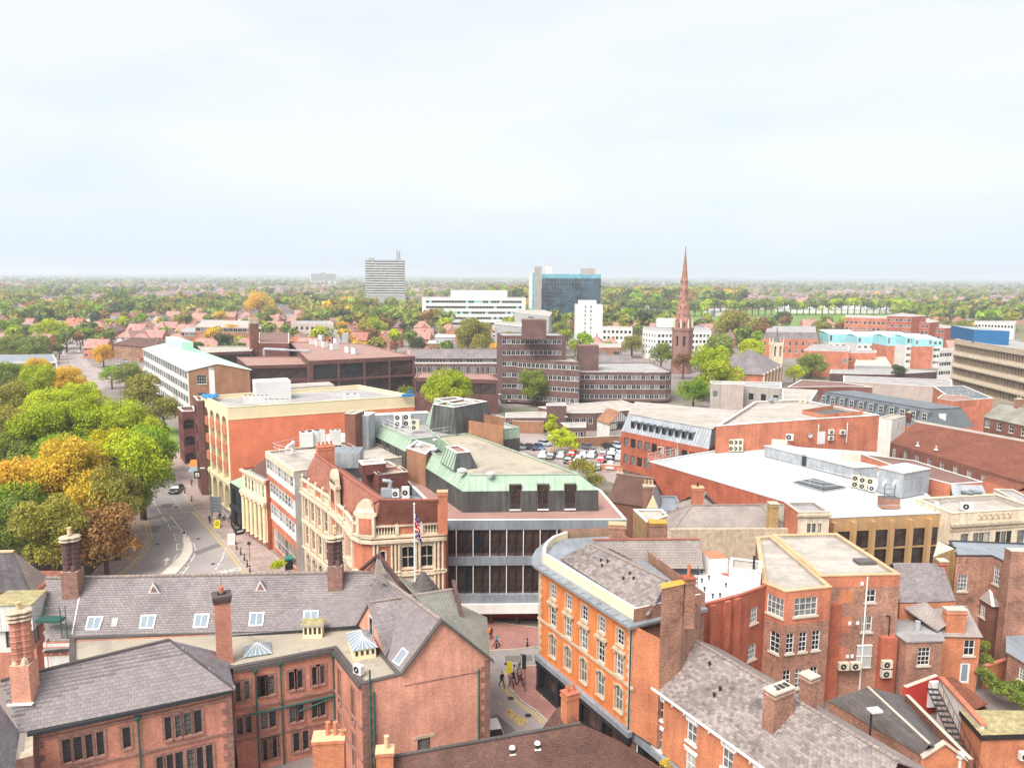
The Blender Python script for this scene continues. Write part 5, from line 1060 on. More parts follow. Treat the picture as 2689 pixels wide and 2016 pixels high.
mb=MB();mb.obox((*G(m4(820,1410),Zj),Zj-.3),2.2,1.2,.3,math.atan2(dJ.y,dJ.x),'felt_dark');mb.build('roof_hatch',b.root)
rj=math.atan2(dJ.y,dJ.x)
for k,(f,v)in enumerate(((.31,9.5),(.46,9.5),(.84,9.3),(.84,10.3))):
 q=J[0].lerp(J[1],f)+oJ*(1.0 if k>1 else .75);ac_unit((*q,Zj-v),rj,1.05,.4,.85,1,['cream condenser with round fan, left one on the brick wall','cream condenser with round fan beside the barred window','cream condenser, upper of two right of the barred window','cream condenser, lower of two right of the barred window'][k],False,'ac_cream','condensers on the old brick wall')
# ---------------------------------------------------------------- small brick houses and yards on the far right
def house(name,label,q,z0w,rise,wallm,roofm,depth,wins=None,gable=(),over=.2,z0=0,fac_=None,frac=.5):
 bb=Bld(name,label,P=q if len(q)==4 else back(q[0],q[1],depth));P4=q if len(q)==4 else back(q[0],q[1],depth)
 bb.walls(P4,z0,z0w,wallm,wins or{});r=bb.hip(P4,z0w,rise,roofm,over,gable,wall=wallm,frac=frac);bb.done();return bb,P4,r
# grey slate roof behind
zs=8.5;sl=[G3(a4(1078,410),zs),G3(a4(1500,395),zs),G3(a4(1400,110),zs+2.8),G3(a4(1025,105),zs+2.8)]
b=Bld('grey_slate_house','brick house under a plain grey slate slope below the yellow panelled wall',P=[p.xy for p in sl]);b.mb('roof').slab(sl,.12,'slate_tex');P4=[sl[0].xy,sl[1].xy,sl[2].xy,sl[3].xy];b.walls(P4,0,zs-.1,'brick_orange');b.mb('roof').slab([sl[3],sl[2],sl[2]+Vector((0,4,-2.6)),sl[3]+Vector((0,4,-2.6))],.12,'slate_tex');b.done()
chimney(G(a4(1385,195),zs+1.5),zs,zs+3.2,.9,.9,0,'brick_red',0,b=b)
# three storey brick house with yellow stone side
zy=11.5;Q=[G(s,zy)for s in(m4(1505,1380),m4(1770,1380),m4(1915,1450),m4(2080,1400),m4(2080,1290),m4(1450,1265))]
b=Bld('red_house_green_roof','red brick house with grey green flat roof and tall small paned sash windows',P=Q)
b.walls(Q,0,zy,'brick_old',{0:[Wr(zy-4.1,zy-2.2,1,1.1,'sash6',at=(.24,))],1:[Wr(zy-2.9,zy-.8,1,.9,'sash6',at=(.35,))]});b.flat(Q,zy,'lead',.05,.1,cop='dark_metal');b.done()
P4=back(*GP(zy+.6,m4(1330,1420),m4(1500,1350)),1.5);P4=[G(m4(1325,1420),zy),G(m4(1500,1350),zy),G(m4(1500,1330),zy+.5),G(m4(1365,1262),zy+.5)];P4=P4 if ccw(P4)else P4[::-1];b.walls(P4,0,zy+.5,'brick_yellow',part='side_wall');b.mb('side_wall').poly([(*p,zy+.5)for p in P4],'coping');b.done()
P4=back(*GP(zy+2.2,m4(1920,1345),m4(2100,1350)),1.2);b.walls(P4,0,zy+2.2,'brick_old',part='chimney_stack');b.mb('chimney_stack').poly([(*p,zy+2.2)for p in P4],'coping');b.done()
P4=[G(s,6.6)for s in(a4(1620,335),a4(1780,430),a4(1895,430),a4(1800,300))];q=GP(6.6,a4(1640,345),a4(1785,432),a4(1900,432));P4=[q[0],q[1],q[2],q[2]+Vector((.2,3)),q[0]+Vector((.8,2.5))]
b.walls(P4,0,6.6,'brick_dark',{0:[Wr(4.6,6.0,1,.8,'sash6')]},'bay');ap=G3(a4(1755,268),8);b.done()
O_=inset(P4,-.2)
for i in range(5):b.mb('bay_roof').face([(*O_[i],6.55),(*O_[(i+1)%5],6.55),ap],'slate_old_tex')
b.done();b.mb('hip').strip([Vector((*O_[1],6.6)),ap],.3,.06,'coping_white');b.done()
# mid houses with flue and door
zh=6.2;hs=[G(a4(1380,640),zh),G(a4(1700,655),zh)]
b,P4,r=house('gabled_brick_cottage','narrow brick house with pale door, white framed window and short chimney on its gable',back(G(a4(1370,650),zh),G(a4(1690,655),zh),6),zh,1.7,'brick_orange','slate_old_tex',6,{0:[Wr(zh-2.2,zh-.5,1,1.1,'sash_plain',at=(.75,)),Wr(zh-5.2,zh-3.0,1,1.0,'door_white',at=(.7,))]},(1,3))
chimney(P4[0].lerp(P4[1],.42)+Vector((0,.6)),zh-.4,zh+2.6,.8,2.0,math.atan2((P4[1]-P4[0]).y,(P4[1]-P4[0]).x),'brick_orange',0,b=b)
rl=[G3(a4(1365,620),7),G3(a4(1440,570),7.2),G3(a4(1215,335),9),G3(a4(1110,445),8)];b.mb('lean_roof').slab(rl,.15,'slate_old_tex');b.done()
zf=6.6;q=[G(s,zf)for s in(a4(1130,700),a4(1405,690),a4(1370,610),a4(1060,455),a4(1045,640))]
b=Bld('flat_brick_extension','brick back extension with dark felt roof and a small paned window',P=q);b.walls(q,0,zf,'brick_old',{0:[Wr(zf-2.6,zf-.7,1,1.3,'sash6',at=(.5,))]});b.mb('roof').slab([(*p,zf+.05)for p in inset(q,-.15)],.15,'felt_grey');b.done()
b.mb('painted_wall').prism(back(*GP(3.8,a4(1130,1050),a4(1370,960)),.4),0,3.8,'paint_red','coping');b.done();pd=back(*GP(3.6,a4(1283,990),a4(1355,985)),.3)
oo=Vector((0,-.5));mb=MB();mb.prism([p+oo for p in pd],1.0,3.6,'white_paint','white_paint');mb.build('door',b.root)
root=thing('steel_flue','tall shiny ribbed steel flue standing against the brick extension','flue',(*G(a4(1180,965),1.2),1.2));c=G(a4(1178,968),1.6);zt_=AT(a4(1215,548),c);mb=MB();mb.tube((*c,1.6),(*(c+Vector((.0,0))),zt_),.26,'zinc',12)
for k in range(24):z=1.8+k*(zt_-2)/24;mb.tube((*c,z),(*c,z+.05),.285,'ac_white',12,cap=False)
mb.build('flue',root);mb=MB();mb.tube((*c,2.9),(*c,3.1),.31,'dark_metal',12);mb.build('band',root)
# dark felt pitched roof in the yard
zd=4.6;y0=[G3(a4(540,1140),zd),G3(a4(1250,1560),zd),G3(a4(1300,1475),zd+1.8),G3(a4(835,1045),zd+1.8)]
b=Bld('dark_felt_hall','low hall with dark grey felt shingle roof in the yard behind the terrace',P=[p.xy for p in y0]);b.mb('roof').slab(y0,.12,'felt_dark');b.done();y1=[y0[3],y0[2],G3(a4(1480,1560),zd),G3(a4(1110,1110),zd)];b.mb('roof').slab(y1,.12,'felt_dark');b.done();b.mb('ridge').strip([y0[3],y0[2]],.22,.08,'coping');b.done()
fp=[y0[0].xy,y0[1].xy,y1[2].xy,y1[3].xy];b.walls(fp,0,zd-.1,'brick_old');b.mb('wall').face([(*y1[3].xy,zd-.1),(*y0[0].xy,zd-.1),y0[3]-Vector((0,0,.1))],'brick_old');b.done()
w_=[G(a4(1115,1100),5.4),G(a4(1600,1590),5.4)];b.mb('parapet').prism(back(w_[0],w_[1],.35),0,5.4,'brick_dark','coping');b.done()
q=GP(5.2,a4(1240,1560),a4(1345,1480),a4(1600,1590));P4=[q[0],q[0]+Vector((2.5,-1.5)),q[2],q[1]]
b=Bld('orange_gable_outbuilding','small orange brick gable with stone coping at the foot of the dark hall',P=[q[0],q[2],q[1]]);m_=MB();F_=[(*q[0],0),(*q[2],0),(*q[2],5.0),(*q[0].lerp(q[2],.45),6.4),(*q[0],5.0)];m_.poly(F_,'brick_orange');dd=Vector((.25,.35,0));m_.poly([Vector(p)+dd for p in F_][::-1],'brick_orange');m_.strip([Vector(F_[4]),Vector(F_[3])],.5,.12,'coping');m_.strip([Vector(F_[3]),Vector(F_[2])],.5,.12,'coping');m_.build('wall',b.root)
root=thing('roof_cowl','white round ventilator cowl on a pipe at the yard corner','ventilator',(*G(a4(1520,1650),4),4));c=G3(a4(1520,1655),4.3);mb=MB();mb.lathe(c,[(.2,0),(.2,.9),(.36,.95),(.36,1.15),(.2,1.3),(.01,1.32)],12,'ac_white');mb.build('cowl',root)
root=thing('street_lamp','street lamp with square white head in front of the dark hall','street lamp',(*G(a4(855,1340),5),0));c=G(a4(855,1340),6.2);mb=MB();mb.tube((*c,0),(*c,7.5),.09,'dark_metal',8);mb.build('pole',root);mb=MB();mb.obox((c.x+.25,c.y,7.5),1.0,.7,.16,.2,'coping_white');mb.build('lamp_head',root)
# yard on the right edge: white wall, stairs, low sheds, bins of greenery
yd=[G(a4(1380,985),4.2),G(a4(1690,1330),4.2)]
root=Bld('yard_wall','cream rendered yard wall topped with red tiles beside the outdoor stairs','wall',P=yd);root.mb('wall').prism(back(yd[0],yd[1],.3),0,4.2,'render_white',None);root.done();root.mb('coping').prism(inset(back(yd[0],yd[1],.3),-.12),4.2,4.4,'brick_flame','brick_flame',True);root.done()
st=Bld('fire_escape','dark metal outdoor staircase with railings descending beside the cream yard wall','staircase',P=yd);a_,c_=Vector((*(yd[0]+Vector((-.9,-.5))),3.4)),Vector((*(yd[1]+Vector((-1.1,-1.5))),.3))
for k in range(16):p=a_.lerp(c_,k/15);mb=MB();mb.obox(p,.32,1.0,.06,math.atan2((c_-a_).y,(c_-a_).x),'dark_metal');mb.build('step',st.root)
dn=Vector((-(c_-a_).y,(c_-a_).x,0)).normalized()*.5
for s_ in(-1,1):
 mb=MB();mb.tube(a_+dn*s_,c_+dn*s_,.05,'dark_metal',5);mb.tube(a_+dn*s_+Vector((0,0,1)),c_+dn*s_+Vector((0,0,1)),.03,'dark_metal',5);mb.build('handrail',st.root)
 for k in range(9):p=a_.lerp(c_,k/8)+dn*s_;mb=MB();mb.tube(p,p+Vector((0,0,1)),.02,'dark_metal',4);mb.build('baluster',st.root)
q=[G(s,3.8)for s in(a4(1700,1400),a4(2060,1390),a4(2100,1230),a4(1545,1225))]
b=Bld('mossy_roofed_shed','low orange brick store with mossy pebbled roof and black fascia board',P=q);b.walls(q,0,3.3,'brick_orange');b.done();b.mb('roof').prism(inset(q,-.15),3.3,3.8,'wood_dark','felt_moss',True);b.done()
ac_unit((*(q[0].lerp(q[1],.85)+Vector((0,-.5))),1.6),0,.9,.4,.8,1,'small white condenser on orange wall below the mossy roof',False,'ac_white')
q=[G(s,2.6)for s in(a4(1530,1270),a4(1740,1200),a4(1480,1010),a4(1390,1000))]
b=Bld('corrugated_lean_to','narrow brown corrugated lean-to roof behind the cream yard wall',P=q);b.mb('roof').slab([(*q[0],2.7),(*q[1],3.0),(*q[2],3.2),(*q[3],2.9)],.1,'tile_pan');b.walls(q if ccw(q)else q[::-1],0,2.55,'brick_old');b.done()
q=[G(s,4.6)for s in(a4(1900,790),a4(2080,900),a4(2080,770),a4(1890,775))];q=GP(4.6,a4(1895,785),a4(2120,920),a4(2120,660),a4(1895,672))
b=Bld('edge_brick_outhouse','brick outhouse with grey roof and a white paned window at the right edge',P=q);b.walls(q,0,4.6,'brick_old',{0:[Wr(2.6,4.0,1,1.0,'sash6',at=(.55,))]});b.mb('roof').slab([(*p,4.7)for p in inset(q,-.2)],.12,'lead');b.done()
q=[G(a4(1730,900),2.4),G(a4(1900,845),2.4)];b=Bld('curved_garden_wall','low red garden wall with rounded brick coping near the right edge','wall',P=q);b.mb('wall').prism(back(q[0],q[1],.3),0,2.4,'brick_orange',None);b.done();b.mb('coping').prism(inset(back(q[0],q[1],.3),-.06),2.4,2.6,'brick_flame','brick_flame',True);b.done()
# ---------------------------------------------------------------- right middle distance
# red brick offices with lead mansard, and brick block, white-roofed hall
Zm=HB(m3(1090,800),m3(1098,435));A=G(m3(1098,435),Zm);Bq=G(m3(1760,572),Zm);L=Ld(A,Bq)
P4=[A,Bq,G(m3(1820,400),Zm+3)+Vector((9,16)),G(m3(1210,300),Zm+3)+Vector((1,14))]
b=Bld('lead_mansard_offices','red brick offices with pale lead mansard and a row of box dormers',P=P4)
fac(b,A,Bq,[(0,Zm,'brick_red')],[Wr(Zm-3.0,Zm-1.2,11,1.25,'office_plain',.8,1.2),Wr(Zm-6.6,Zm-4.7,11,1.25,'office_plain',.8,1.2),Wr(.6,2.2,11,1.25,'office_plain',.8,1.2)])
for i in(1,2,3):fac(b,P4[i],P4[(i+1)%4],[(0,Zm,'brick_red')])
T4=inset(P4,[2.2,.2,.5,1.2]);b.frustum(P4,Zm,T4,Zm+3.3,'zinc',rib=.7,rm='lead');b.done();b.mb('roof').poly([(*p,Zm+3.35)for p in inset(T4,-.15)],'felt_pale');b.done()
d=(Bq-A).normalized();o=Vector((d.y,-d.x));rr=math.atan2(d.y,d.x)
for k in range(10):
 c=A+d*(L*(.12+.074*k))-o*1.1;mb=MB();mb.obox((*c,Zm+.9),.95,1.3,1.5,rr,'zinc_dark','lead');dm=mb.build('dormer',b.root);mb=MB();mb.obox((*(c+o*.62),Zm+1.05),.75,.1,1.2,rr,'glass');mb_o=mb.mesh('pane',ORG[b.root.name]);put('pane',mb_o,dm)
q=GP(Zm+3.6,m3(1770,560),m3(1990,520));sc_=thing('scaffold','white tubular scaffold with timber boards at the foot of the lead mansard','scaffolding',(*G(m3(1500,600),Zm-1.5),Zm-1.5))
s0,s1=G3(m3(1300,655),Zm-2.2),G3(m3(1680,580),Zm-2.2);mb=MB()
for z in(0,.6,1.2):mb.tube(s0+Vector((0,0,z)),s1+Vector((0,0,z)),.05,'ac_white',4)
mb.build('rail',sc_);mb=MB()
for k in range(8):q=s0.lerp(s1,k/7);mb.tube(q-Vector((0,0,.4)),q+Vector((0,0,2.4 if k>3 else 1.4)),.05,'ac_white',4);mb.tube(q,q+Vector((.9,1.3,.2)),.04,'ac_white',4)
for k in range(6):q=s1+Vector((-2.5+.8*k,.6,2));mb.tube(q,q+Vector((1.4*(-1)**k,.3,2.2)),.05,'ac_white',4);mb.tube(q,q+Vector((1.8,0,.3)),.05,'ac_white',4)
mb.build('pole',sc_);mb=MB()
for k in range(5):mb.obox(s1+Vector((-4.6,.25+.25*k,.5+.03*k)),7,.22,.05,.15+.03*k,'buff_clay')
mb.build('boards',sc_)
# brick cube block (upper right) with sunk plant well
Zn=15.5;Pn=GP(Zn,m4(-185,245),m4(455,345),m4(920,318),m4(600,262),m4(0,205));Pn=GP(Zn,m3(1815,400),m4(455,345),m4(922,318),m4(330,198),m4(-20,215))
b=Bld('orange_brick_block','plain orange brick block with pale flat roof and sunken plant well behind the white roof',P=Pn);b.walls(Pn,0,Zn,'brick_flame');b.flat(Pn,Zn,'felt_pale',.5,.4,cop='coping_white');b.done()
wl=GP(Zn-.45,m4(335,305),m4(495,340),m4(820,310),m4(580,265));b.mb('well').poly([(*p,Zn-.44)for p in wl],'felt_dark');
for i in range(4):j=(i+1)%4;b.mb('well').face([(*wl[j],Zn-.44),(*wl[i],Zn-.44),(*wl[i],Zn+.3),(*wl[j],Zn+.3)],'brick_flame')
b.done();xl=AT(m4(520,590),G(m4(520,590),11));e1,e2=Pn[1],Pn[2]
for u0,w_,v0,v1,m in((.03,1.5,Zn-4.6,Zn-1.9,'white_paint'),):boxon(b,'door',e1,e2,Ld(e1,e2)*u0,Ld(e1,e2)*u0+w_,10.6,13,.06,m)
re_=math.atan2((e2-e1).y,(e2-e1).x)
for k,(f,z)in enumerate(((.22,12.4),(.22,11.2),(.4,12.2))):q=e1.lerp(e2,f)+Vector((0,-.3));ac_unit((*q,z),re_,1.1,.4,.95,1,['condenser on the orange block wall, upper one by the white door','condenser on the orange block wall, lower one by the white door','condenser on the orange block wall beside the white pipe'][k],False,'ac_white','condensers on the orange block')
q=e1.lerp(Pn[0],.28)+Vector((-.1,-.3));ac_unit((*q,11.8),-.35,1.4,.4,1.3,1,'tall white box mounted on left face of the orange block',False,'ac_white')
root=thing('satellite_dish','grey satellite dish on orange block wall left of the white door','satellite dish',(*e1.lerp(Pn[0],.07),13));c=Vector((*(e1.lerp(Pn[0],.07)+Vector((-.2,-.7))),12.6));mb=MB()
for k in range(10):t0,t1=2*math.pi*k/10,2*math.pi*(k+1)/10;mb.face([c+Vector((.15,.25,0)),c+Vector((.45*math.cos(t0),0,.5*math.sin(t0))),c+Vector((.45*math.cos(t1),0,.5*math.sin(t1)))],'render_grey')
mb.build('dish',root);mb=MB();mb.tube(c+Vector((.1,.2,-.1)),c+Vector((.3,.7,-.4)),.04,'dark_metal',5);mb.build('arm',root)
for f,t in((.02,.0),(.48,0)):q=e1.lerp(e2,f)+Vector((0,-.15));pipe(b,[(*q,10.6),(*q,14.5)],'white_paint',.1)
for k,(x,y)in enumerate(((100,225),(135,220))):mb=MB();c=G3(m4(x,y),Zn-.4);mb.lathe(c,[(.5,0),(.5,.5),(.7,.6),(.5,1.0),(.01,1.1)],10,'lead');mb.build('turbine_vent',b.root)
for x in(322,362):mb=MB();c=G3(m4(x,228),Zn-.4);mb.tube(c,c+Vector((0,0,1.6)),.22,'stone_pale',8);mb.build('flue',b.root)
# white membrane hall
Zw=10.6;Wp=GP(Zw,m3(1310,668),m4(250,985),m4(555,1095),m4(1455,1055),m4(1300,930),m4(905,600),m4(300,560),m4(-30,535))
b=Bld('white_roofed_hall','big red brick hall with a glaring white flat roof and long grey clad plant houses',P=[Wp[0],Wp[2],Wp[3],Wp[5]])
for i in range(len(Wp)):
 if i==2:continue
 fac(b,Wp[i],Wp[(i+1)%len(Wp)],[(0,Zw,'brick_red')])
A,Bq=Wp[2],Wp[3];L=Ld(A,Bq);b.done()
fac(b,A,Bq,[(0,Zw,'tan_panel')],[Wr(Zw-4.4,Zw-1.9,6,2.9,'dark_grid',.5,.2),Wr(Zw-7.6,Zw-4.6,6,2.9,'shop',.5,.2),Wr(.5,2.8,6,2.9,'shop',.5,.2)])
for k in range(6):u=.1+(L-.9)*(k+.0)/6+(0 if k else 0);boxon(b,'fin',A,Bq,u+.0,u+.55,0,Zw-.5,.7,'tan_panel')
b.flat(Wp,Zw,'membrane',.12,.35,cop='membrane');b.done()
for q2,h_,dp in(((m4(50,625),m4(725,800)),2.6,6),((m4(905,895),m4(1090,945)),4.3,5.5)):
 z0=Zw;g0,g1=G(q2[0],z0),G(q2[1],z0);
 P4=back(g0,g1,dp)if dp!=5.5 else[g0,g1,G(m4(1290,905),z0),G(m4(1290,905),z0)+(g0-g1)]
 if dp==6:h_=AT(m4(720,715),g1)-z0;P4=[g0,g1,G(m4(905,790),z0),G(m4(905,790),z0)+(g0-g1)]
 else:h_=AT(m4(1095,758),g1)-z0
 b.walls(P4,z0,z0+h_,'zinc',part='plant_house');b.mb('plant_house_roof').prism(inset(P4,-.12),z0+h_,z0+h_+.12,'coping','membrane');b.done()
 if dp==6:boxon(b,'door',g0,g1,Ld(g0,g1)*.45,Ld(g0,g1)*.45+.9,z0,z0+2,.05,'dark_metal');lbox(b,'roof_box',(*G(m4(700,660),z0+h_),z0+h_),2.4,2.4,1.3,-.35,'coping');b.done();lbox(b,'roof_box',(*G(m4(165,545),z0+h_),z0+h_),2.6,2,.9,-.35,'coping');b.done()
hz=[G(s,Zw)for s in(m4(265,828),m4(500,895),m4(670,868),m4(425,800))];b.mb('rooflight').prism(hz,Zw,Zw+.2,'zinc',None);b.done();b.mb('rooflight_glass').prism(inset(hz,.2),Zw,Zw+.25,'glass','glass');b.done()
for k,(x,y,w,n_)in enumerate(((735,860,1.1,2),(790,875,1.3,2),(850,885,1.4,2),(862,895,.9,1),(1578,1035,1.6,1))):
 q=G(m4(x,y),Zw);ac_unit((*q,Zw),-.3,w,.6,1.9 if k<3 else 1.1,n_,['cream condenser left of the three by the grey plant house','cream condenser in the middle of three by the grey plant house','cream condenser right of the three by the grey plant house','small white condenser in front of the three cream ones','white vent box before the lead dormers at right'][k],False,'ac_cream' if k<3 else 'ac_white','condensers on the white roof')
for k in range(3):q=G(m3(1930+33*k,590),Zw);ac_unit((*q,Zw),-.3,1.0,.9,2.3,2,'cream louvred chiller at left end of the grey plant house, '+['first','middle','last'][k]+' of three',False,'ac_cream','chillers at the plant house end')
ck=Bld('brick_chimney_stub','squat brick stack with metal aerial frame standing on the white roof','chimney',P=[G(m4(990,1015),Zw)],base=Zw);c=G3(m4(990,1010),Zw);ck.mb('stack').obox(c,2.4,1.6,1.4,-.05,'brick_old','felt_dark');ck.done()
for dx in(-.7,.7):mb=MB();mb.tube(c+Vector((dx,0,1.4)),c+Vector((dx,0,3.6)),.04,'dark_metal',4);mb.tube(c+Vector((dx-.5,-.4,3.2)),c+Vector((dx+.3,.4,3.7)),.16,'ac_white',6);mb.build('floodlight',ck.root)
mb=MB();[mb.tube(c+Vector((-.7,0,z)),c+Vector((.7,0,z)),.03,'dark_metal',4)for z in(1.9,2.6,3.2)];mb.build('frame',ck.root)
def R3(z,*px):return[G3(p,z)for p in px]
railing('thin wire rail along the left edge of white roof',R3(Zw,m3(1340,690),m3(1500,740),m3(1780,820),m4(95,920),m4(250,980)),1.3,4,'ac_white',.02);railing('thin rail along front edge of the white roof',R3(Zw,m4(560,1085),m4(900,1065),m4(1450,1048)),1.2,3,'ac_white',.02)
railing('white walkway rail beside the long grey plant house',R3(Zw,m4(50,690),m4(380,760),m4(720,835)),1.1,2.5);railing('white rail around the dark rooflight',R3(Zw,m4(290,830),m4(500,880),m4(660,865)),1.1,2);railing('white rail at right end of white roof near the lead dormers',R3(Zw,m4(1240,990),m4(1380,1035),m4(1440,1010)),1.1,2)
# brick link with lead dormer slope
Pq=[G(s,12.5)for s in(m4(1300,925),m4(1465,965),m4(1700,860),m4(1640,810),m4(1120,640),m4(900,600))];Pq=GP(12.3,m4(1295,795),m4(1462,838),m4(1700,822),m4(1180,660),m4(780,610))
b=Bld('lead_dormer_link','brick link with brown flat roof ending in a blue grey lead slope with twin dormers',P=Pq);b.walls(Pq,0,12.3,'brick_flame');b.flat(Pq,12.3,'felt_brown',.1,.1,cop='coping_white');b.done()
g0,g1=G(m4(1500,1040),9.3),G(m4(1765,1010),9.3);t0,t1=G(m4(1465,838),12.3),G(m4(1690,815),12.3);b.mb('lead_slope').slab([(*g0,9.3),(*g1,9.3),(*t1,12.3),(*t0,12.3)],.15,'zinc');b.done();b.mb('wall').prism([g0,g1,t1,t0],0,9.2,'brick_flame');b.done()
for f in(.38,.62):c=g0.lerp(g1,f).lerp(t0.lerp(t1,f),.35);mb=MB();mb.obox((*c,10),1.1,1.4,1.6,.05,'zinc_dark','lead');dm=mb.build('dormer',b.root);mb=MB();mb.obox((c.x,c.y-.7,10.15),.8,.08,1.25,.05,'glass');put('pane',mb.mesh('pane',ORG[b.root.name]),dm)
# cream balustraded front on the right edge
Zc=11.2;A,Bq=G(m4(1470,1060),Zc),G(m4(2120,1020),Zc);P4=back(A,Bq,7)
b=Bld('balustraded_stone_front','weathered cream stone building with pierced balustrade and dark mullioned windows at right',P=P4);L=Ld(A,Bq)
fac(b,A,Bq,[(0,Zc,'stone_pale')],[Wr(Zc-4.9,Zc-2.9,1,1.2,'office_plain',at=(.17,)),Wr(Zc-4.9,Zc-2.9,3,.85,'office_plain',at=(.3,.365,.43)),Wr(Zc-4.9,Zc-2.9,3,.85,'office_plain',at=(.56,.625,.69)),Wr(Zc-4.9,Zc-2.9,1,1.2,'office_plain',at=(.83,))])
for i in(1,2,3):fac(b,P4[i],P4[(i+1)%4],[(0,Zc,'stone_pale')])
b.flat(P4,Zc,'felt_pale',.8,.4,cop='stone_pale');b.done()
for z,pr,h_ in((Zc-1.75,.4,.35),(Zc-2.4,.15,.3),(Zc-5.4,.2,.25)):boxon(b,'cornice',A,Bq,-.1,L,z,z+h_,pr,'stone')
boxon(b,'balustrade_field',A,Bq,L*.3,L*.7,Zc-1.1,Zc-.25,.03,'stone_pale')
for k in range(6):
 u=L*(.33+.067*k)
 for s_ in(-1,1):Aq=A+(Bq-A).normalized()*u+o*.1;d_=(Bq-A).normalized();mb=MB();oo=Vector((d_.y,-d_.x))*.08;p0=Vector((*(A+d_*(u-.3*s_)+oo),Zc-1.05));p1=Vector((*(A+d_*(u+.3*s_)+oo),Zc-.3));mb.tube(p0,p1,.07,'stone',4);mb.build('balustrade_cross',b.root)
# yellow stone pavilion with arch
Zp=12.0;A,Bq=G(m4(310,1052),Zp),G(m4(548,1050),Zp);P4=back(A,Bq,4.5);b=Bld('cream_stone_pavilion','small cream stone tower block with three slot windows above a lead arched roof',P=P4);fac(b,A,Bq,[(0,Zp,'stone_pale')],[Wr(Zp-2.7,Zp-1.5,3,.5,'office_plain',at=(.36,.52,.7))])
for i in(1,2,3):fac(b,P4[i],P4[(i+1)%4],[(0,Zp,'brick_flame')])
b.flat(P4,Zp,'felt_grey',.4,.3,cop='coping');b.done();boxon(b,'cornice',A,Bq,-.2,Ld(A,Bq)+.2,Zp-.5,Zp-.25,.3,'stone')
c=A.lerp(Bq,.5)+Vector((0,-2.5));mb=MB();n_=10;Rr=Ld(A,Bq)*.62
for k in range(n_):
 t0,t1=math.pi*k/n_,math.pi*(k+1)/n_;mb.face([(c.x-Rr*math.cos(t0),c.y,7.2+1.6*math.sin(t0)),(c.x-Rr*math.cos(t1),c.y,7.2+1.6*math.sin(t1)),(c.x-Rr*math.cos(t1),c.y+2.5,7.2+1.6*math.sin(t1)),(c.x-Rr*math.cos(t0),c.y+2.5,7.2+1.6*math.sin(t0))],'lead')
 mb.face([(c.x-Rr*math.cos(t0),c.y,7.2+1.6*math.sin(t0)),(c.x-Rr*math.cos(t0),c.y,6.8),(c.x-Rr*math.cos(t1),c.y,6.8),(c.x-Rr*math.cos(t1),c.y,7.2+1.6*math.sin(t1))],'amber')
mb.build('arched_roof',b.root)
# slate roofs between the white hall and the corner building
zs=7.5;A,Bq=G(m3(1440,1195),zs+1),G(m4(345,1190),zs+1);P4=back(A,Bq,9)
b=Bld('parapeted_slate_house','long slate roof behind a stone parapet in front of the white roofed hall',P=P4);b.walls(P4,0,zs,'brick_old');boxon(b,'parapet',A,Bq,0,Ld(A,Bq),0,zs+1.4,.3,'stone',.2);r=b.hip(P4,zs,3.2,'slate_old_tex',.2);b.done()
A,Bq=G(m3(1300,1175),zs+.2),G(m3(1530,1180),zs+.2)
P4=back(*GP(9.2,m3(1190,1030),m3(1300,1130)),6);P4=GP(8.6,m3(1190,1030),m3(1290,1128),m3(1460,1075),m3(1400,1030));b=Bld('flat_stone_annexe','pale flat roofed annexe with brown stone wall left of the slate roof',P=P4);b.walls(P4,0,8.6,'tan_panel',{0:[Wr(6,7.6,3,.5,'office_plain')]});b.flat(P4,8.6,'felt_pale',.25,cop='coping_white');b.done()
chimney(G(m3(1370,1160),9),6,9.8,1.6,2.2,0,'brick_old',0,b=b,cap='amber')
A,Bq=G(m3(1590,1030),9.5),G(m3(1900,1035),9.5);P4=back(A,Bq,7);b=Bld('hipped_slate_house','hipped slate roof with square brick chimney against the long red wall',P=P4);b.walls(P4,0,8.4,'brick_flame');b.hip(P4,8.4,2.6,'slate_old_tex',.2);b.done();chimney(G(m3(1670,990),10.5),8,AT(m3(1670,855),G(m3(1670,990),10.5)),1.2,1.5,0,'brick_flame',1,b=b,cap='coping_tan',pot='dark_metal')
A,Bq=G(m4(60,1150),8.6),G(m4(250,1155),8.6);P4=back(A,Bq,8);b=Bld('old_slate_lean','dark mossy slate roof with crumbling yellow chimney beside the cream pavilion',P=P4);b.walls(P4,0,8.4,'brick_old');b.hip(P4,8.4,2,'slate_green',.1,(1,3));b.done();chimney(G(m4(110,1140),9.2),8,12.2,1.2,1.2,0,'brick_yellow',0,b=b)
A,Bq=G(m3(1000,920),7),G(m3(1260,1010),7);P4=GP(6.6,m3(1090,1040),m3(1290,985),m3(1250,900),m3(950,815));P4=back(G(m3(1000,960),6),G(m3(1270,1000),6),9)
b,P4,r=house('brown_tiled_inn','old brown tiled roof with tall brick chimney behind the copper-roofed block',P4,6,3.4,'brick_dark','tile_brown',9,None,(1,3));chimney(G(m3(1303,940),8),6,AT(m3(1303,845),G(m3(1303,940),8)),1.2,1.7,0,'brick_old',3,b=b,poth=.8);chimney(G(m3(1085,835),7.5),5,9.5,.8,1.0,0,'brick_old',2,b=b,poth=.7)
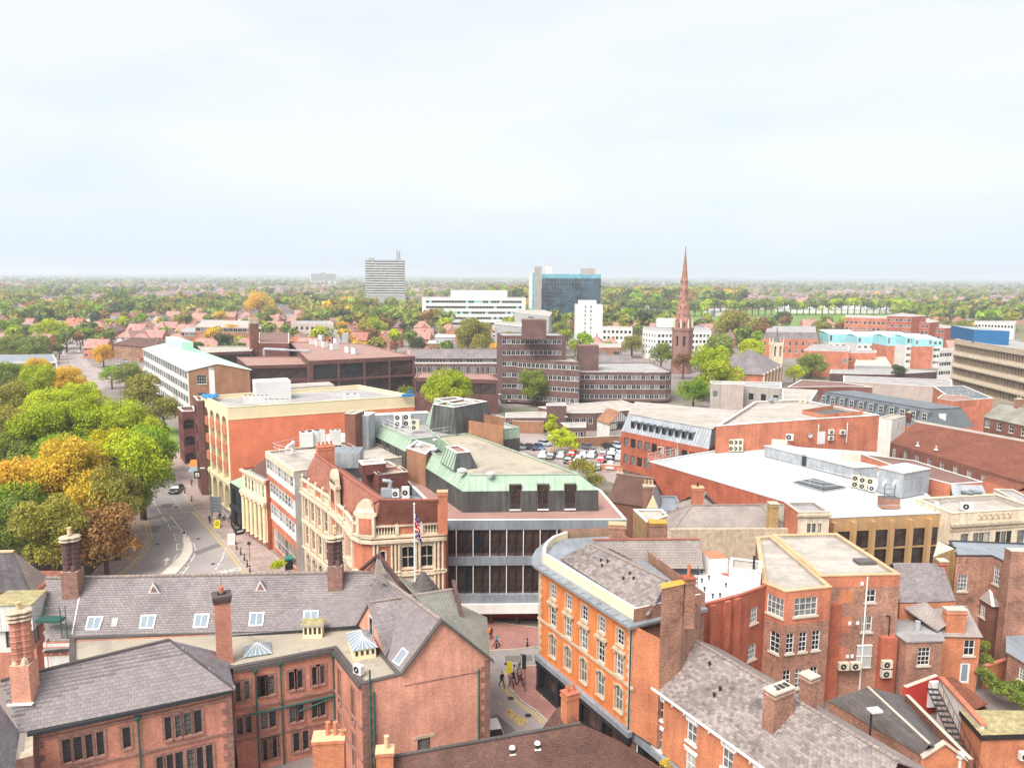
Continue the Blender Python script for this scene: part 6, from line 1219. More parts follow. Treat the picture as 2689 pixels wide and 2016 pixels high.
P4=back(G(m3(1380,1040),7.4),G(m3(1570,1045),7.4),8);b=Bld('blue_grey_flat_roof','blue grey flat roof with raised rooflights beside a cream gable',P=P4);b.walls(P4,0,7.4,'render_white');b.flat(P4,7.4,'lead',.2,.2,cop='lead');b.done();F_=[(*G(m3(1280,1020),7.6),7.6),(*G(m3(1380,1020),7.6),7.6)];mm_=(Vector(F_[0])+Vector(F_[1]))/2+Vector((0,0,2.3));m_=MB();m_.face([*F_,mm_],'cream_paint');m_.slab([F_[0],mm_,mm_+Vector((1.5,5,0)),Vector(F_[0])+Vector((1.5,5,0))],.1,'tile_brown');m_.slab([mm_,F_[1],Vector(F_[1])+Vector((1.5,5,0)),mm_+Vector((1.5,5,0))],.1,'lead');m_.build('gable',b.root)
# grey mansard with dormers
Zg=9.4;A,Bq=G(m4(425,260),Zg),G(m4(1290,425),Zg);Cq=G(m4(1640,405),Zg);P4=[A,Bq,Cq,A+(Cq-Bq)]
b=Bld('grey_dormer_mansard','long dark grey metal mansard roof with a row of white dormer windows',P=P4);b.walls(P4,0,Zg,'brick_flame');T4=inset(P4,[2,1.6,2,1.2]);b.frustum(P4,Zg,T4,Zg+4.2,'zinc_dark',rib=.6);b.mb('roof').poly([(*p,Zg+4.22)for p in inset(T4,-.2)],'zinc_dark');b.done()
d=(Bq-A).normalized();o=Vector((d.y,-d.x));L=Ld(A,Bq)
for k in range(11):
 c=A+d*(L*(.085+.087*k))-o*1.3;mb=MB();mb.obox((*c,Zg+1.5),1.5,1.6,2.1,math.atan2(d.y,d.x),'zinc_dark','zinc_dark');dm=mb.build('dormer',b.root);P_=c-d*.6+o*.96;fm,pm,_=win_meshes('sash_plain',1.2,1.7,0,'');oo=ORG[b.root.name];put('window',fm,dm,(P_.x-oo[0],P_.y-oo[1],Zg+1.7-oo[2]),math.atan2(d.y,d.x));put('pane',pm,dm,(P_.x-oo[0],P_.y-oo[1],Zg+1.7-oo[2]),math.atan2(d.y,d.x))
for f in(.35,):c=Bq.lerp(Cq,f);lbox(b,'dormer',(*(c+Vector((-.3,1.4))),Zg+1.4),1.6,1.4,1.8,.1,'white_paint','zinc_dark');b.done()
P4=GP(11.5,m4(1015,350),m4(1120,345),m4(1185,305),m4(1120,290));q=back(G(m4(1010,470),8),G(m4(1115,440),8),3);b=Bld('white_stair_turret','white rendered stair turret with dark brick stack by the dormer mansard',P=q);b.walls(q,0,AT(m4(1010,350),q[0]),'render_white',{0:[Wr(8.5,10.5,1,.5,'office_plain')]});b.flat(q,AT(m4(1010,350),q[0]),'felt_pale',.1);b.done();chimney(q[1]+Vector((1.3,.3)),7,AT(m4(1150,295),q[1]),1.2,1.7,.3,'brick_dusky',0,b=b)
# brown pantiled hall
Zt=8.8;A,Bq=G(m4(1005,520),Zt),G(m4(2250,890),Zt);r0,r1=G3(m4(1205,370),Zt+3.4),G3(m4(2250,560),Zt+3.4)
P4=back(A,Bq,10);b=Bld('pantiled_sash_hall','long brick hall with brown pantile roof and a row of tall white sash windows',P=P4);L=Ld(A,Bq)
fac(b,A,Bq,[(0,Zt,'brick_dark')],[Wr(Zt-3.1,Zt-.9,12,1.0,'sash6',.8,.5)])
fac(b,P4[3],A,[(0,Zt,'brick_dark')]);b.done();b.mb('roof').slab([(*A,Zt),(*Bq,Zt),r1,r0],.15,'tile_pan');b.done();bk=Vector((1.2,4.5,-.2));b.mb('flat_top').slab([r0,r1,r1+bk,r0+bk],.15,'felt_pale');b.done();b.mb('gable').face([(*P4[3],Zt),(*A,Zt),r0],'brick_dark');b.done()
for x,y in((1210,550),(1350,580)):c=plane_pt([(*A,Zt),(*Bq,Zt),r0],m4(x,y));mb=MB();mb.lathe(c,[(.4,0),(.3,.2),(.12,.3),(.12,.7),(.25,.75),(.01,.85)],8,'ac_white');mb.build('roof_vent',b.root)
A,Bq=G(m4(1700,805),7.6),G(m4(1955,890),7.6);q=G(m4(2200,620),7.6+3);b=Bld('pantiled_wing','brown pantile roofed wing with plain brick wall at the right edge',P=[A,Bq,q.xy]);P4=[A,Bq,Bq+Vector((12,2)),A+Vector((12,8))];b.walls(P4,0,7.6,'brick_flame');b.mb('roof').slab([(*A,7.6),(*Bq,7.6),(*(Bq+Vector((9,3))),10.5),(*(A+Vector((9,6))),11.2)],.15,'tile_pan');b.done()
P4=back(*GP(9.5,m4(1945,985),m4(2100,990)),6);b=Bld('white_end_house','white rendered gable under the pantiles at the right edge',P=P4);b.walls(P4,0,10,'render_white');b.flat(P4,10,'felt_grey',.1);b.done()
# brick house right edge with green grey slope roof
A,Bq=G(m4(1715,325),9),G(m4(2150,420),9);P4=back(A,Bq,9);b,P4,r=house('mossy_slate_terrace','brick terrace with pale mossy slate slope and white sash windows at the right edge',P4,9,3.2,'brick_dark','slate_green',9,{0:[Wr(6.5,8.3,5,1.3,'sash_plain',.5,.5)]},(3,));chimney(r[0].lerp(r[1],.45).xy,11,14,1,1.6,.2,'brick_old',2,b=b)
P4=GP(10,m4(1455,185),m4(1680,195),m4(1780,190),m4(1560,95),m4(1330,100));b=Bld('grey_roofed_brick_offices','brick offices with broad grey green flat roof and white railing near the beige slab',P=P4);b.walls(P4,0,10,'brick_flame');b.flat(P4,10,'zinc_dark',.1,cop='coping_white');b.done();P4=GP(12,m4(1360,170),m4(1480,190),m4(1660,180),m4(1560,150),m4(1400,140));b.walls(P4,9.5,11.3,'brick_flame',part='plant_room');b.flat(P4,11.3,'felt_pink',.1);b.done()
railing('white railing on the brick plant room near the beige slab',R3(11.3,m4(1420,185),m4(1650,175),m4(1560,140),m4(1430,150)),1.1,2)
# low flat roofs and concrete walls further back
for nm,lb,px,z,wm,rm_,rows in(
('long_concrete_wall_block','long plain pale concrete block with flat grey roof in front of the beige slab',(m4(650,60),m4(1470,110),m4(1470,50),m4(650,20)),8,'concrete_pink','felt_grey',[]),
('dark_flat_roofs','jumble of dark flat roofs with white edges behind the grey dormer mansard',(m4(230,105),m4(700,100),m4(870,105),m4(640,68),m4(330,50)),8.5,'brick_dark','felt_brown',[]),
('grey_rendered_box','plain grey rendered roof box beside the dormer mansard',(m4(185,215),m4(400,215),m4(455,130),m4(190,115)),11.8,'render_grey','felt_pale',[]),
('stone_banded_offices','low grey stone banded offices with flat roofs behind the brick block',(u3(1790,1160),u4(200,1200),u4(200,1150),u3(1790,1140)),11,'concrete','felt_grey',[Wr(7,9,6,1.6,'far')]),
('brown_link_offices','pale panelled block with dark brick strip windows beside the round green tree',(u3(1885,1165),u3(2065,1170),u3(2065,1150),u3(1890,1145)),12.2,'concrete_pink','felt_pale',[]),
('orange_club_block','orange brick club block with small arched green sign and flat dark roof',(u4(385,885),u4(760,895),u4(760,850),u4(480,835)),11,'brick_flame','felt_grey',[Wr(6,8,2,1.5,'far2')]),
('brick_hall_behind','plain orange brick hall right of the club block',(u4(750,905),u4(985,905),u4(985,885),u4(750,880)),9.5,'brick_flame','felt_grey',[Wr(6,7.4,2,1.5,'far2')]),
('ribbed_cream_roof_shed','shed with ribbed cream roof in front of the turquoise flats',(u4(805,1010),u4(1110,1015),u4(1060,940),u4(830,938)),6.5,'render_grey','stone_pale',[]),
('black_flat_store','long low store with black wall and grey flat roof beyond the concrete block',(u4(600,1075),u4(1100,1085),u4(1490,1060),u4(1240,1040),u4(610,1045)),5.5,'brown_panel','felt_grey',[]),
('white_office_strip','narrow white office block with small square windows left of the beige slab',(u4(1510,885),u4(1625,880),u4(1640,860),u4(1530,868)),14,'render_white','felt_pale',[Wr(z,z+1.5,5,1.3,'far')for z in(11.4,7.8,4.2)]),
('pink_clad_annexe','distant white and pink annexe with dotted windows at the right edge',(u4(1800,650),u4(2135,662),u4(2150,640),u4(1810,640)),14,'render_white','felt_pale',[Wr(11,12.6,12,1.3,'far')]),
('red_pitched_flats','tall red brick flats with pale low pitched roof and stacked balconies',(u4(1070,600),u4(1285,605),u4(1400,600),u4(1200,575)),20,'brick_red','felt_pale',[Wr(z,z+1.6,6,1.6,'far2')for z in(17,13.6,10.2,6.8)]),
('red_stepped_flats','stepped red brick flats with pale roof right of the taller flats',(u4(1375,695),u4(1560,700),u4(1655,690),u4(1480,662)),13,'brick_red','felt_pale',[Wr(z,z+1.6,6,1.6,'far2')for z in(10,6.6)]),
('red_middle_flats','middle red flats between the taller and the stepped flats',(u4(1285,650),u4(1430,655),u4(1510,645),u4(1390,617)),16.5,'brick_red','felt_pale',[Wr(z,z+1.6,4,1.6,'far2')for z in(13.5,10)]),
('banded_red_school','striped red and white brick school with gabled window',(u4(725,610),u4(1070,620),u4(1070,600),u4(740,590)),17,'brick_flame','felt_pale',[Wr(z,z+1.8,9,1.8,'far2')for z in(13,9,5)]),
('white_low_offices','white low offices with square windows right of the white slab tower',(u3(890,700),u3(1140,705),u3(1130,690),u3(900,680)),11,'render_white','felt_pale',[Wr(z,z+1.8,7,1.7,'far')for z in(8,4.4)]),
('orange_low_offices','orange brick low offices behind the brown ribbon-windowed offices',(u3(850,860),u3(1045,860),u3(1040,830),u3(790,825)),9,'brick_tan','felt_pale',[Wr(5.6,7.2,2,3,'far2')]),
('grey_slab_pavilion','pale grey flat roofed pavilion with overhanging roof left of the brown offices',(u3(0,665),u3(220,690),u3(220,655),u3(0,645)),15,'render_grey','felt_pale',[Wr(10.5,12,3,.9,'far')]),
('round_grey_drum','round ended grey louvred pavilion with thin flat roof in front of the blue tower',(u3(160,565),u3(450,600),u3(470,570),u3(400,550),u3(160,550)),21,'render_grey','felt_pale',[Wr(z,z+1,1,8,'louvre')for z in(18.5,16)]),
('villa_with_flat_eaves','two tier grey villa block with flat white eaves left of the big round tree',(u2(1560,775),u2(1720,775),u2(1720,755),u2(1570,750)),10.5,'render_grey','coping_white',[Wr(7.6,8.8,3,.9,'far')]),
('villa_lower_tier','lower brown tier below the flat eaved villa',(u2(1500,828),u2(1690,828),u2(1690,805),u2(1510,803)),7.5,'brick_tan','coping_white',[Wr(4,5.5,4,1.5,'far')])):
 P4=GP(z,*px);P4=P4 if ccw(P4)else P4[::-1]
 b=Bld(nm,lb,P=P4);b.walls(P4,0,z,wm,{0:rows,1:rows[:2]if len(px)>4 else[]});b.flat(P4,z,rm_,.15,cop='coping_white',cw=.25 if 'villa' in nm or 'flats' in nm or 'pavil' in nm else .06);b.done()
# beige precast slab with blue plant room
A,Bq=G(u4(1635,790),21),G(u4(2330,900),21);P4=back(A,Bq,22);b=Bld('beige_precast_slab','large beige concrete slab with deep bands of recessed windows at the right edge',P=P4);L=Ld(A,Bq)
fac(b,A,Bq,[(0,21,'stone')],[Wr(z,z+2.3,int(L/1.6),None,'recess',.3,.3)for z in(17.0,12.9,8.8,4.7)])
for z in(15.6,11.5,7.4):boxon(b,'spandrel_band',A,Bq,0,L,z,z+.9,.35,'stone_pale')
for i in(1,2,3):fac(b,P4[i],P4[(i+1)%4],[(0,21,'stone')])
b.flat(P4,21,'felt_grey',.5,cop='stone_pale');b.done();Pb=GP(21,u4(1690,800),u4(1790,820),u4(2090,830),u4(2090,800),u4(1760,790));g0,g1=G(u4(1790,815),21),G(u4(2085,830),21);Pb=[G(u4(1690,792),21),g0,g1,g1+Vector((3,12)),G(u4(1690,792),21)+Vector((3,12))];b.mb('plant_room').prism(Pb,20.5,AT(u4(1790,712),g0),'blue_clad','zinc');b.done()
# turquoise-topped flats
for k,(x0,x1,y0,yb,yt,wm,lb)in enumerate(((1055,1215,845,1010,770,'brick_flame','brick stair block under turquoise cladding, left one of two'),(1285,1438,850,1035,790,'brick_flame','brick stair block under turquoise cladding, right one of two'),(1215,1287,840,1030,775,'render_white','cream bay with small balconies between two turquoise topped stair blocks'),(1438,1520,850,1030,800,'render_white','cream wing at right end of the turquoise topped flats'),(585,830,820,900,748,'render_white','turquoise roofed flats wing at far left of the turquoise group'),(820,1060,830,930,770,'render_white','low turquoise wing with flat roof before the tall stair block'))):
 g0,g1=G(u4(x0,yb),0),G(u4(x1,yb),0);g1.y=g0.y+(g1.y-g0.y)*.3;zt1=AT(u4(x0,y0),g0);zt2=AT(u4(x0,yt),g0);P4=back(g0,g1,14);b=Bld('turquoise_topped_flats',lb,P=P4,group='turquoise topped flats');rows=[Wr(z,z+1.4,2 if x1-x0<120 else 5,1.8,'far2')for z in(zt1-2.4,zt1-5.4,zt1-8.4)if z>.5]if wm!='brick_flame' else[]
 fac(b,P4[0],P4[1],[(0,zt1,wm)],rows)
 for i in(1,2,3):fac(b,P4[i],P4[(i+1)%4],[(0,zt1,wm)])
 b.done();facade(b.root,b.mb('cladding'),P4[0],P4[1],zt1,zt2,'cyan_clad',[Wr(zt1+.8,zt2-.6,2,1.4,'far2')])
 for i in(1,2,3):facade(b.root,b.mb('cladding'),P4[i],P4[(i+1)%4],zt1,zt2,'cyan_clad')
 b.done();b.mb('roof').slab([(*P4[0],zt2),(*P4[1],zt2),(*P4[2],zt2+1.6),(*P4[3],zt2+1.6)],.3,'cyan_roof','cyan_clad');b.done()
# methodist style chapel: slate hall and white spirelet
A,Bq=G(u3(2050,1180),0),G(u4(210,1200),0);g0=G(u4(45,1170),4);P4=[G(u3(2100,1085),8),G(u4(45,1085),8),G(u4(215,1010),8),G(u3(1950,985),8)]
P4=[G(p_,9)for p_ in(u3(1905,985),u3(2095,1080),u4(45,1085),u4(210,1012))];P4.append(P4[3]+(P4[0]-P4[1])*.8);b=Bld('slate_roofed_chapel','brick chapel with big pointed grey slate roof and pale stone buttressed side',P=P4);b.walls(P4,0,9,'brick_flame',{0:[Wr(4.5,6.5,2,1.3,'arched')],2:[Wr(3,7.5,5,1.2,'arched')]});ap=G3(u3(2112,872),15.5);O_=inset(P4,-.5)
for k in range(5):b.mb('roof').face([(*O_[k],8.9),(*O_[(k+1)%5],8.9),ap],'slate_tex')
for k in range(6):boxon(b,'buttress',P4[2],P4[3],Ld(P4[2],P4[3])*k/6+.1,Ld(P4[2],P4[3])*k/6+.7,0,9.4,.6,'stone_pale')
b.done()
tw=G(u4(150,990),9);tz=AT(u4(150,815),tw);root=Bld('stone_spirelet','slender white stone bell tower with pinnacles and dark spirelet beside the chapel','tower',P=[tw]);T4=[tw+Vector(p)for p in((-2,-2),(2,-2),(2,2),(-2,2))];root.walls(T4,0,tz,'stone_pale',{0:[Wr(tz-5.5,tz-1.5,2,.8,'recess')],3:[Wr(tz-5.5,tz-1.5,2,.8,'recess')],1:[Wr(tz-5.5,tz-1.5,2,.8,'recess')]});root.done();root.mb('spire').lathe((*tw,tz),[(1.3,0),(.5,2.4),(.25,4.5),(.01,AT(u4(150,672),tw)-tz)],8,'zinc_dark');root.done()
for dx,dy in((-2,-2),(2,-2),(2,2),(-2,2)):root.mb('pinnacle').lathe((tw.x+dx,tw.y+dy,tz-1),[(.35,0),(.3,1.6),(.01,3)],4,'stone_pale');root.done()
P4=GP(13,u4(45,740),u4(510,745),u4(500,690),u4(70,690));b=Bld('victorian_red_gabled_offices','red brick offices with slate mansard and small gables behind the chapel tower',P=P4);b.walls(P4,0,10,'brick_flame',{0:[Wr(6.5,8.6,9,1.5,'far2'),Wr(2.5,4.6,9,1.5,'far2')]});b.frustum(P4,10,inset(P4,1.3),13.5,'slate_tex');b.mb('roof').poly([(*p,13.5)for p in inset(P4,1.3)],'felt_grey');b.done()
# ---------------------------------------------------------------- towers on the horizon side
def slab(nm,lb,px,base_y,mat,rows_f,roof='felt_pale',dep=14,side=None,lab_cat='building'):
 g0=G(px[0],0)if base_y is None else G((px[0][0],base_y),0);t0=AT(px[0],g0);g1=G((px[1][0],base_y),0);P4=back(g0,g1,dep);b=Bld(nm,lb,lab_cat,P=P4);L=Ld(g0,g1)
 b.walls(P4,0,t0,mat,{0:rows_f(t0,L),1:(side(t0)if side else[]),3:(side(t0)if side else[])});b.flat(P4,t0,roof,.2,cop='coping_white');b.done();return b,P4,t0
Y=lambda f,x,y:f(x,y)[1]
b,P4,t=slab('grey_ribbed_tower','tall grey tower block with stacked window bands and a rooftop mast cluster',(u2(983,135),u2(1312,135)),Y(u2,0,548),'render_grey',lambda t,L:[Wr(t-2.6-2.92*k,t-1.0-2.92*k,14,None,'far2',.4,.4)for k in range(14)if t-2.6-2.92*k>0],side=lambda t:[Wr(t-2.6-2.92*k,t-1.0-2.92*k,3,2,'far2')for k in range(12)])
for k in range(14):boxon(b,'balcony_band',P4[0],P4[1],0,Ld(P4[0],P4[1]),t-3.7-2.92*k if t-3.7-2.92*k>0 else 0,max(.6,t-3.0-2.92*k),.6,'coping_white')
q=P4[0].lerp(P4[1],.82)+Vector((0,5));b.mb('plant_room').obox((*q,t-.2),5,5,2.4,0,'concrete');b.done();q2=P4[0].lerp(P4[1],.14)+Vector((0,5));b.mb('plant_room').obox((*q2,t-.2),6,5,3,0,'concrete');b.done();ms=AT(u2(1250,55),q)-t
for k in range(6):a_=k*1.05;p=q+Vector((1.9*math.cos(a_),1.9*math.sin(a_)));mb=MB();mb.tube((*p,t+2),(*p,t+ms),.16,'zinc_dark',4);[mb.obox((p.x,p.y,z),.7,.5,1.1,a_,'concrete')for z in(t+3.4,t+5.2,t+7)];mb.build('antenna',b.root)
b,P4,t=slab('pale_low_arcade_block','low pale framed block at the foot of the grey tower',(u2(1125,490),u2(1420,485)),Y(u2,0,560),'render_white',lambda t,L:[Wr(t-3.4,t-1,9,None,'far2',.5,.5),Wr(t-7,t-4.4,9,None,'far2',.5,.5)])
b,P4,t=slab('distant_flats','distant pale tower block with balconies on the left horizon',(u2(527,248),u2(737,250)),Y(u2,0,350),'render_white',lambda t,L:[Wr(t-3.2-3.4*k,t-1.2-3.4*k,9,None,'far2',.5,.5)for k in range(8)if t-3.2-3.4*k>0])
q=P4[0].lerp(P4[1],.45)+Vector((0,6));b.mb('plant_room').obox((*q,t),18,8,4,0,'concrete');b.done()
b,P4,t=slab('white_ribbon_hospital','wide white building with ribbon windows and pale teal spandrel panels',(u2(1450,447),u3(252,447)),Y(u2,0,730),'coping_white',lambda t,L:[Wr(t-3.9-4.1*k,t-2.1-4.1*k,34,None,'teal',3,3)for k in range(5)if t-3.9-4.1*k>0],dep=20)
g0,g1=P4[0].lerp(P4[1],.27)+Vector((0,6)),P4[0].lerp(P4[1],.82)+Vector((0,6));b.mb('roof_storey').prism(back(g0,g1,8),t-.2,AT(u2(1660,388),g0),'coping_white','coping_white');b.done()
# blue glass tower with stone cores
yb=Y(u3,0,700);g0,g1=G((u3(385,0)[0],yb)),G((u3(865,0)[0],yb));g1.y=g0.y;t=AT(u3(385,250),g0);P4=back(g0,g1,16)
b=Bld('blue_glass_tower','dark blue mirrored glass tower flanked by pale concrete service cores',P=P4);M('curtain_glass',(.035,.09,.125),kind='panel',w=1.5,h=1.9,ms=.05,mortar=(.01,.02,.03),rough=.06,spec=1.0,var=.35,off=0,nscale=.12,stain=((.008,.016,.022),.1,.47,.9));M('curtain_bright',(.14,.4,.48),kind='panel',w=1.5,h=1.9,ms=.05,rough=.08,spec=1.0,off=0,var=.2)
b.walls(P4,0,t-3.6,'curtain_glass',part='glazing');b.done();b.walls(P4,t-3.6,t,'curtain_bright',part='top_glazing');b.mb('roof').poly([(*p,t)for p in P4],'felt_grey');b.done();L=Ld(g0,g1)
for k in range(1,20):u=L*k/20;boxon(b,'mullion',g0,g1,u-.07,u+.07,0,t,.12,'zinc_dark')
for k in range(1,13):boxon(b,'transom',g0,g1,0,L,t*k/13-.08,t*k/13+.08,.08,'zinc_dark')
for x0,x1,y,dy,m in((330,386,190,-1.5,'concrete'),(283,312,243,3,'render_white')):c0,c1=DP(u3(x0,y),g0.y+dy),DP(u3(x1,y),g0.y+dy);b.mb('service_core').prism(back(c0,c1,9),0,c0.z,m,m);b.done()
c0,c1=DP(u3(310,243),g0.y+2),DP(u3(331,243),g0.y+2);b.mb('side_glazing').prism(back(c0,c1,9),0,c0.z,'curtain_bright','felt_grey');b.done();c0,c1=DP(u3(718,205),g0.y+6),DP(u3(833,205),g0.y+6);b.mb('roof_core').prism(back(c0,c1,7),t-.2,c0.z,'concrete','concrete');b.done();c0,c1=DP(u3(412,190),g0.y+6),DP(u3(472,190),g0.y+6);b.mb('roof_core').prism(back(c0,c1,7),t-.2,c0.z,'render_white','concrete');b.done()
# white slab tower in front
yb=Y(u3,0,830);g0,g1=G((u3(668,0)[0],yb)),G((u3(885,0)[0],yb));g1.y=g0.y;t=AT(u3(668,505),g0);P4=back(g0,g1,12);L=Ld(g0,g1);b=Bld('white_slab_tower','narrow white slab tower with a vertical strip of dark windows',P=P4)
rows=[Wr(t-2.2-2.6*k,t-.6-2.6*k,2,.9,'office_plain',at=(.35,.56))for k in range(13)if t-2.4-2.6*k>0];b.walls(P4,0,t,'coping_white',{0:rows,3:[Wr(t-2.2-2.6*k,t-.6-2.6*k,2,1.6,'far')for k in range(13)if t-2.4-2.6*k>0]});b.flat(P4,t,'felt_pale',.2,cop='coping_white');b.done()
c0,c1=DP(u3(700,470),g0.y+.2),DP(u3(842,470),g0.y+.2);b.mb('raised_top').prism(back(c0,c1,9),t,c0.z,'coping_white','felt_pale');b.done()
# white gridded block behind the steeple
Zq=14.5;q=GP(Zq,u3(1225,715),u3(1340,728),u3(1795,728),u3(1740,690),u3(1240,690));b=Bld('white_grid_offices','white block with grids of square dark windows behind the steeple',P=q);rw=lambda n,w:[Wr(z,z+1.6,n,w,'far',.8,.8)for z in(Zq-3,Zq-6,Zq-9,Zq-12)];b.walls(q,0,Zq,'coping_white',{0:rw(5,1.0),1:rw(14,1.4)});b.flat(q,Zq,'felt_grey',.3,cop='coping_white');b.done();c=G(u3(1450,690),Zq);b.mb('plant_room').obox((*c,Zq),14,6,4.6,.02,'coping_white');b.done()
# ---------------------------------------------------------------- brown ribbon-windowed offices
def ribbon(b,P,z0,z1,edges,nfl,wall='brick_brown',wz=1.55,sill=1.2,first=0.6,winw=1.35):
 fh=(z1-z0)/nfl
 for i in range(len(P)):
  A,Bq=P[i],P[(i+1)%len(P)];rows=[]
  if i in edges:
   Lq=Ld(A,Bq);n_=max(1,round(Lq/1.5));rows=[Wr(z0+fh*k+first,z0+fh*k+first+wz,n_,None,'office',.02,.02)for k in range(nfl)]
  facade(b.root,b.mb('wall'),A,Bq,z0,z1,wall,rows)
def rcorner(p,a,c,r,n=4):
 """round off corner a (coming from p, going to c)"""
 u,v=(p-a).normalized(),(c-a).normalized();s,e=a+u*r,a+v*r
 return[(s.lerp(a,t)).lerp(a.lerp(e,t),t)for t in[k/n for k in range(n+1)]]
Z=10.6;Zr=HB(u3(705,1330),u3(705,1075));A,Bq,Cq,Dq=[G(s,Zr)for s in(u3(690,1068),u3(1490,1072),u3(1300,985),u3(860,990))]
b=Bld('brown_ribbon_offices','dark brown brick offices with rounded corners and continuous white framed window ribbons',P=[A,Bq,Cq,Dq])
P=[A+Vector((-3,8))]+rcorner(A+Vector((-3,8)),A,Bq,4)+rcorner(A,Bq,Cq,5)+[Cq,Dq];ribbon(b,P,.6,Zr,range(0,11),3,first=.9,wz=1.5);b.flat(P,Zr,'felt_grey',.35,cop='brick_brown');b.done()
Z2=Zr+4.6;A2,B2=G(u3(105,948),Z2),G(u3(700,985),Z2);A2=G(u3(110,955),Z2);B2=G(u3(702,985),Z2);C2=G(u3(640,935),Z2);D2=G(u3(60,925),Z2);fz=Z2
far=G(u3(60,760),Z2+5);Pz=rcorner(A2+(far-A2)*.2,A2,B2,3.5)+[B2,C2,A2+(far-A2)*.22];ribbon(b,Pz,.6,Z2,range(0,6),4,first=1.0);b.flat(Pz,Z2,'felt_pale',.35,cop='brick_brown');b.done()
# long left flank and upper block
Z3=AT(u3(60,760),G(u3(130,1330),0)+Vector((-2,22)));A3=G(u3(58,765),22.5);B3=G(u3(590,765),22.5);P3_=back(A3,B3,16);P3_=[A3,B3,B3+Vector((-2,14)),A3+Vector((-2,14))];ribbon(b,P3_,.6,22.5,(0,1),6,first=1.0);b.flat(P3_,22.5,'felt_grey',.35,cop='brick_brown');b.done()
W0=A2+(far-A2).normalized()*4;Q4=[G(u3(55,955),Z2-1),G(u3(130,1290),2.2)];F0_,F1_=G(u3(50,1090),0),G(u3(140,1335),0)
P5=[A3,A2+Vector((-.5,1)),A2+Vector((6,4)),A3+Vector((8,0))];P5=P5 if ccw(P5)else P5[::-1];ribbon(b,P5,.6,Z2+.4,(0,1,2,3),4,first=1.0);b.flat(P5,Z2+.4,'felt_pale',.3,cop='brick_brown');b.done()
for x0,x1,yt,yb_,dep in((222,425,632,780,7),(683,858,845,1045,6)):
 zz=22.5 if x0<300 else Zr;g0,g1=G(u3(x0+12,yb_),zz),G(u3(x1,yb_),zz);b.mb('lift_tower').prism(back(g0,g1,dep),zz-.4 if x0<300 else 0,AT(u3(x0+12,yt),g0),'brick_brown','felt_brown');b.done()
P6=GP(12,u2(1355,900),u2(2110,905),u2(2110,896),u2(1355,893));g0,g1=G(u2(1375,1005),6),G(u2(2110,1000),6);P6=back(G(u2(1350,945),10),G(u2(2110,945),10),10);b=Bld('long_slate_offices','long brown brick range with slate roof and pale window band behind the lime tree',P=P6);b.walls(P6,0,10,'brick_brown',{0:[Wr(8.2,9.4,26,1.0,'far',1,1),Wr(3.4,6.4,18,1.4,'far2',1,1)]});boxon(b,'window_band',P6[0],P6[1],0,Ld(P6[0],P6[1]),9.45,10,.05,'render_white');boxon(b,'window_band',P6[0],P6[1],0,Ld(P6[0],P6[1]),7.6,8.15,.05,'render_white');b.hip(P6,10,3,'slate_tex',.4,(1,3));b.done()
P6=back(G(u3(850,985),9),G(u3(1140,985),9),8);b=Bld('small_slate_range','small slate roofed range just behind the brown ribbon offices',P=P6);b.walls(P6,0,9,'render_white',{0:[Wr(7,8.4,8,1,'far')]});b.hip(P6,9,2.6,'slate_tex',.4,(1,3));b.done()
# ---------------------------------------------------------------- red steeple
sp=G(u3(1545,1035),2);sb=Bld('sandstone_steeple','tall weathered red sandstone octagonal tower and spire rising above the trees','steeple',P=[sp]);zA=AT(u3(1545,705),sp);zB=AT(u3(1545,640),sp);zT=AT(u3(1572,20),sp);zM=AT(u3(1572,280),sp);wA=abs(DP(u3(1628,720),sp.y).x-DP(u3(1466,720),sp.y).x)/2
oc=[sp+Vector((wA*1.06*math.cos(rad(22.5+45*k)),wA*1.06*math.sin(rad(22.5+45*k))))for k in range(8)]
sb.walls(oc,0,zA,'sandstone',{k:[Wr(zA-7.5,zA-3,1,1.3,'recess')]for k in(4,5,6,7)});sb.mb('top').poly([(*p,zA)for p in oc],'sandstone');sb.done();M('spire_stone',(.4,.2,.15),rough=.9,var=.35,nscale=.6,stain=((.14,.08,.065),.35,.5,.8))
sb.mb('parapet').lathe((*sp,zA-.6),[(wA*1.14,0),(wA*1.14,1.2)],8,'sandstone',rad(22.5));sb.done();oc2=[sp+Vector((wA*.82*math.cos(rad(22.5+45*k)),wA*.82*math.sin(rad(22.5+45*k))))for k in range(8)];sb.walls(oc2,zA,zB,'spire_stone',{k:[Wr(zA+.6,zB-.8,1,.8,'recess')]for k in(4,5,6,7)},'lantern');sb.done()
sb.mb('spire').lathe((*sp,zB),[(wA*.8,0),(wA*.45,(zM-zB)*.55),(wA*.3,zM-zB)],8,'spire_stone',rad(22.5),cap=False);sb.done();sb.mb('upper_spire').lathe((*sp,zM),[(wA*.3,0),(.1,zT-zM-1.2),(.25,zT-zM-1.0),(.05,zT-zM)],8,'brick_tan',rad(22.5));sb.done()
for k in range(8):p=oc[k].lerp(sp,.08);sb.mb('pinnacle').lathe((*p,zA),[(.45,0),(.4,2.5),(.01,5)],4,'stone_pale');sb.done()
for j in range(5):
 for k in range(4,8):a_=rad(45*k);rr=wA*(.72-.085*j);z=zB+(zM-zB)*(.12+.19*j);p=sp+Vector((rr*math.cos(a_),rr*math.sin(a_)));mb=MB();mb.obox((*p,z),.45,.35,1.0,a_+math.pi/2,'sandstone');mb.build('lucarne',sb.root)
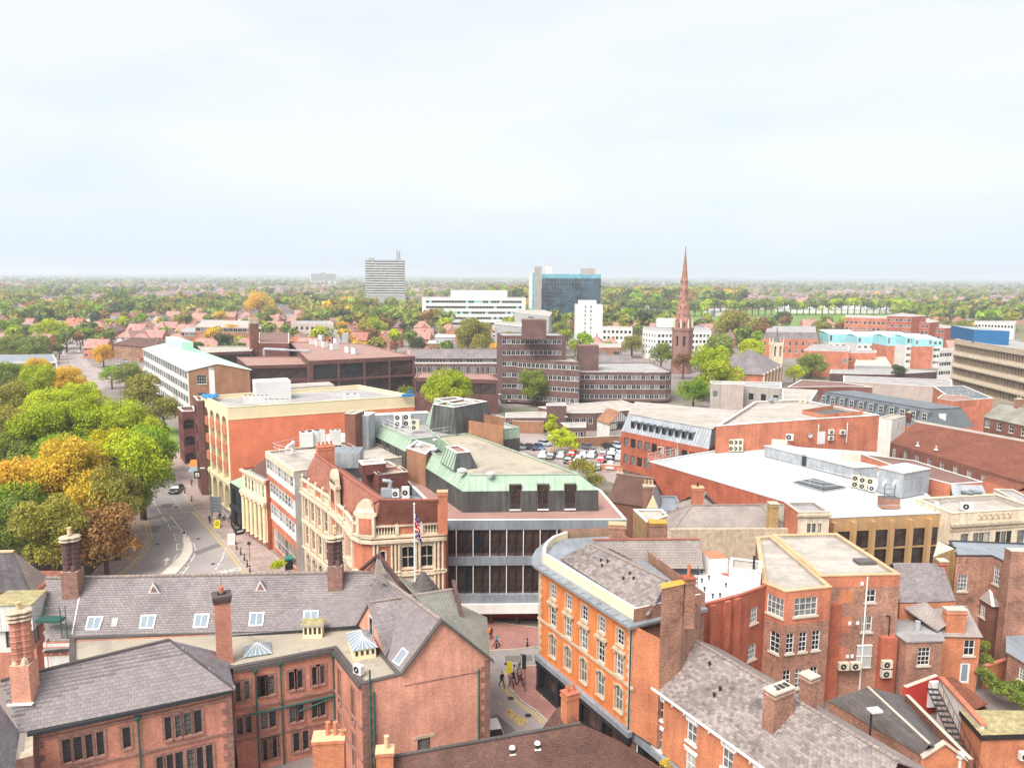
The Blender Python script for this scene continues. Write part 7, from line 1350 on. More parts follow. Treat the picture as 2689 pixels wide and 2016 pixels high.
# timber framed house with brown low flat roofs
hq=G(m3(1010,485),0);q0,q1=G(m3(1012,380),5),G(m3(1165,360),5);P4=back(q0,q1,1);dv=(G(m3(915,345),5)-q0);P4=[q0,q1,q1+dv,q0+dv];b=Bld('timber_framed_house','black and white timber framed house with warm brown tiled roof beside the car park',P=P4);b.walls(P4,0,5,'render_white');rd=P4[0].lerp(P4[1],.5);zt=AT(m3(1090,290),rd);F_=[Vector((*P4[0],5)),Vector((*P4[1],5)),Vector((*rd,zt))];b.mb('wall').face(F_,'render_white');b.done()
of=(F_[0]-F_[2]).normalized()*.4;of2=(F_[1]-F_[2]).normalized()*.4;dv3=Vector((*dv,0));b.mb('roof').slab([F_[0]+of,F_[2],F_[2]+dv3,F_[0]+of+dv3],.15,'tile_orange');b.done();b.mb('roof').slab([F_[2],F_[1]+of2,F_[1]+of2+dv3,F_[2]+dv3],.15,'tile_orange');b.done();L=Ld(P4[0],P4[1])
for k in range(11):u=.1+(L-.25)*k/10;boxon(b,'timber',P4[0],P4[1],u-.07,u+.07,1.2,5+(zt-5)*(1-abs(2*u/L-1))-.2,.06,'wood_dark')
for z in(1.1,3.2,5):boxon(b,'timber',P4[0],P4[1],0,L,z,z+.2,.08,'wood_dark')
boxon(b,'window',P4[0],P4[1],L*.35,L*.7,3.5,4.8,.09,'glass')
for nm,lb,px,z,wm,rm_ in(('brown_flat_wing','low brown brick wing with flat roof left of the timbered house',(m3(225,335),m3(545,335),m3(530,290),m3(225,300)),4,'brick_brown','felt_pale'),('brown_stair_block','small raised brown brick block with flat top above the low wings',(m3(533,245),m3(685,245),m3(670,225),m3(535,228)),7.5,'brick_brown','felt_pale'),('long_brown_flat_roofs','long pale flat roofs over brown brick behind the ivy covered wall',(m3(680,300),m3(900,300),m3(1290,268),m3(1100,205),m3(470,255)),5,'brick_brown','felt_pale'),('brown_flat_annexe','brown flat roofed annexe just right of the ivy covered wall',(m3(690,410),m3(830,410),m3(830,372),m3(640,375)),4.2,'brick_brown','felt_pale')):
 P4=GP(z,*px);P4=P4 if ccw(P4)else P4[::-1];b=Bld(nm,lb,P=P4);b.walls(P4,0,z,wm,{0:[Wr(z*.4,z*.75,4,1.3,'office')]if z<7 else[]});b.flat(P4,z,rm_,.15,cop='coping_white');b.done()
# car park surface and walls
sheet('car_park',[G(s)for s in(m3(-100,480),m3(190,450),m3(490,460),m3(780,570),m3(1095,560),m3(1090,700),m3(880,760),m3(700,700),m3(300,560))],'asphalt_old',.006)
sheet('yard',[G(s)for s in(m3(100,400),m3(190,445),m3(490,455),m3(500,380))],'felt_pink',.007);sheet('access_road',[G(s)for s in(m3(880,765),m3(1092,740),m3(1092,850),m3(1040,830),m3(930,790))],'asphalt_old',.008)
def wall_(label,pts,h_,mat,cop='coping',w=.35):
 r=Bld('boundary_wall',label,'wall',P=pts)
 for a_,c_ in zip(pts[:-1],pts[1:]):P4=back(a_,c_,w);r.mb('wall').prism(P4,0,h_,mat,None);r.done();r.mb('coping').prism(inset(P4,-.05),h_,h_+.12,cop,cop,True);r.done()
wall_('long pale red brick wall behind the empty car park bays',[G(s)for s in(m3(150,405),m3(290,450),m3(510,455))],3.2,'brick_tan');wall_('tan brick wall between the car park and timbered house',[G(s)for s in(m3(775,560),m3(1095,545))],2.4,'brick_tan');wall_('low red brick wall in front of the nearest parked cars',[G(s)for s in(m3(700,700),m3(820,720),m3(1088,735))],1.1,'brick_flame')
# ---------------------------------------------------------------- civic building in the foreground
def fr_at(A,B,*px): # fractions along facade A->B of sight lines
 L=Ld(A,B);return tuple((plane_pt([(*A,0),(*B,0),(*A,5)],s).xy-A).length/L for s in px)
z9=9.6;A,Bq=G(a1(235,1375),z9),G(a1(1745,1055),z9)
b=Bld('council_house_front_wing','brick wing with leaded mullioned windows under a long grey slate hipped roof at bottom left',P=[A,Bq]);L=Ld(A,Bq)
W=lambda v0,v1,w,*px:Wr(v0,v1,len(px),w,'leaded',at=fr_at(A,Bq,*px))
fac(b,A,Bq,[(0,z9-.15,'brick_civic')],[W(6.5,8.4,.52,a1(497,1430),a1(583,1412),a1(672,1395),a1(748,1380)),W(6.6,8.3,.5,a1(952,1340)),W(6.5,8.4,.52,a1(1270,1270),a1(1338,1258),a1(1412,1242),a1(1492,1228)),W(3.0,5.3,.5,a1(1210,1600),a1(1280,1600),a1(1355,1590),a1(1440,1560),a1(1510,1550),a1(1580,1540))]);b.done()
for z,pr,m in((5.9,.14,'sandstone'),(8.75,.1,'sandstone')):boxon(b,'string_course',A,Bq,0,L,z,z+.18,pr,m)
boxon(b,'gutter',A,Bq,-.2,L,z9-.25,z9,.4,'dark_metal')
for k in range(18):boxon(b,'quoin',A,Bq,L-(.75 if k%2 else .45),L+.02,.5*k+.1,.5*k+.55,.05,'sandstone');boxon(b,'quoin',A,Bq,-.02,.4 if k%2 else .7,.5*k+.1,.5*k+.55,.05,'sandstone')
d=(Bq-A).normalized();o=Vector((d.y,-d.x));rz=12.9;r1,r0=G3(a1(1280,690),rz),G3(a1(0,940),rz);bk0,bk1=A-o*6.6-d*2,Bq-o*6
fac(b,Bq,bk1,[(0,z9-.15,'brick_civic')]);b.done();e0,e1=Vector((*(A+o*.3-d*.1),z9)),Vector((*(Bq+o*.3+d*.25),z9))
vl=G3(a1(150,1390),z9);main=planar([vl,e1,r1,r0]);r0=main[3];b.mb('roof').slab(main,.12,'slate_blue');slates(b,main,'slate',.42,.3,300,seed=5);b.done()
hp=[e1,Vector((*(bk1+d*.25),z9)),r1];b.mb('hip_slope').slab(hp,.12,'slate_blue');b.done();b.mb('rear_slope').slab([r0,r1,hp[1],Vector((*bk0,z9))],.12,'slate_blue');b.done()
b.mb('ridge').strip([r0,r1],.28,.12,'ridge_dark');b.done();b.mb('hip_tile').strip([r1,e1],.2,.06,'ridge_dark');b.done()
b.mb('valley_slope').slab([G3(a1(-60,1090),12.5),vl,G3(a1(110,1655),9.7),G3(a1(-60,1800),10.2)],.12,'slate_blue');b.done();b.mb('kneeler_wall').prism([G(s,9.3)for s in(a1(70,1620),a1(250,1570),a1(250,1400),a1(195,1400),a1(185,1540),a1(60,1560))],0,9.4,'sandstone','stone');b.done()
pq_=A.lerp(Bq,fr_at(A,Bq,a1(1045,1330))[0])+o*.16;pipe(b,[(*pq_,8.9),(*pq_,0)],'green_paint',.08);mb=MB();mb.lathe((*pq_,8.6),[(.1,0),(.24,.3),(.24,.45)],6,'green_paint');mb.build('rain_hopper',b.root)
def crown_chimney(px,z0,px_top,w,name,label,mat='sandstone_dark',pots=0,cap='stone',twist=True):
 c=G(px,z0);zt=AT(px_top,c);r=Bld('tall_chimney',label,'chimney',P=[c],base=z0-1.5);r.mb('base').obox((*c,z0-1.5),w*1.15,w*1.15,3.1,.1,'brick_gable' if mat!='sandstone_dark' else 'sandstone','stone');r.done()
 z1=z0+1.6;n=int((zt-z1-.8)/.45)
 for k in range(4):a_=rad(90*k+45);mb=MB();mb.lathe((c.x+w*.4*math.cos(a_),c.y+w*.4*math.sin(a_),z1),[(w*.28,0),(w*.2,.35),(.02,.6)],6,'stone' if mat!='sandstone_dark' else 'sandstone_dark');mb.build('broach',r.root)
 for dx in((-.22,.22)if twist else(-.23,.23)):
  prof=[]
  for k in range(n):z=k*.45;prof+=[(w*.36,z),(w*.36,z+.3),(w*.4,z+.36),(w*.4,z+.43)]
  mb=MB();mb.lathe((c.x+dx*w*.9,c.y+dx*.5*w,z1),prof,8,mat,rad(22.5));mb.build('shaft',r.root)
  mb=MB();zc=z1+n*.45
  for q in range(3 if not twist else 2):mb.lathe((c.x+dx*w*.9,c.y+dx*.5*w,zc+.3*q),[(w*.36,0),(w*.56,.16),(w*.5,.24),(w*.3,.3)],8,cap,rad(22.5+11*q))
  mb.build('cap',r.root)
 mb=MB();mb.lathe((c.x,c.y,zt-.3),[(.2,0),(.16,.5),(.2,.55),(.2,.7),(.12,.7)],10,'buff_clay');mb.build('chimney_pot',r.root);mb=MB();mb.obox((*(c+Vector((0,-w*.62))),z0-1.35),w*1.5,.3,.12,.1,'coping_white');mb.build('flashing',r.root);return r
crown_chimney(a1(190,1010),12.3,a1(150,440),1.15,'','tall ribbed red brick chimney with star shaped stone cap on the front wing','brick_civic',twist=False)
crown_chimney(a1(555,280),12.9,m1(560,1190),1.25,'','dark ridged sandstone chimney on the rear roof nearest the park trees');crown_chimney(a2(668,235),12.9,m2(810,1180),1.2,'','dark ridged sandstone chimney on rear roof in front of the terracotta building')
c=G(a1(1700,860),9.4);zt=AT(a1(1650,330),c);r=Bld('tall_chimney','tall square brick chimney with black corbelled cap beside the flat lead roof','chimney',P=[c],base=9);rr=.42
r.mb('stack').obox((*c,8.4),1.25,1.1,zt-9.2,rr,'brick_civic','dark_metal');r.done();
for q in range(3):r.mb('cap').obox((*c,zt-.8+.22*q),1.4+.08*q,1.25+.08*q,.2,rr,'sandstone_dark' if q<2 else 'ridge_dark');r.done()
r.mb('flue').obox((*c,zt-.13),.7,.5,.05,rr,'tyre');r.done();r.mb('chimney_pot').lathe((*c,zt-.1),[(.16,0),(.2,.5),(.24,.55),(.14,.6)],10,'terracotta');r.done();r.mb('aerial').tube((*c,zt+.4),(*c,zt+1.5),.02,'dark_metal',4);r.mb('aerial').tube((c.x-.5,c.y,zt+1.4),(c.x+.5,c.y,zt+1.4),.015,'dark_metal',4);r.done()
# rear range with the long ridge
b=Bld('council_house_rear_range','long brown grey slate roof with white framed skylights and small triangular vents',P=[G(a1(1500,630),z9)]);rz=13.2
R0,R1=G3(a1(350,225),rz),G3(a2(965,178),rz);E0,E1=G3(a1(330,700),9.8),G3(a2(850,590),9.8);rf=planar([E1,R1,R0,E0]);rf=[rf[3]]+rf[:3];E0=rf[0];b.mb('roof').slab(rf,.12,'slate_tex');slates(b,rf,'slate',.4,.25,300,seed=9);b.done();bk=Vector((0,5.4,-3.4));b.mb('rear_roof').slab([R0,R1,R1+bk,R0+bk],.12,'slate_tex');b.done()
for k in range(60):q0,q1=R0.lerp(R1,k/60),R0.lerp(R1,(k+.93)/60);mb=MB();mb.strip([q0,q1],.34,.14,'ridge_tile');mb.build('ridge_tile',b.root)
w4=[Vector((E0.x,E0.y+.3)),Vector((E1.x,E1.y+.3)),(R1+bk).xy,(R0+bk).xy];b.walls(w4,0,9.6,'brick_civic');b.done();b.mb('gutter').strip([E0,E1],.25,.12,'dark_metal');b.done();b.mb('lead_flashing').strip([plane_pt(rf,a1(545,650))+Vector((0,0,.04)),plane_pt(rf,a1(628,225))+Vector((0,0,.04))],.1,.06,'coping_white');b.done()
for x0,x1,y0,y1,sh in((645,770,620,515,20),(1052,1175,610,503,15),(1460,1580,603,495,12),(1880,1995,590,482,8)):skylight(b,[plane_pt(rf,a1(x0,y0)),plane_pt(rf,a1(x1-sh+2,y0-2)),plane_pt(rf,a1(x1+sh*.8,y1)),plane_pt(rf,a1(x0+sh*1.2,y1+2))],'white_paint','glass_sky',.14)
skylight(b,[plane_pt(rf,s)for s in(a2(418,580),a2(530,580),a2(540,470),a2(425,472))]);skylight(b,[plane_pt(rf,s)for s in(a1(838,592),a1(882,592),a1(898,522),a1(850,522))],'zinc','coping',.08,0)
for x,y in((1167,335),(1973,318)):
 p0,p1,pt=plane_pt(rf,a1(x-48,y+5)),plane_pt(rf,a1(x+45,y+5)),plane_pt(rf,a1(x+8,y-75));fr=Vector((0,-.9,.0));top=(p0+p1)/2+Vector((0,-.1,1.15));mb=MB();mb.face([p0,p1,top],'white_paint');mb.face([p0,top,pt],'white_paint');mb.face([p1,pt,top],'lead');c_=(p0+p1+top)/3;mb.face([c_+(q-c_)*.6+Vector((0,-.02,0))for q in(p0,p1,top)],'sandstone');mb.build('triangular_vent',b.root)
# tower-like hip roof at far left with glazed slope, white tank room, ladder
t0,t1=G3(a1(-120,30),14.6),G3(a1(105,25),14.6);b=Bld('left_pavilion_roof','tall hipped slate pavilion roof with pale green slated end at the left edge',P=[t1.xy]);b.mb('front_slope').slab([G3(a1(-150,330),10),G3(a1(240,330),10),t1,t0],.12,'slate_blue');b.done();b.mb('hip_slope').slab([G3(a1(240,330),10),G3(a1(360,215),11.5),t1],.12,'slate_old_tex');b.done();b.mb('ridge').strip([t0,t1],.4,.15,'buff_clay');b.done()
pl_=[G3(a1(-150,330),10),G3(a1(240,330),10),t1];skylight(b,[plane_pt(pl_,s)for s in(a1(-110,385),a1(110,385),a1(168,290),a1(-60,290))],bars=5);b.walls(back(G(a1(-150,330),10),G(a1(240,330),10),6),0,9.9,'brick_civic');b.done()
Zt=12.6;q=[G(s,Zt)for s in(a1(-90,435),a1(235,425),a1(348,318),a1(60,325))];b=Bld('white_tank_room','white panelled tank room with mossy flat roof behind the star topped chimney',P=q);b.walls(q,10.2,Zt,'ac_white');b.mb('roof').prism(inset(q,-.1),Zt,Zt+.08,'felt_moss','felt_moss');b.done();b.walls(inset(q,.4),8,10.2,'render_white',{0:[Wr(8.4,10,3,.7,'office_plain')],1:[Wr(8.4,10,2,.7,'office_plain')]},'base');b.done()
for i in range(2):
 Lq=Ld(q[i],q[i+1])
 for k in range(1,int(Lq/.45)):boxon(b,'panel_rib',q[i],q[i+1],.45*k-.015,.45*k+.015,10.2,Zt,.03,'white_paint')
lp=G3(a1(490,690),9.4);lt=AT(a1(490,430),lp.xy);ld=thing('ladder','green metal roof ladder with safety hoops and small platform by the white tank room','ladder',tuple(lp));mb=MB()
for s_ in(-.25,.25):mb.tube(lp+Vector((s_,0,0)),Vector((lp.x+s_,lp.y,lt)),.04,'green_paint',5)
mb.build('stile',ld);mb=MB();[mb.tube((lp.x-.25,lp.y,z),(lp.x+.25,lp.y,z),.02,'green_paint',4)for z in[lp.z+.3*k for k in range(int((lt-lp.z)/.3))]];mb.build('rung',ld);mb=MB();pz=lt-1.2;mb.obox((lp.x-1.2,lp.y+.1,pz-.25),2.2,.9,.25,0,'green_paint');[mb.tube((lp.x-2.3,lp.y-.3,pz+z),(lp.x-.1,lp.y-.3,pz+z),.025,'green_paint',4)for z in(.4,.8,1.1)];mb.build('platform',ld)
# flat lead link with parapet
P=GP(z9,a2(-135,905),a2(650,757),a2(860,1028),a2(1165,955),a2(1020,780),a2(850,600),a2(-300,640));P=[G(a1(1762,905),z9),G(a2(650,757),z9),G(a2(862,1028),z9),G(a2(1165,955),z9),G(a2(1010,760),z9),E1.xy+Vector((0,.1)),G(a1(1150,640),z9),G(a1(1500,820),z9)]
P=[G(a1(1762,905),z9),G(a2(650,757),z9),G(a2(862,1028),z9),G(a2(1165,955),z9),G(a2(1030,800),z9),G(a2(838,592),z9),G(a1(530,672),z9),G(a1(530,860),z9),G(a1(1500,860),z9)]
b=Bld('council_house_link','brick link range with buff flat roof, lanterns and sandstone framed windows',P=P)
w0,w1,w2=P[0],P[1],P[2];X=lambda A_,B_,v0,v1,w,*px:Wr(v0,v1,len(px),w,'leaded',at=fr_at(A_,B_,*px))
fac(b,w0,w1,[(0,z9,'brick_civic')],[X(w0,w1,6.6,8.3,.5,a1(1805,1060),a1(1858,1050),a1(1985,1030),a2(115,1030),a2(178,1015),a2(335,975),a2(393,965),a2(510,950),a2(560,940)),X(w0,w1,3.6,5.1,.5,a1(1820,1430),a1(1880,1420),a2(125,1290),a2(190,1275),a2(345,1340),a2(405,1330),a2(512,1290),a2(568,1280)),X(w0,w1,.8,2.6,.6,a2(145,1470),a2(200,1460),a2(150,1620),a2(200,1610),a2(380,1620),a2(440,1610))]);b.done()
fac(b,w1,w2,[(0,z9,'brick_civic')],[X(w1,w2,5.2,8.3,.55,a2(695,1000),a2(798,1150)),X(w1,w2,1.2,4.2,.55,a2(700,1400),a2(805,1480))]);b.done()
for A_,B_ in((w0,w1),(w1,w2)):
 for z,pr in((5.75,.14),(2.9,.12)):boxon(b,'string_course',A_,B_,0,Ld(A_,B_),z,z+.18,pr,'sandstone')
 boxon(b,'cornice',A_,B_,0,Ld(A_,B_),z9-.35,z9-.02,.22,'ridge_dark')
b.flat(P,z9,'gravel_roof',.12,.3,cop='ridge_dark');b.done()
Lb=Ld(w0,w1)
for px,ztp in((a2(60,960),9.0),(a2(248,900),9.2),(a2(645,850),9.0)):
 f=fr_at(w0,w1,px)[0];c_=w0.lerp(w1,min(f,.99))+Vector((.05,-.15));pipe(b,[(*c_,ztp),(*c_,0)],'green_paint',.075);mb=MB();mb.lathe((*c_,ztp-.2),[(.1,0),(.22,.3),(.22,.45)],6,'green_paint');mb.build('rain_hopper',b.root)
dl=(w1-w0).normalized();ol=Vector((dl.y,-dl.x))*.18;pipe(b,[(*(w0+ol+dl),5.3),(*(w1+ol-dl*.2),5.35)],'green_paint',.1);pipe(b,[(*(w0.lerp(w1,.62)+ol),4.6),(*(w1+ol-dl*.2),5.2)],'green_paint',.07)
for c2,sx,sy,hgt,nm,lb in((a2(500,655),1.7,1.1,1.2,'roof_lantern','small cream louvred roof lantern with flat felt top on the buff flat roof'),(a2(865,770),1.9,3.2,1.0,'roof_lantern','large cream roof lantern with glazed hipped top beside the brick dormer gable'),(a2(75,770),2.0,1.9,.12,'roof_lantern','low pyramid glass rooflight on the buff flat roof')):
 c=G(c2,z9-.1);r=Bld(nm,lb,'rooflight',P=[c],base=z9-.12);an=.1 if sx<1.9 else .35;r.mb('curb').obox((*c,z9-.12),sx,sy,hgt,an,'cream_paint' if hgt>.5 else 'zinc');r.done()
 if hgt>.5:
  for sgn in(-1,1):
   for k in range(4):p=c+Vector((math.cos(an),math.sin(an)))*(sx*(-.36+.24*k))+Vector((math.sin(an),-math.cos(an)))*(sy/2+.01)*sgn;r.mb('louvre_opening').obox((*p,z9+.3),.22,.03,hgt-.6,an,'glass');r.done()
 if sx==1.7:r.mb('top').obox((*c,z9-.12+hgt),sx+.3,sy+.3,.18,an,'felt_pale','felt_moss')
 else:
  R_2=Matrix.Rotation(an,2);cs=[c+R_2@Vector(p)for p in((-sx/2-.15,-sy/2-.15),(sx/2+.15,-sy/2-.15),(sx/2+.15,sy/2+.15),(-sx/2-.15,sy/2+.15))];zz=z9-.12+hgt;ap0,ap1=[Vector((*(c+R_2@Vector((0,y_))),zz+.65))for y_ in(-max(0,sy-sx)/2,max(0.01,sy-sx)/2)]
  C3=[Vector((*p,zz))for p in cs];m_=r.mb('glazed_roof')
  for f_ in([C3[0],C3[1],ap0],[C3[1],C3[2],ap1,ap0],[C3[2],C3[3],ap1],[C3[3],C3[0],ap0,ap1]):m_.face(f_,'glass_sky')
  for a_,b_ in((C3[0],ap0),(C3[1],ap0),(C3[2],ap1),(C3[3],ap1),(ap0,ap1)):r.mb('glazing_bar').tube(a_,b_,.04,'white_paint',4)
  for k in range(1,5):
   t=k/5;r.mb('glazing_bar').tube(C3[1].lerp(C3[2],t),ap0.lerp(ap1,t),.025,'white_paint',4);r.mb('glazing_bar').tube(C3[0].lerp(C3[1],t),ap0,.025,'white_paint',4);r.mb('glazing_bar').tube(C3[3].lerp(C3[0],1-t),ap0.lerp(ap1,t),.025,'white_paint',4)
 r.done()
ac_unit((*G(a2(840,950),z9),z9),-.6,.9,.4,.85,1,'white air conditioner with one round fan on corner of the buff flat roof',False,'ac_white')
# glazed brick light well frieze
fq=[G(a1(330,785),8.6),G(a1(1555,735),8.6)];b=Bld('glazed_brick_frieze','white and red glazed chequer brick band in the light well behind the front wing','wall',P=fq);b.mb('wall').prism(back(fq[0],fq[1],.3),4,9.4,'render_white','stone');b.done();Lf=Ld(*fq);boxon(b,'red_band',fq[0],fq[1],0,Lf,8.25,9.1,.03,'brick_flame')
for k in range(38):boxon(b,'white_brick',fq[0],fq[1],Lf*k/38+.05,Lf*k/38+.3,8.62,8.82,.06,'coping_white');boxon(b,'white_brick',fq[0],fq[1],Lf*(k+.5)/38+.02,Lf*(k+.5)/38+.22,8.4 if k%2 else 8.86,8.52 if k%2 else 8.98,.06,'coping_white')
# gabled block
gl,gr=G(a2(1165,955),z9),G(a2(1832,832),z9);fl0=G(a2(862,1028),z9);pk=plane_pt([(*gl,0),(*gr,0),(*gl,5)],a2(1465,548));b=Bld('council_house_gable_block','big orange brick gable end with stone coping, green downpipe and slate roofs behind',P=[gl,gr]);mbg=b.mb('wall')
facade(b.root,mbg,fl0,gl,0,z9,'brick_gable');facade(b.root,mbg,gl,gr,0,z9,'brick_gable',[Wr(1.3,3.6,1,1.1,'office_plain',at=fr_at(gl,gr,a2(1335,1480)))]);mbg.face([(*gl,z9),(*gr,z9),pk],'brick_gable');gb=Vector((-.5,8));facade(b.root,mbg,gr,gr+gb,0,z9,'brick_civic');b.done()
up=Vector((0,-.12,.05));b.mb('gable_coping').strip([Vector((*gl,z9))+up,pk+up],.45,.22,'ridge_dark');b.done();b.mb('gable_coping').strip([pk+up,Vector((*gr,z9))+up+Vector((.3,0,-.3))],.45,.22,'ridge_dark');b.done();boxon(b,'lintel',gl,gr,Ld(gl,gr)*fr_at(gl,gr,a2(1335,1480))[0]-.9,Ld(gl,gr)*fr_at(gl,gr,a2(1335,1480))[0]+.9,3.62,3.9,.04,'stone');boxon(b,'brick_ledge',gl,gr,.2,Ld(gl,gr),z9-1.0,z9-.92,.04,'sandstone')
for k in range(19):boxon(b,'quoin',gl,gr,Ld(gl,gr)-(.8 if k%2 else .5),Ld(gl,gr)+.02,.5*k+.1,.5*k+.54,.05,'sandstone');boxon(b,'quoin',fl0,gl,-.02,.5 if k%2 else .8,.5*k+.1,.5*k+.54,.05,'sandstone')
for A_,B_,f,zt in((fl0,gl,.2,10.8),(fl0,gl,.3,8.8),(gl,gr,fr_at(gl,gr,a2(1745,1100))[0],8.9)):c_=A_.lerp(B_,f)+Vector((.05,-.18));pipe(b,[(*c_,zt),(*c_,0)],'green_paint',.085)
rd0=Vector(pk);rd1=G3(a2(975,182),pk.z-.2);sL,sR=Vector((*gl,z9)),Vector((*gr,z9));bkv=rd1-rd0;pR=[sR,sR+Vector((-.5,8,0)),rd1+Vector((2.0,-.5,0)),rd0];pLm=planar([sL,rd0,rd1,Vector((*G(a2(838,592),z9),z9+.1))]);b.mb('left_slope').slab(pLm,.12,'slate_tex');slates(b,pLm,'slate',.4,.25,300,seed=21);b.done();b.mb('right_slope').slab(pR,.12,'slate_green');b.done();b.mb('ridge').strip([rd0,rd1],.3,.14,'ridge_tile');b.done();skylight(b,[plane_pt([sL,rd0,rd1],s)for s in(a2(1100,855),a2(1150,890),a2(1225,785),a2(1180,745))],bars=0)
# brick dormer gable on the inner slope and crossing roof
g0,g1=G3(a2(835,575),9.9),G3(a2(1045,805),9.9);gt=G3(a2(922,410),13.2);far_=G3(a2(1190,368),13.25);b.mb('dormer_gable').face([g0,g1,gt],'brick_gable');b.done();b.mb('dormer_roof').slab([g1+Vector((0,-.2,0)),gt+Vector((-.15,-.15,0)),far_,g1.lerp(far_,.45)+Vector((.6,.2,0))],.12,'slate_tex');b.done();b.mb('dormer_roof').slab([g0+Vector((-.2,0,0)),gt+Vector((-.15,-.1,0)),far_,g0+Vector((2.2,2,1.6))],.12,'slate_tex');b.done();b.mb('dormer_ridge').strip([gt,far_],.28,.12,'ridge_tile');b.done()
m_=g0.lerp(g1,.52);mb=MB();ax=(g1-g0).normalized();nn_=Vector((ax.y,-ax.x,0))*.05
for ua,ub,z0,z1,m in((-.45,.45,0,2.3,'white_paint'),(-.33,.33,.05,2.1,'glass')):k_=nn_*(1 if m=='white_paint' else 1.4);mb.face([m_+ax*ua+k_+Vector((0,0,z0)),m_+ax*ub+k_+Vector((0,0,z0)),m_+ax*ub+k_+Vector((0,0,z1)),m_+ax*ua+k_+Vector((0,0,z1))],m)
mb.build('dormer_window',b.root)
rr0,rr1=far_,G3(a2(1548,312),13.2);b.mb('right_wing_roof').slab([rr0,rr1,G3(a2(1650,665),10.1),rd0.lerp(rd1,.08)+Vector((.3,0,-.4))],.12,'slate_green');b.done();b.mb('wing_ridge').strip([rr0,rr1],.3,.14,'ridge_tile');b.done();b.mb('bargeboard').strip([rr1+Vector((.1,0,.8)),G3(a2(1655,668),10.1)],.35,.2,'sandstone_dark');b.done();b.mb('wing_wall').prism([rr0.xy+Vector((2,0)),rr1.xy,G(a2(1650,665),10.1),gr],0,9.9,'brick_civic',None);b.done()
fg=G3(a2(985,60),15.2);fa,fb=G3(a2(885,178),13),G3(a2(1215,350),12.2);b.mb('street_gable').slab([fa,fg,fg+Vector((1.2,-3,-.6)),R1],.15,'slate_old_tex');b.done();b.mb('street_gable').slab([fg,fb,fb.lerp(rd1,.5),fg+Vector((.2,-3,-1))],.15,'slate_old_tex');b.done();b.mb('gable_coping').strip([fa+Vector((-.4,.1,0)),fg,fb],.5,.3,'sandstone_dark');b.done();b.mb('gable_wall').face([(fa.x,fa.y+.2,8),(fb.x,fb.y+.2,8),fb,fg,fa],'sandstone');b.done()
tu=G(a2(1330,330),12.2);r=Bld('stone_turret','small octagonal sandstone turret with conical stone roof beside the flagpole','turret',P=[tu]);r.mb('drum').lathe((*tu,6),[(1.35,0),(1.35,6.2)],8,'sandstone_dark');r.done();zt=AT(a2(1325,175),tu)
prof=[];n=5
for k in range(n):f=1-k/n;prof+=[(1.6*f+.12,(zt-12.2)*k/n),(1.6*(f-.14)+.12,(zt-12.2)*(k+.85)/n)]
r.mb('roof').lathe((*tu,12.2),prof+[(.05,zt-12.2)],8,'ridge_dark');r.done()
fp=G(a2(1268,350),12);zt=AT(m2(1420,995),fp);r=Bld('flagpole','white flagpole flying a limp union flag beside the stone turret','flagpole',P=[fp],base=8);r.mb('pole').tube((*fp,8),(*fp,zt),.1,'coping_white',10,.055);r.done();r.mb('finial').lathe((*fp,zt),[(.03,0),(.12,.1),(.02,.24)],8,'white_paint');r.done()
fl=MB();zt2,zb2=AT(m2(1420,1050),fp),AT(m2(1415,1235),fp);nz=16;nx=6
for i in range(nz):
 for j in range(nx):
  def fpnt(i,j):z=zb2+(zt2-zb2)*i/nz;x=.07+.62*j/nx*(1-.35*(i/nz));return(fp.x+x,fp.y-.12+.13*math.sin(j*2.1+i*.5),z-.12*j+.1*math.sin(i*.7+j))
  dcol=abs(i-nz/2)<1.2 or(i+2*j)%7==0;wcol=abs(i-nz/2)<2.3 or(i+2*j)%7 in(1,6)
  fl.face([fpnt(i,j),fpnt(i,j+1),fpnt(i+1,j+1),fpnt(i+1,j)],'flag_red' if dcol else 'flag_white' if wcol else 'flag_blue')
fl.build('flag',r.root)
# dark tiled roof along the bottom, brick chimneys, hip
q0,q1=G3(a2(1105,1572),7),G3(a3(650,1320),7);b=Bld('brown_tiled_bottom_house','dark brown lichen spotted tiled roof with metal vents at the bottom edge',P=[q0.xy,q1.xy]);dd=Vector((.8,-6.5,-4.2));fr4=[q0+dd,q1+dd+Vector((4.2,0,0)),q1,q0];b.mb('roof').slab(fr4,.12,'tile_brown');slates(b,[q0+dd*.98,q1+dd*.98+Vector((4.1,0,0)),q1,q0],'tile_brown',.27,.2,300,seed=31,name='roof_tile');b.done();s2=[q1,q1+dd+Vector((4.2,0,0)),G3(a3(1120,1700),4),G3(a3(900,1500),5.6)];b.mb('hip_slope').slab([q1,q1+dd+Vector((4.2,0,0)),q1+Vector((8.5,-3.5,-3.2)),q1+Vector((3.4,2.4,-3))],.12,'tile_brown');b.done()
b.mb('rear_slope').slab([q0,q1,q1+Vector((0,4.5,-3.2)),q0+Vector((0,4,-3.2))],.12,'tile_brown');b.done();w_=[(q0+dd).xy+Vector((.3,.3)),(q1+dd).xy+Vector((3.5,.3)),q1.xy+Vector((4.5,1.5)),q1.xy+Vector((0,4)),q0.xy+Vector((0,3.6))];b.walls(w_,0,2.6,'brick_old');b.done()
b.mb('cross_slope').slab([G3(a3(345,1372),5.2),q1-Vector((.2,0,0)),G3(a3(500,1195),7.4),G3(a3(470,1200),7.0)],.12,'tile_brown');b.done();nr=34
for k in range(nr):p0,p1=q0.lerp(q1,k/nr),q0.lerp(q1,(k+.94)/nr);mb=MB();mb.strip([p0,p1],.28,.12,'ridge_dark');mb.build('ridge_tile',b.root)
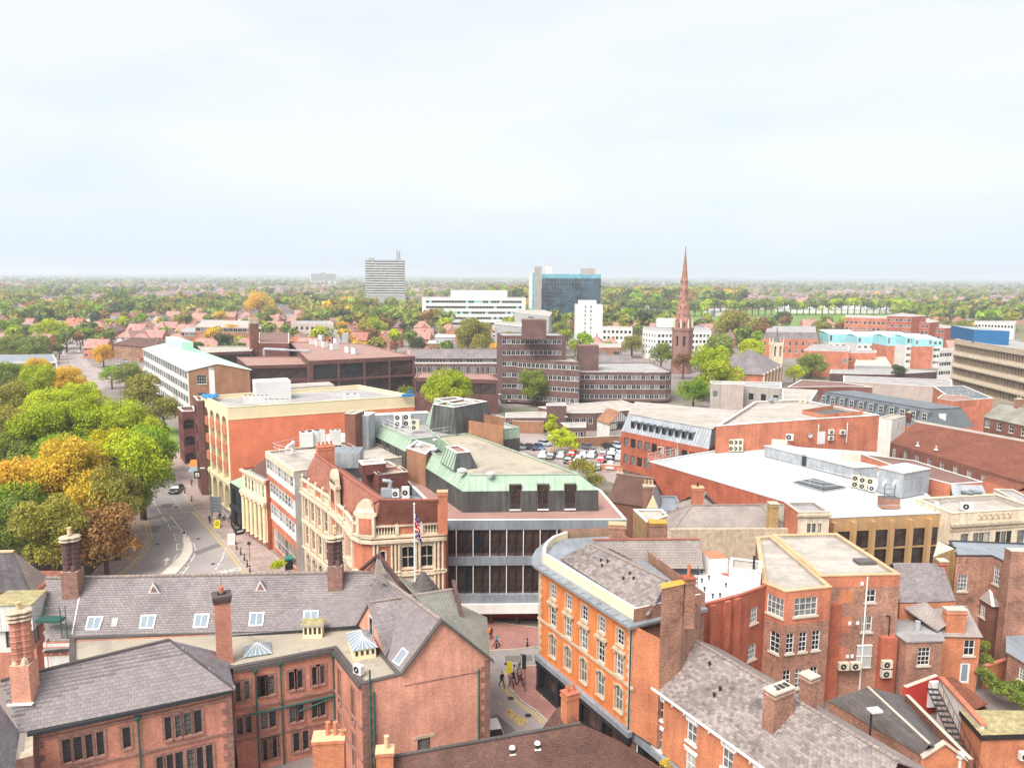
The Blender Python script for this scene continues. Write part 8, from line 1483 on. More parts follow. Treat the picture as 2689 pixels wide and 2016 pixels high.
for px in(a3(130,1545),a3(320,1510)):
 c=plane_pt(fr4,px);mb=MB();mb.obox(c-Vector((0,0,.02)),.5,.5,.05,.2,'coping_white');mb.tube(c,c+Vector((0,0,.45)),.15,'dark_metal',9);mb.lathe(c+Vector((0,0,.42)),[(.26,0),(.2,.14),(.02,.2)],9,'ac_white');mb.build('roof_cowl',b.root)
c=G3(a3(565,1240),7.2);chimney(c.xy,5,AT(a3(565,1075),c.xy),.9,1.15,.5,'brick_orange',2,b=b,pot='terracotta',cap='brick_flame')
for px,pt,w,l,np_,lb in((a2(600,1700),a2(600,1450),1.3,2.2,3,'foreground orange brick stack with three red clay pots'),(a2(1030,1700),a2(1030,1545),1.0,1.2,1,'small foreground orange brick stack with one buff pot beside the dark tiled roof')):
 c=DP(pt,50.5);r=Bld('brick_chimney',lb,'chimney',P=[c.xy],base=0);h_=c.z;r.mb('stack').obox((c.x,c.y+w/2,0),l,w,h_-.25,.12,'brick_orange');r.done();r.mb('cap').obox((c.x,c.y+w/2,h_-.25),l+.15,w+.15,.25,.12,'brick_orange','buff_clay');r.done()
 for k in range(np_):r.mb('chimney_pot').lathe((c.x-.1+(.55*k if np_>1 else .2),c.y+w*.6,h_),[(.2,0),(.17,.15),(.15,.9 if k<2 else .3),(.2,.95 if k<2 else .34),(.12,.95 if k<2 else .34)],10,'terracotta' if np_>1 else 'buff_clay');r.done()
# ---------------------------------------------------------------- trees
RG=np.random.default_rng(5)
def leaf_quads(C,Nn,s,rg,jit=.7):
 n=len(C);Nn=Nn+rg.normal(0,jit,(n,3));Nn/=np.linalg.norm(Nn,axis=1)[:,None]
 t=np.cross(Nn,rg.normal(0,1,(n,3)));t/=np.linalg.norm(t,axis=1)[:,None]+1e-9;u=np.cross(Nn,t);k=(s*rg.uniform(.6,1.4,n))[:,None]
 return np.stack([C-t*k,C-u*k*.6,C+t*k,C+u*k*.6],1).reshape(-1,3)
def np_mesh(name,V,mats,q=4,mi=None):
 me=bpy.data.meshes.new(name);n=len(V)//q;me.vertices.add(len(V));me.vertices.foreach_set('co',V.astype(np.float32).ravel());me.loops.add(n*q);me.loops.foreach_set('vertex_index',np.arange(n*q,dtype=np.int32));me.polygons.add(n);me.polygons.foreach_set('loop_start',np.arange(0,n*q,q,dtype=np.int32));me.update(calc_edges=True)
 for m in mats:me.materials.append(MATS[m])
 if mi is not None:me.polygons.foreach_set('material_index',mi.astype(np.int32))
 return me
def crown_pts(rg,n,K=16,fx=1.,fz=.8,r0=.42,low=-.55):
 """leaf positions on K lobes round the crown's centre (unit radius)"""
 d=rg.normal(0,1,(K,3));d/=np.linalg.norm(d,axis=1)[:,None];d[:,2]=np.where(d[:,2]<low,-d[:,2],d[:,2]);c=d*rg.uniform(.4,.68,(K,1));R=rg.uniform(r0*.7,r0*1.15,K)
 k=rg.integers(0,K,n);e=rg.normal(0,1,(n,3));e/=np.linalg.norm(e,axis=1)[:,None];e[:,2]=np.where(rg.random(n)<.5,np.abs(e[:,2]),e[:,2]);P=c[k]+e*(R[k]*rg.uniform(.72,1.08,n))[:,None]
 keep=np.ones(n,bool);j=rg.integers(0,K,n);keep&=~((np.linalg.norm(P-c[j],axis=1)<R[j]*.6));P,e=P[keep],e[keep];P[:,2]*=fz;P[:,:2]*=fx;return P,e
CM={}
def crown(var,mat):
 key=(var,mat)
 if key not in CM:
  rg=np.random.default_rng(100+sum(map(ord,var)));
  n,s,K,fx,fz={'A':(17000,.03,44,1.15,1.0),'B':(17000,.03,34,1.12,1.15),'C':(5200,.05,22,1.12,1),'D':(5200,.05,18,1.1,1.1),'E':(2200,.085,10,1,.8),'P':(1500,.09,14,.3,1.05),'W':(2600,.06,14,1,.9),'S':(700,.13,8,1,.8),'T':(650,.13,7,1,.95)}[var]
  P,e=crown_pts(rg,n,K,fx,fz,.27 if K>30 else .36 if K>16 else .42);
  if var=='W':P[:,2]-=rg.uniform(0,.5,len(P));e[:,2]=.1
  CM[key]=np_mesh('crown',leaf_quads(P,e,s,rg),[mat])
 return CM[key]
TM={}
def trunk(v):
 if v not in TM:
  mb=MB();r=random.Random(v);top=Vector((0,0,.62));mb.tube((0,0,0),(.01,0,.3),.035,'bark',8,.026,False);mb.tube((.01,0,.3),top,.026,'bark',8,.01,False)
  for k in range(7):a_=k*2.4+v;z=.25+.05*k;q=Vector((.26*math.cos(a_),.26*math.sin(a_),z+r.uniform(.15,.3)));mb.tube((.01,0,z),q,.014,'bark',5,.005,False);mb.tube(q*.6+Vector((0,0,z*.4)),q+Vector((r.uniform(-.1,.1),r.uniform(-.1,.1),.12)),.008,'bark',4,.003,False)
  TM[v]=mb.mesh('trunk')
 return TM[v]
def tree(xy,h,r,mat,var,label,group,cat='tree',name='tree',lift=.42):
 t=thing(name,label,cat,(xy[0],xy[1],0),random.uniform(0,6.28),group)
 tr=put('trunk',trunk(random.randint(0,3)),t);tr.scale=(h,h,h)
 c=put('crown',crown(var,mat),t,(0,0,h-r*(.92 if var!='P' else 1.0)*(1 if var!='P' else h/r*.5)));c.scale=(r*random.uniform(.9,1.12),r*random.uniform(.9,1.12),r*random.uniform(.88,1.1))if var!='P' else(h*.5,h*.5,h*.5)
 return t
PK='park trees beside the curving road'
for x,y,zc,r,m,v,lb in((50,1050,11,6.2,'leaf_gold','A','golden orange maple at the left edge of the park'),(165,1030,12,6.6,'leaf_gold','B','brightest golden maple in front of the park, above the dark chimney'),(262,1008,12,6.6,'leaf_lime','A','lime green tree with yellow sprays in the middle of the park'),(228,985,13,5.2,'leaf_yellow','B','lemon yellow crown among lime green trees'),(303,1000,10,7.4,'leaf_green','B','deep green tree leaning out over the road'),(245,1075,9.5,5.4,'leaf_olive','A','dull olive tree right of the golden maple'),(225,1150,6.5,4.6,'leaf_rust','D','small rust brown tree low beside the park wall'),(110,1150,7.5,6.2,'leaf_olive','B','thin olive tree with bare pale trunk behind the grey roofs'),(25,1140,7,6,'leaf_mid','A','dark green tree with orange tips at lower left edge'),(90,930,13,6.8,'leaf_lime','B','large lime green tree left of centre in the park'),(185,925,12.5,6.6,'leaf_lime','A','large bright green tree centre of the park'),(150,985,11,6,'leaf_green','A','deeper green crown between two lime trees'),(30,925,11.5,6.6,'leaf_olive','A','brownish olive tree at left edge of the park'),(25,985,9,5.5,'leaf_mid','B','grey green tree below the brownish olive one'),(255,925,12,6.2,'leaf_lime','B','lime green tree at the right margin of the park near the road'),(110,880,12.5,6.6,'leaf_lime','A','yellow green tree in the third row of the park'),(185,872,11.5,6.0,'leaf_lime','B','yellow green tree beside the road bend'),(20,868,12,6.4,'leaf_olive','A','olive and yellow tree at the left edge of third row'),(75,835,12,6.6,'leaf_lime','B','lime tree behind the third row at left'),(140,822,11.5,6.4,'leaf_gold','A','orange yellow tree at the far top of the park'),(80,800,10,5.2,'leaf_gold','B','small orange tree at far end of the park'),(15,810,11,6,'leaf_mid','A','yellow green tree at far left by the low glazed block'),(330,945,8,4.2,'leaf_mid','B','small green street tree between road and brown brick offices'),(262,1070,8.5,5.2,'leaf_mid','A','shady green tree over the park wall'),(200,1085,9,5.5,'leaf_gold','A','lower golden crown tucked under the brightest maple'),(60,1100,8,6,'leaf_green','B','dark green crown with gold edge below the orange maple'),(300,945,10,5.6,'leaf_lime','A','bright green crown at the narrowest point of the road')):
 tree(G(pp(x,y),zc),zc+r*.8,r,m,v,lb,PK)
for x,y,zc,r,m,v,lb in((275,805,7,36,'leaf_mid','C','olive green street tree in front of the low lodge'),(308,845,7.5,54,'leaf_olive','D','large olive street tree before the white gridded block'),(352,882,7,44,'leaf_olive','C','olive street tree nearest the brown brick offices'),(240,805,6,26,'leaf_green','C','small green tree by the crossing'),(222,762,6.5,28,'leaf_gold','D','lone round golden tree inside the ring road curve'),(968,834,10.5,66,'leaf_lime','A','wide yellow green tree behind the copper tower'),(880,848,5.5,30,'leaf_mid','W','pale weeping willow beside the red wall corner'),(1008,850,5,28,'leaf_green','C','green conical tree right of the wide yellow green one'),(1024,728,10,53,'leaf_olive','B','big domed olive tree before the white ribbon hospital'),(901,742,6.5,24,'leaf_dark','C','dark green tree left of the big domed one'),(1155,828,7.5,52,'leaf_mid','B','big olive green tree in front of the brown ribbon offices'),(1498,842,6.5,46,'leaf_green','A','round bright green tree beside the panelled block'),(1545,802,7.5,72,'leaf_lime','B','wide lime green tree in front of the chapel'),(1476,778,8,28,'leaf_rust','C','reddish brown tree at the foot of the steeple'),(1428,762,8.5,32,'leaf_mid','C','green tree just left of the steeple'),(1555,745,9,40,'leaf_mid','D','green tree behind the chapel left side'),(1620,752,9,36,'leaf_lime','C','lime tree behind the chapel roof'),(1752,784,6.5,38,'leaf_mid','D','round green tree right of the stone bell tower'),(1716,803,5,25,'leaf_lime','C','bright lime tree at the bell tower foot'),(1940,799,7,19,'leaf_dark','D','dark bushy tree in front of the turquoise flats'),(1930,832,5,18,'leaf_yellow','C','small yellow tree behind the grey dormer mansard'),(1364,742,7.5,26,'leaf_olive','C','orange green tree left of the white gridded block'),(1312,748,6,18,'leaf_green','C','small green tree before the white low offices'),(1242,745,6,18,'leaf_yellow','D','yellow tree between the white slab tower and brown offices'),(1225,718,8,12,'leaf_olive','C','slim grey green tree left of the white slab tower'),(1650,725,9,40,'leaf_rust','D','large russet tree behind the green ones near the chapel'),(1590,700,9,45,'leaf_olive','C','large olive gold tree right of the steeple'),(1382,692,8,18,'leaf_plum','D','dark purple beech left of the steeple'),(1330,690,8,24,'leaf_gold','C','orange autumn tree by the railway left of the purple beech'),(1285,685,7,20,'leaf_gold','D','yellow orange autumn tree behind the blue tower'),(1690,685,8,22,'leaf_dark','C','tall dark tree behind the red gabled offices'),(1345,705,6,18,'leaf_yellow','C','flat yellow tree behind the white low offices'),(1775,712,8,28,'leaf_olive','D','large olive tree between red offices and striped school'),(1830,712,6,30,'leaf_rust','C','brownish tree in front of the striped school'),(2095,707,6,15,'leaf_gold','D','orange tree left of the blue plant room'),(812,704,7,28,'leaf_lime','D','round yellow green tree left of the red terraces'),(740,703,6,16,'leaf_gold','C','round golden tree behind the grey banded block'),(735,683,7,18,'leaf_plum','D','dark purple tree behind the golden one'),(640,668,8,20,'leaf_yellow','C','bright yellow tree among suburban roofs'),(665,660,8,16,'leaf_plum','C','purple tree right of the bright yellow one'),(590,675,7,22,'leaf_olive','D','olive gold tree at the left of the yellow one'),(560,655,8,32,'leaf_gold','C','wide golden tree behind the red roofs'),(750,655,8,22,'leaf_gold','D','gold tree on the left of the grey tower'),(780,662,8,28,'leaf_olive','C','olive tree on the left foot of the grey tower'),(105,718,8,42,'leaf_lime','C','yellow green tree beside the ring road'),(75,752,6,40,'leaf_mid','D','grey green tree behind the low glazed block'),(25,748,7,35,'leaf_mid','C','green tree at far left behind the low glazed block'),(15,715,8,35,'leaf_green','D','green tree at the left edge above the low glazed block'),(30,680,8,24,'leaf_dark','C','dark blue green tree at the left edge'),(215,722,6,22,'leaf_dark','D','grey green tree beside the red brick corner houses'),(190,725,6,14,'leaf_mid','C','small green tree by the tall lamp posts'),(212,685,7,18,'leaf_mid','D','round green tree among red roofs at left'),(105,662,8,22,'leaf_gold','D','gold tree among the left suburb roofs')):
 g0=G(pp(x,y),zc);r=r*g0.y/1650/1.12;zc=max(zc,r*.95);tree(G(pp(x,y),zc),zc+r*.75,r,m,v,lb,'town trees')
for k,(x,y,h_)in enumerate(((240,660,24),(252,664,21),(262,662,25),(272,664,24))):tree(G(pp(x,672)),h_,5,'leaf_green','P','tall narrow poplar, number %s from the left in the row of four'%['one','two','three','four'][k],'poplars behind the suburb')
# hanging creeper, shrubs and bushes
def bush(pxs,name,label,mat,z=1.5,s=.16,n=900,cat='shrub',r=1.6):
 V=[]
 for k,p in enumerate(pxs):
  rg=np.random.default_rng(k+n);P,e=crown_pts(rg,n,8);c=G3(p,z);V.append(leaf_quads(P*r+np.array(c),e,s,rg))
 me=np_mesh(name,np.concatenate(V),[mat]);o=put(name,me);tag(o,label,cat)
bush([m3(560,400),m3(600,470),m3(650,460),m3(700,490),m3(620,520),m3(720,530)],'hedge','mass of green and yellow creeper hanging over the car park wall','leaf_lime',2.4,.22,900,'hedge',2.6)
bush([m3(580,345)],'shrub','round green shrub beside the brown stair block','leaf_lime',5,.2,600);bush([m3(780,700),m3(850,740),m3(900,800)],'shrub','straggly yellow shrubs at the right edge of the copper roof','leaf_olive',3.5,.2,700,r=2.4)
bush([a2(240,130)],'shrub','small bright green shrub on pavement just beyond the ridge','leaf_lime',1.6,.13,700,r=1.3);bush([a4(1715,740),a4(1720,850),a4(1710,930)],'shrub','dark green climbing shrub beside the narrow brick cottage','leaf_mid',2.5,.1,700,r=1.0);bush([a4(1770,1010),a4(1850,1060),a4(1920,1100),a4(1990,1150),a4(1990,1060)],'shrub','tangled garden shrubs above the mossy shed roof','leaf_mid',2.2,.1,900,r=1.2);bush([a3(1300,1630)],'shrub','pink and orange hanging flower basket on the black shopfront','leaf_gold',4.2,.06,500,r=.55)
sheet('park_soil',[G(s)for s in(m1(-900,1400),m1(-900,400),m1(-200,60),u1(-100,1000),u1(480,1040),u1(700,1300),m1(700,440),m1(850,800),m1(890,980),m1(915,1100),m1(925,1200),m1(880,1330),m1(780,1430),a1(600,300))],'soil',.005);sheet('grass_verge',[G(s)for s in(m1(880,250),m1(960,250),m1(1330,420),m1(1350,540),m1(1280,520),m1(1050,350),m1(960,320))],'park_grass',.13)
rw_=[G(s)for s in(m1(790,1425),m1(895,1305),m1(925,1195),m1(915,1100),m1(890,980))];wall_('low stone retaining wall curving round the park',rw_[::-1],1.0,'sandstone','stone',.4)
# ---------------------------------------------------------------- suburb: houses and trees fading into the distance
BB_=[(o.location.x,o.location.y)for o in bpy.data.objects if o.get('category')in('building','steeple')]
def free(x,y,m=26):return all((x-a_)**2+(y-c_)**2>m*m for a_,c_ in BB_)
HT_=[]
for wm,rm_,hip_ in(('brick_flame','far_roof',0),('render_white','far_roof',1),('brick_red','far_roof_brown',1),('render_white','slate_tex',0),('brick_tan','tile_red',0),('brick_dark','far_roof',1)):
 P4=[Vector(p)for p in((-6,-4.5),(6,-4.5),(6,4.5),(-6,4.5))];b=Bld('house','suburban house','house',loc=(0,0,0));b.walls(P4,0,5.4,wm,{k:[Wr(3.6,4.9,3 if k%2==0 else 1,1.5,'far2',.8,.8),Wr(.9,2.4,2,1.8,'far2',.8,.8)]for k in(0,1,3)});b.hip(P4,5.4,4,rm_,.4,()if hip_ else(1,3),wall=wm,ridge=None);b.done();c=MB();c.obox((2,0,7),1.1,.8,3.4,0,'brick_flame');put('chimney',c.mesh('chimney'),b.root);HT_.append((b.root,{0:'red brick',1:'white walled',2:'dark red brick',3:'white walled slate roofed',4:'tan brick',5:'brown brick'}[len(HT_)]))
hs,used=[],[0]*6
def scatter(n,d0,d1,f=.62,pw=1.0):
 for _ in range(n):D=d0+(d1-d0)*random.random()**pw;yield random.uniform(-f-.05,f+.05)*D,D
fields_=lambda x,y:640<y<1010 and x>.16*y and x<.5*y
gx=[]
for row in range(30):
 D=345+row*21+row*row*.45;nh=int(D*1.35/17);off=random.uniform(0,9)
 for k in range(nh):
  x=-D*.72+k*17+off+random.uniform(-1.5,1.5);y=D+14*math.sin(x*.012+row)+random.uniform(-2,2)
  if random.random()<(.62 if x<-20 else .5)and free(x,y,30 if D<420 else 34)and not fields_(x,y)and not(x>0 and D<400)and not(-.72*y<x<-.33*y and D<370):gx.append((x,y,row))
gx.sort(key=lambda p:p[1])
for i,(x,y,row)in enumerate(gx[:298]):
 k=random.choice((0,0,1,2,3,4,5,0));rt_,nm=HT_[k];side=('far left of the grey tower' if x/y<-.5 else 'left of the grey tower' if x/y<-.3 else 'between the grey and glass towers' if x/y<.1 else 'right of the steeple' if x/y<.4 else 'near the right edge');lb='%s house %s, %s'%(nm,side,('nearest rows' if row<3 else 'middle rows' if row<8 else 'farther rows'));rot_=random.choice((0,0,1.57,.2,-.2,1.4))+.1*math.sin(row)
 if not used[k]:used[k]=1;o=rt_;o.location=(x,y,0);o.rotation_euler=(0,0,rot_);o['label']=lb;o['group']='suburban houses'
 else:copy_tree(rt_,(x,y,0),rot_,lb,'suburban houses')
from mathutils import noise as _nz
def clump(x,y):return _nz.noise(Vector((x*.0045,y*.0028,0)))+.5*_nz.noise(Vector((x*.016,y*.01,3)))
def far_mass(name,pts,kind,mats):
 V,MI=[],[]
 for x,y in pts:
  a_=random.choice((0,1.57,.3,-.3));w,dpt,h_,r_=random.uniform(5,9),random.uniform(4,5),random.uniform(4.5,6),random.uniform(3,4);ca,sa=math.cos(a_),math.sin(a_)
  T=lambda px,py,pz:(x+ca*px-sa*py,y+sa*px+ca*py,pz)
  a,b_,c,d=[(-w,-dpt),(w,-dpt),(w,dpt),(-w,dpt)]
  for p,q in((a,b_),(b_,c),(c,d),(d,a)):V+=[T(*p,0),T(*q,0),T(*q,h_),T(*p,h_)];MI.append(0 if(int(x)%3)else 1)
  R1,R2=(-w*.8,0,h_+r_),(w*.8,0,h_+r_);rm_=2+int(y)%3
  for f_ in([(*a,h_),(*b_,h_),R2,R1],[(*c,h_),(*d,h_),R1,R2],[(*b_,h_),(*c,h_),R2,R2],[(*d,h_),(*a,h_),R1,R1]):V+=[T(*q)for q in f_];MI.append(rm_)
 me=np_mesh(name,np.array(V),mats,4,np.array(MI));me.validate();o=put(name,me);tag(o,'hazy mass of distant pitched roof houses stretching to the horizon','houses',kind='stuff')
far_h=[(x,y)for x,y in[(p[0],p[1])for p in gx[298:]]+list(scatter(7000,700,4200,pw=1.4))if free(x,y,40)and not fields_(x,y)and(y<700 or clump(x,y)<.16)]
far_mass('distant_houses',far_h,'h',['far_wall','far_pale','far_roof','far_roof_brown','slate_tex'])
nt_=0;tm=['leaf_mid','leaf_olive','leaf_green','leaf_dark','leaf_gold','leaf_rust','leaf_mid','leaf_olive','leaf_lime','leaf_mid'];tn=dict(leaf_mid='mid green',leaf_olive='olive',leaf_green='deep green',leaf_dark='dark',leaf_gold='golden',leaf_rust='rust brown',leaf_lime='lime green');near=[]
for x,D in scatter(760,330,1000,pw=.9):
 if free(x,D,19)and not fields_(x,D)and not(x>0 and D<395)and not(D<420 and-.75*D<x<-.45*D and D<360)and not any((x-p[0])**2+(D-p[1])**2<49 for p in gx[:298]):near.append((x,D))
near.sort(key=lambda p:p[1])
for x,D in near[:215]:
 m=random.choice(tm);h_=random.uniform(8,15);r=h_*random.uniform(.38,.5);side=('in front, ' if D<520 else 'further back, ')+('far left of the grey tower' if x/D<-.5 else 'left of the grey tower' if x/D<-.3 else 'by the white ribbon hospital' if x/D<-.1 else 'near the blue glass tower' if x/D<.1 else 'right of the steeple' if x/D<.35 else 'near the right edge')
 tree((x,D),h_,r,m,random.choice('ST'),'%s tree among suburban roofs %s'%(tn[m],side),'suburban trees')
for k in range(44): # avenue along the park field
 D=800+8*k*.3;x=D*(.155+.0083*k);tree((x,D),random.uniform(17,21),random.uniform(8,9.5),random.choice(('leaf_mid','leaf_lime','leaf_mid')),random.choice('ST'),'tree in the long avenue bordering the bright green field','avenue trees')
mb=MB();mb.poly([(.12*650,650,.03),(.5*650,660,.03),(.5*980,980,.03),(.13*990,990,.03)],'park_grass');tag(mb.build('lawn'),None,None,kind='structure')
def tree_mass(name,pts,label,n=50,hh=(10,18),mats=('leaf_mid','leaf_olive','leaf_dark','leaf_rust','leaf_green','leaf_gold')):
 rg=np.random.default_rng(9);base=[crown_pts(np.random.default_rng(70+k),n,7)for k in range(6)];V,MI=[],[]
 for x,y in pts:
  P,e=base[rg.integers(0,6)];h_=rg.uniform(*hh);r=h_*.52;s=.3*r;C=P*r+np.array((x,y,h_-r*.7));V.append(leaf_quads(C,e,s,rg));MI.append(np.full(len(P),rg.choice(len(mats),p=[.33,.27,.22,.06,.1,.02])))
 o=put(name,np_mesh(name,np.concatenate(V),list(mats),4,np.concatenate(MI)));tag(o,label,'trees',kind='stuff')
tree_mass('distant_woodland',near[215:]+[(x,D)for x,D in scatter(6500,560,3000,pw=1.25)if free(x,D,30)and not fields_(x,D)and clump(x,D)>random.uniform(-.06,.22)],'belt of mixed autumn trees filling the far suburb')
tree_mass('horizon_woodland',[(x,D)for x,D in scatter(4600,2600,9000,pw=1.3)],'faint hazy tree belts along the horizon',26,(10,20))
tree_mass('park_woodland',[(random.uniform(-.03,.3)*D,D)for D in[random.uniform(1010,1450)for _ in range(620)]],'tall thick belt of brownish green trees behind the glass tower and steeple',60,(17,25),('leaf_olive','leaf_rust','leaf_dark','leaf_mid','leaf_green','leaf_gold'))
hl=MB();n=160
for rr_,hb,ha in((9500,16,22),(15000,26,40)):
 pr=[(rr_*math.sin(rad(-62+124*k/n)),rr_*math.cos(rad(-62+124*k/n)),hb+ha*(.5+.5*math.sin(k*.21+rr_)*math.sin(k*.083+1))*(.6+.4*math.sin(k*.9)))for k in range(n+1)]
 for k in range(n):a_,c_=pr[k],pr[k+1];q=1.25;hl.face([(a_[0]*.85,a_[1]*.85,-1),(c_[0]*.85,c_[1]*.85,-1),c_,a_],'fields');hl.face([a_,c_,(c_[0]*q,c_[1]*q,-1),(a_[0]*q,a_[1]*q,-1)],'fields')
o=hl.build('hills');tag(o,None,None,kind='structure')
# big sheds beyond the avenue edge
for nm,lb,x0,x1,y,yt,D in(('long_white_shed','very long low white shed in front of the avenue of trees',240,1585,575,515,0),('curved_roof_depot','white vaulted depot by the railway right of the steeple',-370,-130,600,545,0)):
 g0,g1=G(u4(x0,y)),G(u4(x1,y));g1.y=g0.y;z=AT(u4(x0,yt),g0);P4=back(g0,g1,40);b=Bld(nm,lb,P=P4);b.walls(P4,0,z*.6,'render_white');b.hip(P4,z*.6,z*.4,'membrane',.4,(1,3),wall='render_white',ridge=None);b.done()
# ---------------------------------------------------------------- haze
M_h=bpy.data.materials.new('haze');M_h.use_nodes=True;nh_=M_h.node_tree;nh_.nodes.clear();ho=nh_.nodes.new('ShaderNodeOutputMaterial');hv=nh_.nodes.new('ShaderNodeVolumePrincipled');hv.inputs['Color'].default_value=(.84,.91,1,1);hv.inputs['Density'].default_value=HAZE=.00021;hv.inputs['Anisotropy'].default_value=.2;nh_.links.new(hv.outputs[0],ho.inputs['Volume']);MATS['haze']=M_h
mb=MB();mb.box(-29000,29000,-2000,29000,-2,80,'haze');o=mb.build('haze');tag(o,'thin pale air haze over the whole town','haze',kind='stuff')
# ---------------------------------------------------------------- cars
def car_template(paint):
 r=thing('parked_car','car','car',(0,0,0));W_,Lc=.88,2.1
 side=[(-2.1,.28),(-2.12,.62),(-1.95,.86),(-1.45,.95),(-.95,.98),(1.0,.9),(1.75,.78),(2.08,.62),(2.12,.3)]
 m=MB();n=len(side);A_=[(-W_*(.94 if z>.8 else 1),-x,z)for x,z in side];B_=[(-p[0],p[1],p[2])for p in A_]
 for k in range(n):j=(k+1)%n;m.face([A_[k],A_[j],B_[j],B_[k]],paint)
 m.poly(A_[::-1],paint);m.poly(B_,paint);roof=[(-.6,-.72),(.6,-.72),(.62,.95),(-.62,.95)];m.poly([(x,y,1.42)for x,y in roof],paint);m.prism([(x*.97,y*.97)for x,y in roof],1.38,1.42,paint,None);put('body',m.mesh('body'),r)
 g_=MB();lo=[(-.8,-1.0),(.8,-1.0),(.82,1.5),(-.82,1.5)]
 for k in range(4):j=(k+1)%4;g_.face([(*lo[k],.93),(*lo[j],.93),(*roof[j],1.39),(*roof[k],1.39)],'glass')
 put('windows',g_.mesh('windows'),r);wm=MB();wm.tube((-.09,0,0),(.09,0,0),.31,'tyre',12);hb=MB();hb.tube((-.1,0,0),(.1,0,0),.18,'car_silver',8);wmm,hbm=wm.mesh('wheel'),hb.mesh('rim')
 for x in(-.8,.8):
  for y in(-1.3,1.3):w=put('wheel',wmm,r,(x,y,.31));put('rim',hbm,w)
 for x in(-.6,.6):
  for y,mt,nm in((-2.1,'coping_white','headlight'),(2.1,'sign_red','tail_light')):q=MB();q.obox((0,0,0),.34,.06,.14,0,mt);put(nm,q.mesh(nm),r,(x,y,.62))
 q=MB();q.obox((0,0,0),.5,.04,.12,0,'coping_white');put('number_plate',q.mesh('number_plate'),r,(0,-2.13,.42));return r
CT={}
def car(px,col,rot,label,group='cars in the car park',z=0):
 g0=G(px)if isinstance(px[0],(int,float))else px;loc=(g0.x,g0.y,.012+z)
 if col not in CT:t=car_template('car_'+col);CT[col]=t;t.location=loc;t.rotation_euler=(0,0,rot);t['label']=label;t['group']=group;KIDS(t);return t
 return copy_tree(CT[col],loc,rot,label,group)
cp=[(290,545,'silver','at far left of the back row beside the roof edge'),(330,568,'grey','partly hidden by the copper roof edge'),(402,575,'black','with red tail lights next to the blue car'),(475,572,'blue','left of the traffic cone'),(512,545,'silver','behind the blue car by the creeper'),(505,632,'white','peeping over the roof edge'),(570,640,'grey','behind the lamp post'),(645,635,'silver','left of the red car in the middle row'),(697,672,'black','nearest the low brick pier'),(728,628,'red','behind the two white cars'),(775,668,'white','in the front row right of the black one'),(810,635,'silver','in the middle row right of the red one'),(878,632,'white','in the centre of the middle row'),(945,668,'red','bright in the centre of the front row'),(958,622,'grey','behind the bright red one'),(1012,662,'black','directly right of the bright red one'),(1028,618,'white','in the middle row near the brick offices'),(1080,650,'silver','cut by the brick office corner'),(840,572,'grey','alone by the tan wall'),(1000,570,'black','by the tan wall near the brick offices'),(1065,560,'silver','by the tan wall against the brick offices'),(1078,600,'white','tucked beside the brick office wall'),(918,722,'grey','behind the low red wall, left one'),(1015,715,'white','behind the low red wall, right one')]
for k,(x,y,c_,lb)in enumerate(cp):car(m3(x,y),c_,-.35+.08*(k%3)if y>600 else .9-.5*(k%2),'%s car %s'%(c_,lb))
car(m1(955,275),'red',.5,'dark red car parked under trees beside the grass verge','cars along the main street');car(m1(1335,895),'black',.1,'black car half hidden by the overhanging green branch','cars along the main street');car(a2(1855,1440),'white',.25,'white car at the kerb beside the brick gable corner','cars along the main street');car(u1(548,878),'silver',1.3,'silver car on the ring road at the roundabout','cars along the main street');car(u1(658,905),'white',.2,'white car coming down from the ring road','cars along the main street');car(u1(590,832),'grey',1.4,'grey car on the elevated ring road','cars along the main street')
car(u1(988,1002),'white',.6,'white car parked by the golden tree and brick clinic','cars by the clinic');car(u1(1040,985),'silver',.6,'silver car parked by the brick clinic wall','cars by the clinic');car(u1(1175,975),'red',.5,'red car beside the green roofed college end','cars by the clinic')
for x,y in((567,592),(728,592)):
 c=G3(m3(x,y));r=thing('traffic_cone','tall orange marker cone in the car park %s'%('by the blue car' if x<600 else 'by the tall lamp post'),'traffic cone',tuple(c));q=MB();q.lathe(c,[(.35,0),(.3,.06),(.06,1.3)],8,'orange_cone');q.build('cone',r)
